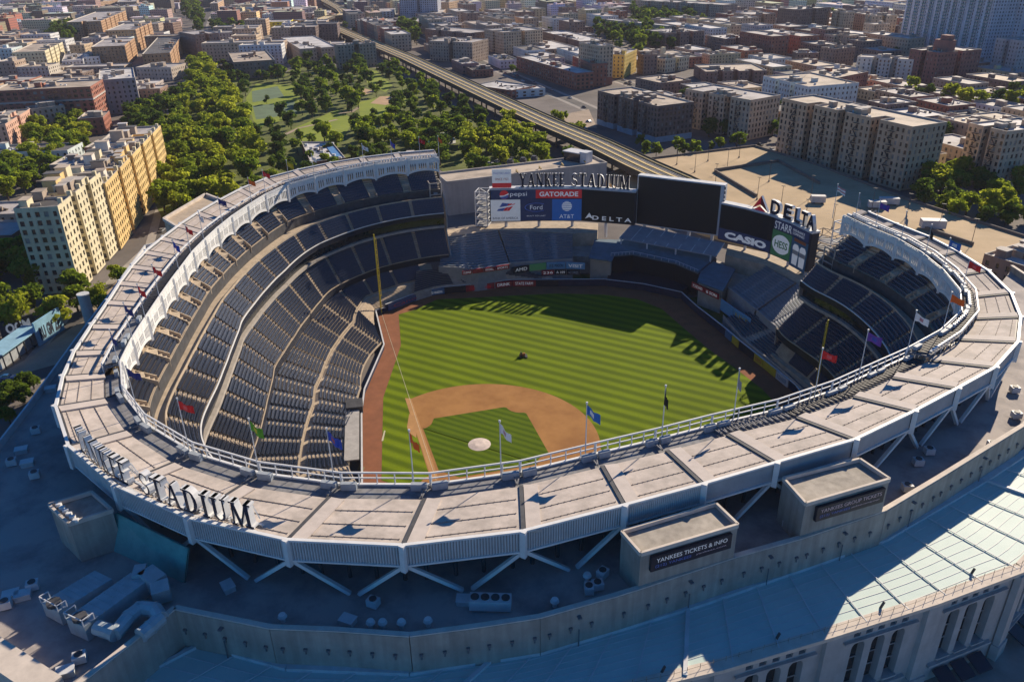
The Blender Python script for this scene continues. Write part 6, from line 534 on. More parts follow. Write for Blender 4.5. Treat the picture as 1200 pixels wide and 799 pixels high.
    b.bar(ch(lambda p: 0*p, zt+.05, 0), ch(lambda p: 0*p, zt+.05, 1), .4, .2); b.bar(ch(lambda p: 0*p+.05, zc-.2, 0), ch(lambda p: 0*p+.05, zc-.2, 1), .34, .16)
    b.build('frieze_panel', M_white, stadium)
    # catwalk behind the frieze, with its rails, zigzag truss and lamps
    c0_ = 38.6 if near_ else 40.1
    b = MB(); b.hexa([ch(o_, c0_, t_) for o_, t_ in ((lambda p: 0*p-.15, 0), (lambda p: 0*p-.15, 1), (lambda p: -CWW(p)+.1, 1), (lambda p: -CWW(p)+.1, 0))], [ch(o_, c0_+.2, t_) for o_, t_ in ((lambda p: 0*p-.15, 0), (lambda p: 0*p-.15, 1), (lambda p: -CWW(p)+.1, 1), (lambda p: -CWW(p)+.1, 0))])
    cw = b.build('catwalk', M_grate, stadium); zk = 39.3 if near_ else 40.7
    b = MB()
    b.bar(ch(lambda p: 0*p+.05, 41.0, 0), ch(lambda p: 0*p+.05, 41.0, 1), .2, .24); b.bar(ch(lambda p: 0*p+.05, 40.1, 0), ch(lambda p: 0*p+.05, 40.1, 1), .16, .16)
    if not near_: b.bar(ch(lambda p: -CWW(p)+.1, 41.3, 0), ch(lambda p: -CWW(p)+.1, 41.3, 1), .3, .3)
    for t in np.linspace(0, .8, 5):
        A = ch(lambda p: 0*p+.05, 38.8, float(t)); b.bar(A, (A[0], A[1], 41.0), .3 if t == 0 else .14)
        A = ch(lambda p: -CWW(p)+.1, 39.0, float(t))
        if not near_: b.bar(A, (A[0], A[1], 41.3), .12)
    b.build('catwalk_rail', M_white, cw)
    b = MB(); nz = 12
    for k in range(nz if not -62 < a0 < 34 else 1):
        b.bar(ch(lambda p: 0*p-.5, zk, k/nz), ch(lambda p: -CWW(p)+.5, zk, (k+.5)/nz), .18); b.bar(ch(lambda p: -CWW(p)+.5, zk, (k+.5)/nz), ch(lambda p: 0*p-.5, zk, (k+1)/nz), .18)
    b.build('catwalk_truss', M_dark if -70 > a0 or a0 > 21 else M_grate, cw)
    if a0 < -95 or a0 > 100:
        b = MB(); 
        for t in np.linspace(.2, .8, 8):
            A = ch(lambda p: 0*p-1.4, 40.9, float(t)); b.box(A, .55, .45, .75, math.radians(-a0)); b.bar((A[0], A[1], 40.2), (A[0], A[1], 41.0), .1)
        b.build('floodlight', mat('lamp_grey', (0.5, 0.52, 0.55), 0.35, 0.1, 1.0), cw)
    if not (34 < a0 < 100):
        for t0_, t1_ in ((.02, .2), (.8, .97)): b = MB(); b.bar(ch(lambda p: 0*p-1.0, c0_+.8, t0_), ch(lambda p: 0*p-1.0, c0_+.8, t1_), .7, 1.1); b.build('speaker_box', mat('speaker_grey', (.36, .40, .44), .6, .1, .8), cw)
# closed ends of the decks
for ph, sg in ((PH1, 1), (PH0, -1)):
    b = MB()
    prof = [(-10.8, 41), (-10.8, 0), (float(O_MF(ph)), 0), (float(O_MF(ph)), 9.4), (float(O_TF(ph)) - 3, 17.2), (float(O_TF(ph)), 18.2), (float(O_TF(ph)), 23.0), (float(O_TB(ph)), 27.2), (float(O_TB(ph)), 27.6), (float(O_GSF(ph)), 30.0), (-7.5, 38.2), (-7.5, 39.4), (0, 38.6), (0, 40), (-3, 39.4), (-10, 40.6)]
    pts = [P1(ph, o, z) for o, z in prof]
    off = dirv(np.array([ph]))[0]; tg = (off[1]*-sg*.4*-1, -off[0]*-sg*.4*-1)
    b.face(pts); b.face([(x + tg[0], y + tg[1], z) for x, y, z in pts][::-1])
    n = len(pts)
    for i in range(n):
        x, y = pts[i], pts[(i+1) % n]; b.face([x, y, (y[0]+tg[0], y[1]+tg[1], y[2]), (x[0]+tg[0], x[1]+tg[1], x[2])])
    b.build('deck_end_wall', M_concg, stadium)
    # open stair frame beside the end
    b = MB(); o = Vector(P1(ph, 2, 0)); dd = Vector((off[0], off[1], 0)); tt = Vector((-off[1], off[0], 0)) * (1 if sg > 0 else -1)
    e = o + tt*(2.5)
    for k in range(7):
        z = 9 + k*4.0
        for i, j in ((0, 1), (1, 2), (2, 3), (3, 0)):
            cs = [e - dd*3 - tt*2, e + dd*3 - tt*2, e + dd*3 + tt*2, e - dd*3 + tt*2]
            b.bar((*cs[i].xy, z), (*cs[j].xy, z), .3)
            if z < 33: b.bar((*cs[i].xy, z), (*cs[i].xy, z + 4), .35)
        if z < 33: b.bar((*(e - dd*3).xy, z), (*(e + dd*3).xy, z+4), 1.4, .25); b.bar((*(e + dd*3 - tt*2).xy, z), (*(e - dd*3 - tt*2).xy, z+4), .25)
    b.build('stair_frame', M_concg, stadium)
# ---------------------------------------------------------------- low roof round the canopy, hall roof and outer facade
PAR = [(11.21, -73.12, 33.0), (24.5, -69.64, 33.0), (32.21, -65.97, 33.0), (40.41, -62.47, 33.0), (47.06, -57.25, 33.0), (52.98, -52.34, 33.0), (59.86, -44.56, 33.0), (62.16, -41.76, 33.0), (71.62, -29.8, 33.0), (78.52, -21.96, 33.0), (87.97, -9.99, 33.0), (94.25, 2.14, 33.0), (106.04, 25.54, 33.0)]
PARX = [(113.5, 50.0, 33), (117, 72, 33), (113, 92, 33), (104, 108, 33)]                # beyond the right edge of the view
LEFT = [(8.24, -86.79, 32.0), (-4.43, -86.84, 32.0), (-18.2, -86.63, 32.0), (-36.69, -75.58, 32.0), (-48.26, -60.75, 32.0), (-55.16, -51.64, 32.0), (-72.98, -29.44, 32.0), (-87.1, -11.31, 32.0), (-110.93, 18.57, 32.0), (-106, 30, 32)]
CORN = [(10.9, -89.85, 33.0)]
inner = [P1(a, -3.0, 31.4) for a in list(np.arange(-108, 66, 4.0))]
outer = [(x, y) for x, y, z in PARX[::-1]] + [(x, y) for x, y, z in PAR[::-1]] + [(x, y) for x, y, z in CORN] + [(x, y) for x, y, z in LEFT]
poly = [(x, y) for x, y, z in inner][::-1] + outer[::-1]
poly = outer + [(x, y) for x, y, z in inner][::-1]
b = MB(); b.prism(poly[::-1], 0.0, 31.4); lowr = b.build('low_roof', [M_lowroof], stadium)
b = MB(); cp = MB()
seq = [CORN[0]] + PAR + PARX
def wall_run(mb, pts, z0, z1, th=0.5):
    for a, e in zip(pts[:-1], pts[1:]):
        a = Vector((a[0], a[1], 0)); e = Vector((e[0], e[1], 0)); d = (e-a).normalized(); nr = Vector((d.y, -d.x, 0)) * th
        mb.hexa([(*(a+nr).xy, z0), (*(e+nr).xy, z0), (*e.xy, z0), (*a.xy, z0)], [(*(a+nr).xy, z1), (*(e+nr).xy, z1), (*e.xy, z1), (*a.xy, z1)])
wall_run(b, seq, 22.0, 33.0, .45); pw = b.build('parapet_wall', M_precast, stadium)
for a, e in zip(seq[:-1], seq[1:]): cp.bar((a[0], a[1], 33.08), (e[0], e[1], 33.08), .75, .2)
cp.build('parapet_coping', M_cap, pw)
# small wall lights in a row and tall lamp arms on the parapet wall
M_wl = mat('fitting_grey', (.16, .16, .17), .6, .1, 1.0)
for a, e in zip(seq[1:-5], seq[2:-4]):
    a = Vector(a); e = Vector(e); d = (e-a); L = d.length; d.normalize(); nr = Vector((d.y, -d.x, 0))
    k = 1.2
    while k < L - .5:
        p_ = a + d*k + nr*.6; b = MB(); b.box((p_.x, p_.y, 29.9), .45, .3, .28, math.atan2(d.y, d.x)); b.box((p_.x, p_.y, 29.3), .16, .16, .65); b.build('wall_light', M_wl, pw); k += 2.9
    k = L*.5
    if L > 9:
        p_ = a + d*k + nr*.7; b2 = MB(); b2.bar((p_.x, p_.y, 25.9), (p_.x, p_.y, 29.6), .14); b2.box((p_.x, p_.y, 31.7), .5, .8, .2, math.atan2(d.y, d.x)); b2.build('lamp_arm', M_wl, pw)
# roof parapets at the far left
b = MB(); wall_run(b, LEFT[3:], 31.0, 32.8, .35); b.build('left_parapet', M_steel, stadium)
b = MB()
a, e, e2 = Vector(LEFT[0]), Vector(LEFT[1]), Vector(LEFT[2]); d = (e2-a).normalized(); nr = Vector((-d.y, d.x, 0))
if nr.dot(Vector((0, -1, 0))) < 0: nr = -nr
b.hexa([(*a.xy, 26), (*(a+nr*3.2).xy, 24), (*(e2+nr*3.2).xy, 24), (*e2.xy, 24)], [(*a.xy, 33.0), (*(a+nr*3.2).xy, 33.0), (*(e2+nr*3.2).xy, 33.0), (*e2.xy, 33.0)])
b.build('outer_ledge', M_cap, stadium)
# hall roof: from the curb at the wall foot out to the facade edge
CURB = [(10.29, -81.02, 27.0), (10.65, -72.65, 27.0), (22.29, -70.31, 27.0), (26.0, -69.56, 27.0), (40.07, -62.77, 27.0), (52.91, -52.24, 27.0), (59.98, -44.22, 27.0), (68.18, -34.72, 27.0), (81.27, -18.27, 27.0), (88.87, -8.54, 27.0), (96.36, 5.16, 27.0), (101.86, 15.38, 27.0), (112.92, 37.32, 27.0)]
EDGE_R = [(69.49, -47.91, 26.5), (82.13, -34.27, 26.5), (94.31, -21.16, 26.5), (102.61, -10.65, 26.5), (107.32, -5.2, 26.5)]
EDGE = [(-8, -98, 26.5), (20, -88.5, 26.5), (46, -69, 26.5)] + EDGE_R + [(117, 20, 26.5), (123, 42, 26.5)]
def resample(pts, n):
    p_ = np.array(pts); s = np.concatenate([[0], np.cumsum(np.linalg.norm(np.diff(p_[:, :2], axis=0), axis=1))]); t = np.linspace(0, s[-1], n)
    return np.stack([np.interp(t, s, p_[:, k]) for k in range(3)], 1)
A_ = resample(CURB, 60); B_ = resample(EDGE, 60)
A_[:, 2] = 27.0
V = np.concatenate([A_ - [0, 0, .3], B_]); i = np.arange(59)
hall = np_mesh('hall_roof', V, np.stack([i, i+60, i+61, i+1], -1), M_teal, stadium)
b = MB(); 
for a, e in zip(CURB[:-1], CURB[1:]): b.bar((a[0], a[1], 26.9), (e[0], e[1], 26.9), 1.2, .6)
b.build('roof_curb', mat('curb_grey', (0.60, 0.60, 0.61), 0.7, 0.1, 0.5), stadium)
b = MB()
for k in range(0, 60, 2):
    a, e = Vector(A_[k]), Vector(B_[k]); a.z -= .2
    big = k in (4, 18, 28, 50, 56)
    b2 = MB() if big else b
    b2.bar(a + Vector((0, 0, .12)), e + Vector((0, 0, .12)), .55 if big else .14, .45 if big else .12)
    if big: b2.build('roof_ridge', M_steel, hall)
tag(b.build('roof_batten', M_steel, hall), kind='stuff')
b = MB()
for t in np.linspace(.12, .9, 8):
    for k in range(59):
        if t > .85 or k % 1 == 0: pass
        a = A_[k]*(1-t) + B_[k]*t; e = A_[k+1]*(1-t) + B_[k+1]*t; b.bar((a[0], a[1], a[2]-.3*(1-t)+.02), (e[0], e[1], e[2]-.3*(1-t)+.02), .07, .08)
b.build('roof_joint', M_steel, hall)
# lightning posts near the roof edge
b = MB()
for k in range(12, 58, 5):
    p_ = A_[k]*.13 + B_[k]*.87; b.bar((p_[0], p_[1], p_[2]-.1), (p_[0]+.3, p_[1]+.3, p_[2]+1.0), .3, .2)
b.build('roof_post', M_dark, hall)
b = MB(); E2 = resample(EDGE, 110)
for k in range(109):
    a, e = E2[k], E2[k+1]; d = Vector((e[0]-a[0], e[1]-a[1], 0)).normalized(); nr = Vector((-d.y, d.x, 0))*.4
    b.bar((a[0]+nr.x, a[1]+nr.y, 26.5), (a[0]+nr.x, a[1]+nr.y, 27.5), .06); b.bar((a[0]+nr.x, a[1]+nr.y, 26.55), (e[0]+nr.x, e[1]+nr.y, 26.5), .05); b.bar((a[0]+nr.x, a[1]+nr.y, 27.05), (e[0]+nr.x, e[1]+nr.y, 27.05), .035)
b.build('edge_railing', mat('rail_brown', (0.30, 0.23, 0.17), 0.7, 0.1, 0.5), stadium)
# facade bays with three tall arches each
fac_v, pane = MB(), MB(); corn = MB(); pil = MB(); sill = MB(); 
fpts = resample(EDGE, 13); 
facade = empty('facade', (0, 35, 0)); attach(facade, stadium); facade.location = (0, 0, 0)
def arch_bay(mb, pn, a, e, arches, slots):
    """wall from a to e (x,y) seen from its right hand side, with arched openings and a row of small square openings"""
    a = Vector((a[0], a[1], 0)); e = Vector((e[0], e[1], 0)); d = (e-a); L = d.length; d.normalize(); nr = Vector((d.y, -d.x, 0)); dep = 1.1
    def pt(s, z, k=0.0): q_ = a + d*s - nr*k; return (q_.x, q_.y, z)
    zs0, zs1, zt = 14.0, 22.0, 25.9
    cuts = [0]
    for c_, w in arches: cuts += [c_-w/2, c_+w/2]
    cuts.append(L)
    for s0, s1 in zip(cuts[::2], cuts[1::2]): mb.face([pt(s0, 9), pt(s1, 9), pt(s1, 23.6), pt(s0, 23.6)])
    for c_, w in arches:
        l, r = c_-w/2, c_+w/2
        mb.face([pt(l, 9), pt(r, 9), pt(r, zs0), pt(l, zs0)])
        n = 8; ar = [(c_ - w/2*math.cos(math.pi*k/n), zs1 + w/2*math.sin(math.pi*k/n)) for k in range(n+1)]
        for (x0, z0), (x1, z1) in zip(ar[:-1], ar[1:]):
            mb.face([pt(x0, z0), pt(x1, z1), pt(x1, 23.6), pt(x0, 23.6)]); mb.face([pt(x0, z0), pt(x0, z0, dep), pt(x1, z1, dep), pt(x1, z1)])
        mb.face([pt(l, zs0), pt(l, zs1), pt(l, zs1, dep), pt(l, zs0, dep)][::-1]); mb.face([pt(r, zs0), pt(r, zs1), pt(r, zs1, dep), pt(r, zs0, dep)]); mb.face([pt(l, zs0), pt(r, zs0), pt(r, zs0, dep), pt(l, zs0, dep)][::-1])
        pn.face([pt(l, zs0, dep)] + [pt(r, zs0, dep)] + [pt(x, z, dep) for x, z in ar[::-1]])
        for z in (16.5, 19.0): sill.bar(pt(l, z, dep-.12), pt(r, z, dep-.12), .12, .12)
        sill.bar(pt(l-.15, zs0-.1, -.15), pt(r+.15, zs0-.1, -.15), .5, .3)
    cuts = [0]
    for c_, w in slots: cuts += [c_-w/2, c_+w/2]
    cuts.append(L)
    for s0, s1 in zip(cuts[::2], cuts[1::2]): mb.face([pt(s0, 23.6), pt(s1, 23.6), pt(s1, zt), pt(s0, zt)])
    for c_, w in slots:
        l, r = c_-w/2, c_+w/2; z0, z1 = 24.2, 25.4
        mb.face([pt(l, 23.6), pt(r, 23.6), pt(r, z0), pt(l, z0)]); mb.face([pt(l, z1), pt(r, z1), pt(r, zt), pt(l, zt)])
        mb.face([pt(l, z0), pt(l, z1), pt(l, z1, .6), pt(l, z0, .6)][::-1]); mb.face([pt(r, z0), pt(r, z1), pt(r, z1, .6), pt(r, z0, .6)]); mb.face([pt(l, z0), pt(r, z0), pt(r, z0, .6), pt(l, z0, .6)][::-1])
        pn.face([pt(l, z0, .6), pt(r, z0, .6), pt(r, z1, .6), pt(l, z1, .6)])
aw = []
for k in range(12):
    a, e = fpts[k], fpts[k+1]; L = math.hypot(e[0]-a[0], e[1]-a[1]); wv, pn = MB(), MB(); sill = MB()
    m_ = L/2
    arch_bay(wv, pn, a, e, [(m_-3.4, 2.2), (m_, 2.2), (m_+3.4, 2.2)], [(m_-4+2*j, 1.1) for j in range(5)])
    fb = wv.build('facade_bay', M_lime, facade); pn.build('arch_window', M_glass, fb); sill.build('arch_sill', M_lime, fb)
    d = Vector((e[0]-a[0], e[1]-a[1], 0)).normalized(); nr = Vector((d.y, -d.x, 0)); ang = math.atan2(d.y, d.x)
    b = MB(); o = Vector((a[0], a[1], 0)) + nr*.25; b.box((o.x, o.y, 9), 2.6, .9, 16.9, ang); b.box((o.x+nr.x*.1, o.y+nr.y*.1, 9), 3.0, 1.2, 3.2, ang); b.build('pilaster', M_lime, facade)
    b = MB(); p0 = Vector((a[0], a[1], 0)) + nr*.25 + d*2.2; p1 = Vector((e[0], e[1], 0)) + nr*.25 - d*2.2
    b.bar((*p0.xy, 23.75), (*p1.xy, 23.75), .5, .25); b.build('string_course', M_lime, facade); b = MB(); b.bar((*p0.xy, 13.2), (*p1.xy, 13.2), .7, .35); b.build('string_course', M_lime, facade)
    b = MB(); p0 = Vector((a[0], a[1], 0)) + nr*.0; p1 = Vector((e[0], e[1], 0)) + nr*.0
    b.hexa([(*(p0+nr*.7).xy, 25.9), (*(p1+nr*.7).xy, 25.9), (*(p1-nr*1.0).xy, 25.9), (*(p0-nr*1.0).xy, 25.9)], [(*(p0+nr*.8).xy, 26.65), (*(p1+nr*.8).xy, 26.65), (*(p1-nr*1.0).xy, 26.65), (*(p0-nr*1.0).xy, 26.65)])
    b.build('cornice', M_cap, facade)
    for j in (-3.4, 0, 3.4):
        p_ = Vector((a[0], a[1], 0)) + d*(m_+j); w = 1.35; b = MB()
        b.hexa([(*(p_-d*w+nr*.3).xy, 11.6), (*(p_+d*w+nr*.3).xy, 11.6), (*(p_+d*w+nr*2.8).xy, 10.6), (*(p_-d*w+nr*2.8).xy, 10.6)], [(*(p_-d*w+nr*.3).xy, 11.85), (*(p_+d*w+nr*.3).xy, 11.85), (*(p_+d*w+nr*2.8).xy, 10.8), (*(p_-d*w+nr*2.8).xy, 10.8)])
        b.build('awning', M_navy, facade)
b = MB(); b.prism([(-40, -140), (170, -140), (190, 60), (120, 44), (108, 4), (64, -48), (40, -74), (-12, -98)], -.3, 9.5); tag(b.build('plaza', M_side), kind='structure')

# the two sign penthouses and the grey stair house on the low roof
def penthouse(name, fl, fr, brr, bl, z0, z1):
    b = MB(); brr = (fr[0]+bl[0]-fl[0], fr[1]+bl[1]-fl[1]) if brr is None else brr; p4 = [fl[:2], fr[:2], brr[:2], bl[:2]]
    b.prism(p4, z0, z1 - .7)
    o = b.build(name, M_precast, stadium)
    b = MB(); n = 4
    for i in range(4): b.bar((*p4[i], z1-.3), (*p4[(i+1) % 4], z1-.3), .36, .62)
    b.build('roof_kerb', M_cap, o)
    return o
H1 = 39.02
penthouse('sign_penthouse', (62.06, -41.82, 39.02), (71.4, -30.55, 39.02), (67.52, -27.54, 39.02), (58.32, -39.08, 39.02), 25.0, H1)
H2 = 39.21
penthouse('sign_penthouse', (78.39, -22.03, 39.21), (87.77, -10.81, 39.21), (83.29, -7.61, 39.21), (74.41, -17.67, 39.21), 25.0, H2)
H3 = 38.52
penthouse('stair_house', (-9.13, -72.56, 38.52), (-6.41, -67.78, 38.52), None, (-15.43, -71.3, 38.52), 31.5, H3)
b = MB()
for k in range(6):
    q_ = lerp((-14.74, -71.36, 38.52), (-9.46, -72.33, 38.52), k/5); b.box((q_[0]+.8, q_[1]+.6, H3-.3), .7, .5, .5, .6)
b.build('roof_light', M_white, stadium)
# slanted teal glass screen under the fascia
a, b_, c_, d_ = (-7.1, -66.86, 37.0), (8.16, -67.18, 37.0), (7.0, -68.29, 31.4), (-9.09, -68.75, 31.4)
b = MB(); b.face([a, b_, c_, d_])
n_ = (Vector(b_)-Vector(a)).cross(Vector(d_)-Vector(a)).normalized()
b.face([tuple(Vector(x) - n_*.25) for x in (a, d_, c_, b_)])
gs = b.build('glass_screen', mat('teal_glass', (0.10, 0.36, 0.36), 0.25, 0.12, 0.4, spec=0.5), stadium)
b = MB()
for t in np.linspace(0, 1, 9): b.bar(lerp(a, b_, t), lerp(d_, c_, t), .1)
for t in np.linspace(0, 1, 5): b.bar(lerp(a, d_, t), lerp(b_, c_, t), .1)
b.build('screen_mullion', mat('teal_frame', (0.05, 0.20, 0.21), 0.5, 0.1, 1.0), gs)

# ---------------------------------------------------------------- equipment standing on the low roof
M_duct = mat('galvanised_duct', (0.44, 0.50, 0.52), 0.45, 0.1, 0.5, metal=0.2)
def vec2(a): return Vector((a[0], a[1], 0))
def air_handler(fa, fb, ba, label, h):
    fa, fb, ba = vec2(fa), vec2(fb), vec2(ba); t = tag(empty('air_handler', (fa.x, fa.y, 31.4)), label, 'air handler', 'long air handlers on the low roof')
    w = fb - fa; L = ba - fa; b = MB(); p4 = [fa, fb, fb+L, fa+L]; b.hexa([(p_.x, p_.y, 31.5) for p_ in p4], [(p_.x, p_.y, 31.4+h) for p_ in p4]); b.build('casing', M_duct, t)
    b = MB()
    for k in range(1, 9):
        q0 = fa + L*k/9; b.bar((q0.x, q0.y, 31.4+h+.03), ((q0+w).x, (q0+w).y, 31.4+h+.03), .12, .1)
    b.build('casing_rib', M_duct, t)
    b = MB()
    for p_ in (fa, fb, fa + L*.16, fb + L*.16): b.bar((p_.x, p_.y, 31.4+h), (p_.x, p_.y, 31.4+h+1.0), .12)
    b.bar((fa.x, fa.y, 32.4+h), (fb.x, fb.y, 32.4+h), .12); b.bar((fa.x, fa.y, 32.4+h), ((fa+L*.16).x, (fa+L*.16).y, 32.4+h), .12); b.bar((fb.x, fb.y, 32.4+h), ((fb+L*.16).x, (fb+L*.16).y, 32.4+h), .12)
    b.build('guard_rail', M_steel, t)
    b = MB(); c0 = fa + w*.5 + L*.08; b.tube((c0.x, c0.y, 31.4+h), (c0.x, c0.y, 31.4+h+.5), .9, n=10); b.build('fan', M_dark, t)
    b = MB(); c0 = fa + w*.5 + L*.985; b.box((c0.x, c0.y, 31.7), w.length*.7, .5, h*.7, math.atan2(w.y, w.x)); b.build('intake', M_dark, t)
    return t
air_handler((1.52, -81.45, 32.0), (4.79, -81.25, 32.0), (1.73, -72.2, 32.0), 'longest teal grey air handler box beside the silver elbow duct', 2.6)
air_handler((-3.99, -81.18, 32.0), (-0.53, -81.12, 32.0), (-3.16, -74.1, 32.0), 'shorter grey air handler box standing further left on the low roof', 2.4)
t = tag(empty('elbow_duct', (4.82, -76.77, 32.0)), 'silver sectioned duct bending in an elbow beside the longest air handler', 'duct')
path = [(5.6, -80.07, 33.2), (8.34, -79.68, 33.2), (7.52, -76.97, 33.2), (7.52, -75.33, 33.2), (9.42, -74.64, 33.2), (11.21, -75.31, 33.2), (11.36, -76.97, 33.2), (11.38, -78.35, 33.2)]
for k, (a, e) in enumerate(zip(path[:-1], path[1:])):
    b = MB(); b.tube(lerp(a, e, -.06), lerp(a, e, 1.03), .95, n=10); b.tube(lerp(a, e, .9), lerp(a, e, 1.06), 1.03, n=10); b.build('duct_section', M_duct, t)
t = tag(empty('roof_duct_hood', (4.9, -71.58, 32.0)), 'dark curved intake hood at the far end of the longest air handler', 'duct hood')
b = MB(); pts = [(2.3, -72.13, 33.4), (3.45, -71.14, 33.4), (6.68, -71.57, 33.4), (8.25, -72.69, 33.0)]
for a, e in zip(pts[:-1], pts[1:]): b.bar(a, e, 2.2, 2.4)
b.build('hood', M_duct, t)
def roof_unit(kind):
    t = empty(kind); 
    if kind == 'roof_vent':
        b = MB(); b.tube((0, 0, 0), (0, 0, .9), .32, n=8); b.build('stack', M_steel, t); b = MB(); b.tube((0, 0, .85), (0, 0, 1.25), .62, .45, n=10); b.build('cowl', M_white, t)
    elif kind == 'condenser':
        b = MB(); b.box((0, 0, .2), 1.5, 1.2, 1.1); b.build('casing', M_steel, t); b = MB(); b.tube((0, 0, 1.3), (0, 0, 1.42), .5, n=12); b.build('fan', M_dark, t)
    elif kind == 'chiller':
        b = MB(); b.box((0, 0, .3), 5.4, 1.8, 1.5); b.build('casing', M_steel, t)
        for k in range(4): b = MB(); b.tube((-2+1.33*k, 0, 1.8), (-2+1.33*k, 0, 2.0), .55, n=12); b.build('fan', M_dark, t)
    elif kind == 'hatch_box':
        b = MB(); b.box((0, 0, 0), 1.9, 1.4, .8); b.build('casing', mat('pale_box', (.5, .52, .52), .6, .1, 1), t); b = MB(); b.box((0, 0, .8), 2.05, 1.55, .1); b.build('lid', M_steel, t)
    return t
PROTO = {}
def place(kind, px, z, rz, label, cat, group):
    t = roof_unit(kind) if kind not in PROTO else copy_tree(PROTO[kind]); PROTO.setdefault(kind, t)
    t.location = (px[0], px[1], z); t.rotation_euler.z = rz; tag(t, label, cat, group)
G_ = 'equipment on the low roof'
place('chiller', (46.02, -52.58, 31.4), 31.4, .45, 'long pale chiller with four round fans below the canopy braces', 'chiller', G_)
place('hatch_box', (42.51, -53.45, 31.4), 31.4, .45, 'pale box unit left of the four fan chiller', 'roof box', G_)
place('condenser', (32.42, -59.56, 31.4), 31.4, .1, 'small pale condenser under the brace left of the box unit', 'condenser', G_)
place('hatch_box', (31.37, -63.43, 31.4), 31.4, .1, 'blue grey box unit by the curved parapet', 'roof box', G_)
place('hatch_box', (13.25, -66.39, 31.4), 31.4, -.4, 'pale box unit near the teal glass screen foot', 'roof box', G_)
for k, (uu, w) in enumerate([((23.85, -67.16, 31.4),'leftmost vent by the parapet, right of the corner'), ((34.4, -62.6, 31.4),'small vent next to the pale hatch'), ((35.74, -61.88, 31.4),'tall thin vent in the middle of the vent row'), ((37.83, -60.75, 31.4),'big round vent in the middle of the vent row'), ((40.62, -58.93, 31.4),'round vent at the right end of the vent row'), ((53.19, -48.38, 31.4),'lone round vent left of the sign box machines')]):
    place('roof_vent', uu, 31.4, 0, w, 'roof vent', G_)
for k, (uu, w) in enumerate([((54.96, -42.17, 31.4),'round topped unit at the back of the sign box machines'), ((56.82, -42.97, 31.4),'pale condenser in front of the sign box machines'), ((56.53, -40.6, 31.4),'second pale condenser near the white sign box wall'), ((56.08, -44.08, 31.4),'low condenser nearest the parapet by the sign box')]):
    place('condenser' if k else 'roof_vent', uu, 31.4, .7*k, w, 'condenser' if k else 'roof vent', G_)
for k, (uu, w) in enumerate([((91.29, 6.93, 31.4),'pale unit in the canopy shade at the right low roof'), ((92.6, 11.16, 31.4),'second pale unit in the right low roof shade'), ((101.66, 17.91, 31.4),'pale condenser in the sun by the right parapet'), ((104.87, 40.24, 31.4),'condenser beside the tall right brace'), ((105.14, 30.28, 31.4),'condenser close to the right parapet bend'), ((90.43, -1.16, 31.4),'unit behind the group sign box'), ((75.89, -18.06, 31.4),'condenser between both sign boxes')]):
    place('condenser', uu, 31.4, .5, w, 'condenser', G_)
for k, (uu, w) in enumerate([((-43.25, -60.05, 31.4),'pale unit nearest the left roof edge'), ((-46.66, -55.24, 31.4),'white vent unit high on the left low roof'), ((-58.75, -44.53, 31.4),'small box by the left parapet bend'), ((-40.99, -63.09, 31.4),'first of the small pumps on the left low roof'), ((-38.67, -61.86, 31.4),'second of the small pumps on the left low roof'), ((-34.06, -63.45, 31.4),'third of the small pumps on the left low roof'), ((-11.27, -81.34, 31.4),'teal pump at the lower left roof edge'), ((-10.06, -82.77, 31.4),'teal topped unit beside the sunlit stripes'), ((6.86, -85.71, 31.4),'dark cabinet at the roof corner ledge'), ((6.67, -83.67, 31.4),'pale cabinet near the roof corner ledge'), ((-9.84, -80.57, 31.4),'white small tank at the lower left'), ((-10.14, -78.95, 31.4),'grey pump behind the white small tank')]):
    place('condenser' if k % 2 else 'hatch_box', uu, 31.4, .9, w, 'condenser' if k % 2 else 'roof box', G_)
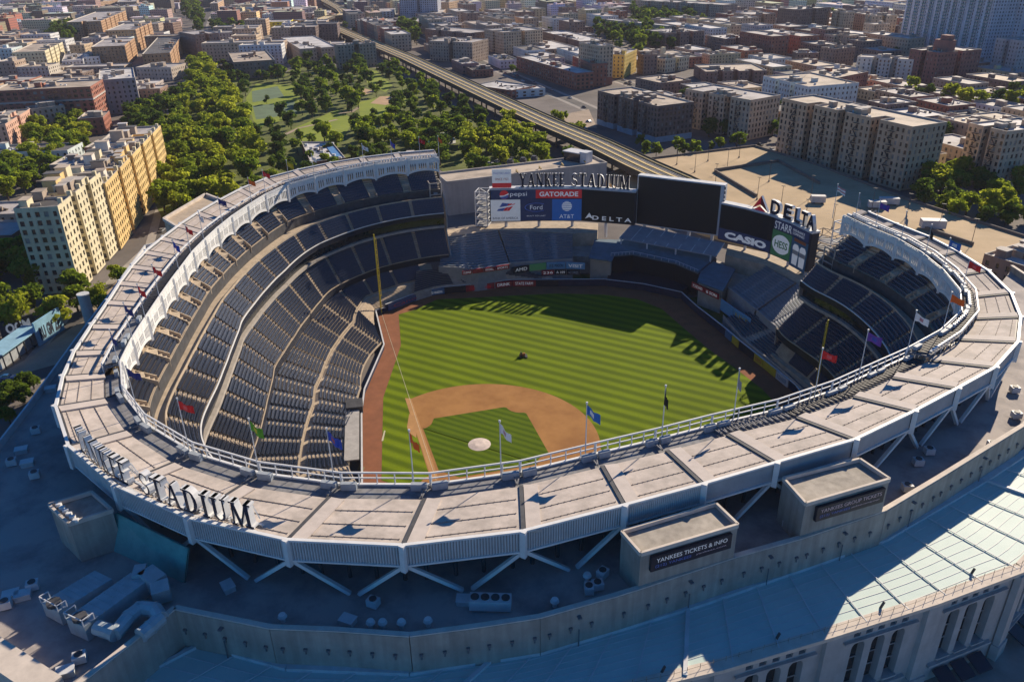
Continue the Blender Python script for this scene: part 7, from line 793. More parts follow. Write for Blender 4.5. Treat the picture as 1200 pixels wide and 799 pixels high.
# ---------------------------------------------------------------- big serif letters
STROKE = [.20, .10]
def glyph(ch):
    """convex polygons (x, y) in a box one unit high, and the width"""
    T, N, S = STROKE[0], STROKE[1], .075
    def bar(x0, y0, x1, y1, w): return [(x0, y0), (x0+w, y0), (x1+w, y1), (x1, y1)]
    def ser(x, y, w): return [(x, y), (x+w, y), (x+w, y+S), (x, y+S)]
    def arcs(cx, cy, rx, ry, a0, a1, t0, t1, n=8):
        out_ = []
        for k in range(n):
            u0, u1 = k/n, (k+1)/n; A0 = math.radians(a0+(a1-a0)*u0); A1 = math.radians(a0+(a1-a0)*u1)
            k0 = t0+(t1-t0)*math.sin(math.pi*u0); k1 = t0+(t1-t0)*math.sin(math.pi*u1)
            out_.append([(cx+(rx-k0)*math.cos(A0), cy+(ry-k0*.6)*math.sin(A0)), (cx+rx*math.cos(A0), cy+ry*math.sin(A0)), (cx+rx*math.cos(A1), cy+ry*math.sin(A1)), (cx+(rx-k1)*math.cos(A1), cy+(ry-k1*.6)*math.sin(A1))])
        return out_
    if ch == 'I': return [bar(.12, 0, .12, 1, T), ser(.02, 0, .41), ser(.02, 1-S, .41)], .45
    if ch == 'T': return [bar(.30, 0, .30, 1, T), ser(.2, 0, .41), [(0, 1-.09), (.81, 1-.09), (.81, 1), (0, 1)], [(0, .76), (.06, .76), (.06, 1), (0, 1)], [(.75, .76), (.81, .76), (.81, 1), (.75, 1)]], .81
    if ch == 'E': return [bar(.10, 0, .10, 1, T), [(0, 0), (.68, 0), (.68, .09), (0, .09)], [(0, .91), (.66, .91), (.66, 1), (0, 1)], [(.2, .47), (.5, .47), (.5, .55), (.2, .55)], [(.62, 0), (.68, 0), (.68, .25), (.62, .25)], [(.60, .77), (.66, .77), (.66, 1), (.60, 1)]], .7
    if ch == 'Y': return [bar(.33, 0, .33, .48, T), bar(.33, .45, .06, 1, T), bar(.42, .45, .74, 1, N), ser(.22, 0, .43), ser(0, 1-S, .36), ser(.62, 1-S, .3)], .92
    if ch == 'A': return [bar(.06, 0, .40, 1, N), bar(.66, 0, .38, 1, T), ser(-.02, 0, .28), ser(.56, 0, .40), [(.2, .3), (.68, .3), (.66, .38), (.22, .38)]], .95
    if ch == 'N': return [bar(.10, 0, .10, 1, N), bar(.70, 0, .70, 1, N), bar(.60, 0, .06, 1, T), ser(0, 0, .3), ser(.58, 1-S, .34), ser(0, 1-S, .26)], .92
    if ch == 'K': return [bar(.10, 0, .10, 1, T), bar(.30, .45, .62, 1, N), bar(.60, 0, .36, .55, T), ser(0, 0, .41), ser(0, 1-S, .41), ser(.54, 1-S, .3), ser(.5, 0, .4)], .9
    if ch == 'D': return [bar(.10, 0, .10, 1, T), ser(0, 0, .42), ser(0, 1-S, .42)] + arcs(.36, .5, .48, .5, -90, 90, .10, .22), .88
    if ch == 'U': return [bar(.10, .3, .10, 1, T), bar(.66, .3, .66, 1, N), ser(0, 1-S, .4), ser(.56, 1-S, .3)] + arcs(.43, .32, .33, .32, 180, 360, .16, .12), .88
    if ch == 'M': return [bar(.08, 0, .12, 1, N), bar(.84, 0, .80, 1, T), bar(.44, 0, .12, 1, T*.9), bar(.46, 0, .82, 1, N), ser(0, 0, .28), ser(.74, 0, .42), ser(.0, 1-S, .34), ser(.78, 1-S, .36)], 1.15
    if ch == 'S': return arcs(.33, .74, .30, .26, 25, 270, .09, .12) + arcs(.33, .27, .33, .27, 90, -155, .12, .15) + [[(.56, .72), (.62, .72), (.62, .95), (.56, .95)], [(0, .06), (.06, .06), (.06, .28), (0, .28)]], .68
    return [], .3
def build_letter(name, ch, o, x, h, w, depth, parent, face_m=None, side_m=None):
    """extruded letter standing on o; x is its reading direction (unit, horizontal); face towards x cross up"""
    polys, gw = glyph(ch); x = Vector(x); up = Vector((0, 0, 1)); nrm = x.cross(up); b = MB(); o = Vector(o); k = w/gw
    for i, pl in enumerate(polys):
        e = .02 * (i % 3)
        f = [o + x*(px*k) + up*(py*h) + nrm*e for px, py in pl]; r = [p_ - nrm*(depth + e*2) for p_ in f]
        n = len(f); b.face(f, 1); b.face(r[::-1], 0)
        for j in range(n): b.face([f[j], r[j], r[(j+1) % n], f[(j+1) % n]], 0)
    return b.build(name, [side_m or M_white, face_m or M_letter_face], parent)
def block_letter(name, ch, o, x, h, w, depth, parent, face_m, side_m, bold=0.03):
    me = text_mesh(ch, 1.0, 0.5, bold); co = np.empty(len(me.vertices)*3, np.float32); me.vertices.foreach_get('co', co); co = co.reshape(-1, 3)
    mn, mx = co.min(0), co.max(0); co[:, 0] = (co[:, 0]-mn[0])*w/(mx[0]-mn[0]); co[:, 1] = (co[:, 1]-mn[1])*h/(mx[1]-mn[1]); co[:, 2] = (co[:, 2]/max(1e-6, mx[2]) - 1)*depth/2
    me.vertices.foreach_set('co', co.ravel()); me.update()
    me.materials.clear(); me.materials.append(side_m); me.materials.append(face_m)
    for p_ in me.polygons: p_.material_index = 1 if p_.normal.z > .9 else 0
    me.transform(frame_matrix(o, x, (0, 0, 1))); me.update()
    ob = bpy.data.objects.new(name, me); COL.objects.link(ob); attach(ob, parent); return ob
def phi_of(p_): return math.degrees(math.atan2(-(p_[0]-CX), -(p_[1]-CY)))
t = tag(empty('roof_sign', P1(12, -9, 41)), 'row of tall serif letters YANKEE STADIUM standing on the near canopy edge', 'sign')
fA, fE = phi_of((-20.44, -60.88, 41.0)), phi_of((-5.16, -63.75, 41.0)); fS, fM = phi_of((-2.46, -63.89, 41.0)), phi_of((17.06, -61.41, 41.0))
for word, f0, f1 in (('YANKEE', fA, fE), ('STADIUM', fS, fM)):
    ws_ = [glyph(c_)[1] + .16 for c_ in word]; tot = sum(ws_); s = 0
    for c_, w in zip(word, ws_):
        ph = f0 + (f1-f0)*s/tot; ph2 = f0 + (f1-f0)*(s+w-.16)/tot; s += w
        a = Vector(P1(ph, float(O_OUT(ph))+1.0, 40.9)); e = Vector(P1(ph2, float(O_OUT(ph2))+1.0, 40.9)); x = (e-a); L = x.length; x.normalize()
        lt = build_letter('letter', c_, a, x, 3.7, L, 1.0, t)
        b = MB()
        for q_ in (.2, .8): p_ = a + x*(L*q_); n_ = x.cross(Vector((0, 0, 1))); b.bar(p_ - n_*2.2 + Vector((0, 0, -.2)), p_ - n_*1.2 + Vector((0, 0, 3.0)), .14); b.bar(p_ - Vector((0, 0, .6)) - n_*.6, p_ + Vector((0, 0, .1)) - n_*.6, .25)
        b.build('letter_strut', M_white, lt)
b = MB(); 
for ph0_, ph1_ in zip(np.linspace(fA, fM, 14)[:-1], np.linspace(fA, fM, 14)[1:]): b.bar(P1(ph0_, float(O_OUT(ph0_))+.7, 40.72), P1(ph1_, float(O_OUT(ph1_))+.7, 40.72), .3); b.bar(P1(ph0_, float(O_OUT(ph0_))+2.2, 40.6), P1(ph1_, float(O_OUT(ph1_))+2.2, 40.6), .3)
b.build('sign_base', M_steel, t)
# box signs on the two penthouses
def wall_sign(a, e, low, hi, lines, label):
    a, e = Vector(a), Vector(e); d = Vector((e.x-a.x, e.y-a.y, 0)); L = d.length; d.normalize(); nr = Vector((d.y, -d.x, 0))
    t = tag(empty('box_sign', (a.x, a.y, low)), label, 'sign', 'dark lettered box signs on the penthouses')
    p = [a + nr*.1, e + nr*.1, e + nr*.6, a + nr*.6]; b = MB(); b.hexa([(*q_.xy, low) for q_ in (p[3], p[2], p[1], p[0])], [(*q_.xy, hi) for q_ in (p[3], p[2], p[1], p[0])]); b.build('sign_box', M_navy, t)
    for s, u, v, hh, ww, m in lines:
        o = a + d*(L*u) + nr*.64; o.z = low + (hi-low)*v; put_text('lettering', s, o, d, (0, 0, 1), (hi-low)*hh, L*ww, m, t, .01)
    return t
M_pr_blue = screen_mat('print_blue', (0.12, 0.20, 0.55)); M_pr_red = screen_mat('print_red', (0.42, 0.03, 0.035)); M_pr_pink = screen_mat('print_pink', (0.80, 0.58, 0.58))
def along(fl, fr, t): return lerp(fl, fr, t)
f0, f1 = (62.06, -41.82, 39.02), (71.4, -30.55, 39.02)
wall_sign(along(f0, f1, .09), along(f0, f1, .92), H1-3.3, H1-.9, [('YANKEES TICKETS & INFO', .5, .70, .28, .88, M_print_white), ('(212) YANKEES', .27, .30, .24, .44, M_pr_blue), ('yankees.com', .74, .33, .14, .38, M_pr_pink)], 'dark sign box reading YANKEES TICKETS & INFO on the left penthouse')
f0, f1 = (78.39, -22.03, 39.21), (87.77, -10.81, 39.21)
wall_sign(along(f0, f1, .12), along(f0, f1, .93), H2-3.5, H2-1.1, [('YANKEES GROUP TICKETS', .5, .70, .26, .9, M_pr_pink), ('(212) YANKEES', .27, .30, .22, .44, M_pr_blue), ('yankees.com/groups', .72, .33, .13, .42, M_pr_pink)], 'dark sign box reading YANKEES GROUP TICKETS on the right penthouse')

# ---------------------------------------------------------------- scoreboards
class Board:
    def __init__(s, pts, z0, z1):
        s.p = [Vector((a[0], a[1], 0)) for a in pts]; s.z0, s.z1 = z0, z1
        s.s = [0]
        for a, e in zip(s.p[:-1], s.p[1:]): s.s.append(s.s[-1] + (e-a).length)
    def at(s, u, v, k=0.0):
        d_ = u*s.s[-1]
        i = 0
        while i < len(s.s)-2 and d_ > s.s[i+1]: i += 1
        a, e = s.p[i], s.p[i+1]; t_ = (d_-s.s[i])/(s.s[i+1]-s.s[i]); q_ = a + (e-a)*t_; d = (e-a).normalized(); nr = Vector((d.y, -d.x, 0))
        q_ = q_ + nr*k; return Vector((q_.x, q_.y, s.z0 + (s.z1-s.z0)*v)), d
    def panel(s, name, u0, u1, v0, v1, k0, k1, m, parent):
        b = MB(); us = sorted({u0, u1} | {x/s.s[-1] for x in s.s if u0 < x/s.s[-1] < u1})
        for a, e in zip(us[:-1], us[1:]):
            A0, _ = s.at(a+1e-6, v0, k0); A1, _ = s.at(e-1e-6, v0, k0); B1, _ = s.at(e-1e-6, v0, k1); B0, _ = s.at(a+1e-6, v0, k1); dz = Vector((0, 0, (s.z1-s.z0)*(v1-v0)))
            b.hexa([B0, B1, A1, A0], [B0+dz, B1+dz, A1+dz, A0+dz])
        return b.build(name, m, parent)
    def text(s, name, txt, u, v, w, h, m, parent, k=.12, bold=0.0):
        ob = put_text(name, txt, (0, 0, 0), (1, 0, 0), (0, 1, 0), (s.z1-s.z0)*h, s.s[-1]*w, m, None, .015, bold); me = ob.data
        for vt in me.vertices:
            q_, d = s.at(min(.9999, max(0, u + vt.co.x/s.s[-1])), v, k + vt.co.z); vt.co = (q_.x, q_.y, q_.z + vt.co.y)
        me.update(); attach(ob, parent); return ob
    def disc(s, name, u, v, rx, ry, m, parent, k=.1, n=20):
        o, d = s.at(u, v, k); up = Vector((0, 0, 1)); b = MB(); b.face([o + d*(rx*math.cos(2*math.pi*i/n)) + up*(ry*math.sin(2*math.pi*i/n)) for i in range(n)]); return b.build(name, m, parent)
    def poly(s, name, u, v, pts, m, parent, k=.12):
        o, d = s.at(u, v, k); up = Vector((0, 0, 1)); b = MB(); b.face([o + d*x + up*y for x, y in pts]); return b.build(name, m, parent)
M_black = screen_mat('screen_black', (0.010, 0.012, 0.018)); M_scrblue = screen_mat('screen_blue', (0.015, 0.09, 0.33), 0.16); M_scrwhite = screen_mat('screen_white', (0.55, 0.58, 0.62), 0.16); M_scrred = screen_mat('screen_red', (0.42, 0.02, 0.03), 0.16); M_scrgreen = screen_mat('screen_green', (0.03, 0.12, 0.06), 0.16); M_navy2 = screen_mat('screen_navy', (0.015, 0.028, 0.085), 0.16)
LB = Board([(-62.5, 129.32, 14.0), (-45.25, 138.97, 14.0), (-32.33, 145.35, 14.0), (-12.66, 149.49, 14.0)], 14.0, 26.2)
left_sb = tag(empty('scoreboard', tuple(LB.at(.5, 0)[0])), 'long curved navy scoreboard of sponsor panels in left centre field', 'scoreboard')
LB.panel('board_body', 0, 1, 0, 1, -2.6, 0, M_navy, left_sb)
LB.panel('board_cap', 0, 1, 1.0, 1.05, -2.9, .25, M_steel, left_sb)
uL = lambda x: (x-574.5)/169.0
f = LB.panel('panel', uL(576), uL(628), .70, .99, 0, .08, M_navy2, left_sb); LB.text('lettering', 'pepsi', uL(608), .845, .115, .16, M_print_white, f); LB.disc('logo_disc', uL(591.5), .845, 1.7, 1.7, M_scrred, f); LB.poly('logo_wave', uL(591.5), .845, [(-1.6, -.6), (0, -.1), (1.6, .3), (1.5, -.9), (.4, -1.6), (-1.0, -1.4)], M_pr_blue, f, .14); LB.poly('logo_band', uL(591.5), .845, [(-1.7, -.3), (0, -.25), (1.65, .6), (1.7, .1), (0, -.6), (-1.6, -.75)], M_print_white, f, .15)
f = LB.panel('panel', uL(628), uL(681), .72, .985, 0, .08, M_scrred, left_sb); LB.text('lettering', 'GATORADE', uL(654.5), .85, .265, .15, M_print_white, f, bold=.03)
f = LB.panel('panel', uL(575.5), uL(610), .02, .69, 0, .08, M_scrwhite, left_sb); LB.text('lettering', 'BANK OF AMERICA', uL(592.5), .11, .175, .07, M_navy2, f)
for k, mm in ((0, M_pr_blue), (1, M_pr_blue), (2, M_scrred), (3, M_scrred)):
    LB.poly('logo_stripe', uL(585.5 + 3.6*k), .34, [(-.9, 0), (.2, 0), (2.6, 2.9), (1.2, 3.2 - .25*k)], mm, f)
LB.poly('logo_stripe', uL(586), .42, [(-1.6, -.4), (6.6, 1.1), (6.6, 1.6), (-1.6, .2)], M_scrwhite, f, .14)
f = LB.panel('panel', uL(610), uL(647), .02, .69, 0, .08, M_navy2, left_sb); LB.disc('logo_oval', uL(628.5), .44, 4.4, 1.75, M_pr_blue, f); LB.disc('logo_oval', uL(628.5), .44, 4.0, 1.5, M_navy2, f, .12); LB.text('lettering', 'Ford', uL(628.5), .44, .085, .14, M_print_white, f, .14); LB.text('lettering', 'BUILT TO LAST', uL(628.5), .17, .13, .035, M_print_white, f)
f = LB.panel('panel', uL(647), uL(681), .02, .69, 0, .08, M_scrblue, left_sb); LB.disc('logo_globe', uL(664), .47, 1.9, 1.9, M_print_white, f)
for k in range(5): LB.poly('logo_line', uL(664), .47 + (k-2)*.06, [(-1.9, -.12), (1.9, .05), (1.9, .2), (-1.9, .1)], M_scrblue, f, .13)
LB.text('lettering', 'AT&T', uL(664), .15, .10, .12, M_print_white, f)
f = LB.panel('video_panel', uL(682), uL(742), .03, .97, 0, .06, M_black, left_sb); LB.text('lettering', 'D E L T A', uL(717), .14, .27, .13, M_print_white, f, bold=.02); LB.poly('logo_triangle', uL(690.5), .09, [(-1.6, 0), (0, .7), (1.6, 0), (0, 2.4)], M_print_white, f)
b = MB()
for u in (.11, .34, .57, .80):
    o, d = LB.at(u, 0, -1.3); b.bar((o.x, o.y, 8), (o.x, o.y, 14), .9)
b.build('post', M_steel, left_sb)
STROKE[:] = [.25, .13]
t = tag(empty('left_field_letters', tuple(LB.at(.5, 1)[0])), 'serif letters YANKEE STADIUM standing on top of the left scoreboard', 'sign')
for word, x0, x1 in (('YANKEE', 609, 662), ('STADIUM', 669, 737)):
    ws_ = [glyph(c_)[1] + .14 for c_ in word]; tot = sum(ws_); s = 0
    for c_, w in zip(word, ws_):
        a, d = LB.at(min(.999, uL(x0 + (x1-x0)*s/tot)), 1.07, -.3); e, _ = LB.at(min(1, uL(x0 + (x1-x0)*(s+w-.14)/tot)), 1.07, -.3); s += w
        x = (e-a).normalized(); build_letter('letter', c_, a, x, 4.9, (e-a).length, .9, t)
b = MB(); a, _ = LB.at(uL(605), 1.06, -.8); 
for u0_, u1_ in zip(np.linspace(uL(605), 1, 9)[:-1], np.linspace(uL(605), 1, 9)[1:]):
    b.bar(LB.at(u0_, 1.06, -.8)[0], LB.at(u1_, 1.06, -.8)[0], .5)
b.build('sign_base', M_white, t)
t = tag(empty('small_roof_board', (-59.18, 132.8, 26.0)), 'small white and red sponsor panel on top of the left scoreboard end', 'sign')
f = LB.panel('panel', uL(578), uL(600), 1.2, 1.62, -.8, -.4, M_scrwhite, t); LB.panel('panel_foot', uL(578), uL(600), 1.06, 1.2, -.8, -.38, M_scrred, t); LB.text('lettering', 'MASTERCARD', uL(589), 1.5, .11, .06, M_pr_blue, f, -.36); LB.text('lettering', 'SINCE 1923', uL(589), 1.32, .09, .07, M_pr_red, f, -.36)
# tall video screen
SB = Board([(-13.4, 152.3), (18.4, 152.6)], 13.6, 32.0)
scr = tag(empty('video_screen', tuple(SB.at(.5, 0)[0])), 'tallest black video screen in the middle of the outfield with white frame', 'video screen')
SB.panel('screen_body', 0, 1, 0, 1, -3.0, 0, M_steel, scr); SB.panel('screen_face', .012, .955, .02, .975, 0, .1, M_black, scr)
b = MB()
for k in range(12):
    o, d = SB.at(1, k/12, 0); b.bar(o + d*.1, o + d*.1 + Vector((0, -0, 1.0)), .5)
b.build('side_vent', M_grate, scr)
b = MB()
for u in (.1, .37, .63, .9):
    o, d = SB.at(u, 0, -1.5); b.bar((o.x, o.y, 8), (o.x, o.y, 13.7), 1.0)
b.build('post', M_steel, scr)
RB = Board([(18.04, 151.17, 13.0), (27.38, 148.93, 13.0), (36.13, 145.29, 13.0), (44.31, 139.98, 13.0), (51.92, 132.87, 13.0)], 13.0, 25.7)
right_sb = tag(empty('scoreboard', tuple(RB.at(.5, 0)[0])), 'curved dark scoreboard of sponsor panels in right field below big letters', 'scoreboard')
RB.panel('board_body', 0, 1, 0, 1, -2.6, 0, M_navy, right_sb); RB.panel('board_cap', 0, 1, 1.0, 1.05, -2.9, .25, M_steel, right_sb)
f = RB.panel('video_panel', .01, .53, .34, .98, 0, .06, M_black, right_sb)
f = RB.panel('panel', .0, .53, .02, .33, 0, .08, M_navy2, right_sb); RB.text('lettering', 'CASIO', .275, .17, .42, .20, M_print_white, f, bold=.06)
f = RB.panel('panel', .55, .97, .72, .98, 0, .08, M_navy2, right_sb); RB.text('lettering', 'STARR', .65, .84, .19, .20, M_print_white, f); RB.text('lettering', 'INSURANCE', .84, .885, .15, .06, M_print_white, f); RB.text('lettering', 'COMPANIES', .84, .80, .15, .06, M_print_white, f)
f = RB.panel('panel', .54, .76, .02, .70, 0, .08, M_scrgreen, right_sb); RB.disc('logo_oval', .65, .36, 4.0, 3.2, M_print_white, f); RB.text('lettering', 'HESS', .65, .36, .145, .19, M_scrgreen, f, .14, .02)
f = RB.panel('panel', .765, .975, -.06, .70, 0, .08, screen_mat('screen_dusk', (0.05, 0.16, 0.26)), right_sb)
for u in (.83, .92):
    RB.poly('printed_cup', u, .22, [(-1.3, -2.6), (1.3, -2.6), (1.6, 3.2), (.9, 4.2), (-.9, 4.2), (-1.6, 3.2)], M_scrwhite, f); RB.poly('printed_cup_band', u, .22, [(-1.5, .8), (1.5, .8), (1.55, 2.2), (-1.55, 2.2)], screen_mat('print_sand', (.45, .40, .36)), f, .14)
RB.poly('printed_glow', .87, .62, [(-3, 0), (3, 0), (3, 1.0), (-3, 1.0)], screen_mat('print_orange', (.42, .12, .04)), f, .11)
b = MB()
for u in (.25, .5, .72, .95):
    o, d = RB.at(u, 0, -1.3); b.bar((o.x, o.y, 8), (o.x, o.y, 13), .8)
b.build('post', M_steel, right_sb)
t = tag(empty('right_field_letters', tuple(RB.at(.5, 1)[0])), 'red triangle and big block letters DELTA on top of the right scoreboard', 'sign')
for c_, x0, x1 in (('D', .47, .575), ('E', .615, .705), ('L', .735, .815), ('T', .815, .90), ('A', .895, .995)):
    a, d = RB.at(x0, 1.06, -.4); e, _ = RB.at(x1, 1.06, -.4); x = (e-a).normalized(); block_letter('letter', c_, a, x, 4.6, (e-a).length, 1.2, t, M_letter_face, M_white, .04)
a, d = RB.at(.29, 1.06, -.4); e, _ = RB.at(.45, 1.06, -.4); x = (e-a).normalized(); L = (e-a).length; up = Vector((0, 0, 1)); nr = x.cross(up)
for tri, mm in (([(0, 0), (.5, 2.0), (.5, 4.9)], M_scrred), ([(.5, 2.0), (1, 0), (.5, 4.9)], screen_mat('print_dark_red', (.22, .015, .02))), ([(0, -.5), (1, -.5), (.5, 1.4)], M_scrred)):
    b = MB(); p_ = [a + x*(L*u) + up*v for u, v in tri]; r = [q_ - nr*1.0 for q_ in p_]; b.face(p_, 1); b.face(r[::-1], 0)
    for i in range(3): b.face([p_[i], r[i], r[(i+1) % 3], p_[(i+1) % 3]], 0)
    b.build('logo_wedge', [M_white, mm], t)
# open steel stair frames at the scoreboard ends
def lattice(name, o, w, d, h, rz, label, m, n):
    t = tag(empty(name, o), label, 'frame'); b = MB(); b2 = MB(); ca, sa = math.cos(rz), math.sin(rz)
    cs = [Vector((o[0]+x*ca-y*sa, o[1]+x*sa+y*ca, 0)) for x, y in ((-w/2, -d/2), (w/2, -d/2), (w/2, d/2), (-w/2, d/2))]
    for c_ in cs: b.bar((c_.x, c_.y, o[2]), (c_.x, c_.y, o[2]+h), .35)
    for k in range(n+1):
        z = o[2] + h*k/n
        for i in range(4): b.bar((*cs[i].xy, z), (*cs[(i+1) % 4].xy, z), .25)
        if k < n:
            b2.hexa([(*c_.xy, z-.05) for c_ in cs], [(*c_.xy, z+.05) for c_ in cs]); b.bar((*cs[0].xy, z), (*cs[1].xy, z+h/n), .22); b.bar((*cs[2].xy, z), (*cs[3].xy, z+h/n), .22)
    b.build('frame_bar', m, t); b2.build('landing', M_grate, t)
lattice('steel_frame', (-66.81, 131.66, 12.0), 4.5, 6, 13, .3, 'open steel frame at the left end of the left scoreboard', M_steel, 5)
lattice('steel_frame', (54.51, 146.25, 9.0), 7, 6, 13.5, -.4, 'tan scaffold frame at the right end of the right scoreboard', M_conc, 5)
lattice('steel_frame', (61.67, 129.1, 20.0), 5, 5, 12, -.6, 'pale frame beside the right deck end', M_steel, 4)

# ---------------------------------------------------------------- outfield stands
outfield = tag(empty('outfield_stand', (0, 135, 0)), 'stepped outfield bleachers and restaurant deck under the scoreboards', 'stand')
def bench_block(name, fr, zf, bk, zb, rows, m, bench_m, parent, seats=False):
    """stepped rows between the front and back polylines"""
    n = 14; F_ = resample([(x, y, 0) for x, y, *_ in fr], n); B_ = resample([(x, y, 0) for x, y, *_ in bk], n); b = MB(); s = MB()
    for r in range(rows):
        t0, t1 = r/rows, (r+1)/rows; z0 = zf + (zb-zf)*t0
        for i in range(n-1):
            q_ = [F_[i]*(1-t0)+B_[i]*t0, F_[i+1]*(1-t0)+B_[i+1]*t0, F_[i+1]*(1-t1)+B_[i+1]*t1, F_[i]*(1-t1)+B_[i]*t1]
            b.face([(p_[0], p_[1], z0) for p_ in q_]); z1 = zf + (zb-zf)*t1; b.face([(q_[3][0], q_[3][1], z0), (q_[2][0], q_[2][1], z0), (q_[2][0], q_[2][1], z1), (q_[3][0], q_[3][1], z1)])
            tm, tn = t0+.55/rows, t0+.9/rows
            if i in (4, 9): continue
            w = [F_[i]*(1-tm)+B_[i]*tm, F_[i+1]*(1-tm)+B_[i+1]*tm, F_[i+1]*(1-tn)+B_[i+1]*tn, F_[i]*(1-tn)+B_[i]*tn]
            s.hexa([(p_[0], p_[1], z0+.35) for p_ in w], [(p_[0], p_[1], z0+(.75 if seats else .45)) for p_ in w])
    fr_ = [tuple(p_) for p_ in F_]
    for i in range(n-1): b.hexa([(F_[i][0], F_[i][1], 0), (F_[i+1][0], F_[i+1][1], 0), (F_[i+1][0], F_[i+1][1]+.3, 0), (F_[i][0], F_[i][1]+.3, 0)], [(F_[i][0], F_[i][1], zf+1.0), (F_[i+1][0], F_[i+1][1], zf+1.0), (F_[i+1][0], F_[i+1][1]+.3, zf+1.0), (F_[i][0], F_[i][1]+.3, zf+1.0)])
    o = b.build(name, m, parent); tag(s.build('bench_rows', bench_m, o), kind='stuff'); return o
M_step = mat('bleacher_step', (0.30, 0.31, 0.32), 0.8, 0.1, 0.5)
bench_block('left_bleacher', [(-62.56, 94.0, 7.5), (-50.19, 97.57, 7.5), (-41.57, 107.3, 7.5)], 7.5, [(-71.07, 110.99, 12.0), (-64.9, 119.33, 12.0), (-58.08, 127.04, 12.0)], 12, 15, M_step, M_bench, outfield)
bench_block('left_bleacher', [(-41.7, 108.14, 7.5), (-33.29, 115.13, 7.5), (-24.41, 121.46, 7.5)], 7.5, [(-57.5, 127.33, 12.0), (-44.34, 131.69, 12.0), (-30.98, 135.13, 12.0)], 12, 15, M_step, M_bench, outfield)
bench_block('left_field_seats', [(-64.2, 81), (-60.6, 89.8), (-53.0, 96.3), (-41, 108), (-29.0, 114.6)], 2.2, [(-69.13, 89.98, 6.8), (-63.14, 94.79, 6.8), (-50.73, 98.39, 6.8), (-42.06, 108.14, 6.8)], 6.8, 11, M_concg, M_seat, outfield, True)
bench_block('right_bleacher', [(30.91, 120.43, 7.5), (37.29, 113.85, 7.5), (42.45, 107.93, 7.5)], 7.5, [(38.74, 136.32, 11.5), (44.61, 130.92, 11.5), (50.04, 126.49, 11.5)], 11.5, 15, M_step, M_bench, outfield)
bench_block('right_bleacher', [(43.06, 107.55, 7.5), (46.97, 102.81, 7.5), (50.94, 98.39, 7.5)], 7.5, [(50.65, 126.02, 11.5), (55.57, 116.58, 11.5), (59.37, 108.11, 11.5)], 11.5, 15, M_step, M_bench, outfield)
bench_block('right_field_seats', [(32.6, 110.6), (42.2, 97.2), (55.6, 84.4), (64.6, 74.2)], 2.2, [(41.71, 109.31, 6.5), (49.58, 100.65, 6.5), (56.16, 93.54, 6.5), (68, 86)], 6.5, 10, M_concg, M_seat, outfield, True)
# concourse slab behind the bleachers
def slab(name, pts, z0, z1, m, parent):
    b = MB(); b.prism([(a[0], a[1]) for a in pts], z0, z1, bottom=True); return b.build(name, m, parent)
slab('concourse', [(-72.98, 112.68, 11.5), (-58.83, 128.31, 11.5), (-32.0, 137.3, 11.5), (-24.24, 142.22, 11.5), (-28.36, 152.35, 11.5), (-48.05, 147.26, 11.5), (-64.72, 133.23, 11.5), (-77.89, 117.75, 11.5)][::-1], 6, 11.6, M_conc, outfield)
slab('concourse', [(23.56, 142.31, 10.5), (38.42, 138.16, 10.5), (50.42, 127.82, 10.5), (59.4, 111.27, 10.5), (62.6, 117.74, 10.5), (53.14, 138.01, 10.5), (36.08, 150.45, 10.5), (21.51, 152.75, 10.5)][::-1], 5, 11.0, M_conc, outfield)
# restaurant: grey canopy, terrace, dark window band and black batter's eye wall
b = MB(); a, e, f, g_ = (-13.91, 150.53, 14.0), (22.1, 145.12, 14.0), (21.39, 138.24, 11.5), (-14.78, 140.61, 11.5)
b.hexa([(x, y, z-.4) for x, y, z in (g_, f, e, a)], [g_, f, e, a]); b.build('canopy_roof', mat('canopy_grey', (0.30, 0.31, 0.33), 0.5, 0.08, 0.4), outfield)
b = MB()
for k in range(9): b.bar(lerp(g_, f, k/8), lerp(a, e, k/8), .25)
for t_ in (.02, .3, .6, .95):
    q_ = lerp(g_, f, t_); b.bar((q_[0], q_[1], 8), (q_[0], q_[1], 11.4), .5)
b.build('canopy_rib', M_steel, outfield)
slab('restaurant', [(-13.14, 132.17, 9.0), (-7.22, 135.14, 9.0), (8.92, 133.85, 9.0), (19.34, 129.34, 9.0), (20.67, 142.52, 9.0), (6.07, 149.67, 9.0), (-16.76, 146.52, 9.0)][::-1], 0, 9.0, M_dark, outfield)
slab('terrace_floor', [(-12.88, 128.47, 9.0), (-6.59, 133.53, 9.0), (9.71, 131.53, 9.0), (19.03, 126.62, 9.0), (19.96, 144.96, 9.0), (-17.85, 149.17, 9.0)][::-1], 8.6, 9.3, mat('terrace_blue', (0.10, 0.16, 0.21), 0.6, 0.15, 0.4), outfield)
b = MB(); pts = [(-12.58, 127.73, 9.3), (-6.3, 132.78, 9.3), (9.95, 130.78, 9.3), (19.24, 125.88, 9.3)]
for a, e in zip(pts[:-1], pts[1:]):
    b.bar((a[0], a[1], 10.4), (e[0], e[1], 10.4), .12)
    for k in range(6): q_ = lerp(a, e, k/6); b.bar(q_, (q_[0], q_[1], 10.4), .1)
b.build('terrace_rail', M_steel, outfield)
slab('batters_eye', [(-11.8, 123.2), (1, 125.4), (14.4, 124.2), (17, 134), (1, 137), (-15, 133)], 0, 2.6, M_navy, outfield)
slab('batters_eye_wall', [(-12.95, 128.68, 8.6), (-6.65, 133.74, 8.6), (9.67, 131.76, 8.6), (18.99, 126.86, 8.6), (18.71, 127.75, 8.6), (9.35, 132.68, 8.6), (-7.03, 134.7, 8.6), (-13.35, 129.62, 8.6)], 1.5, 8.6, M_black, outfield)
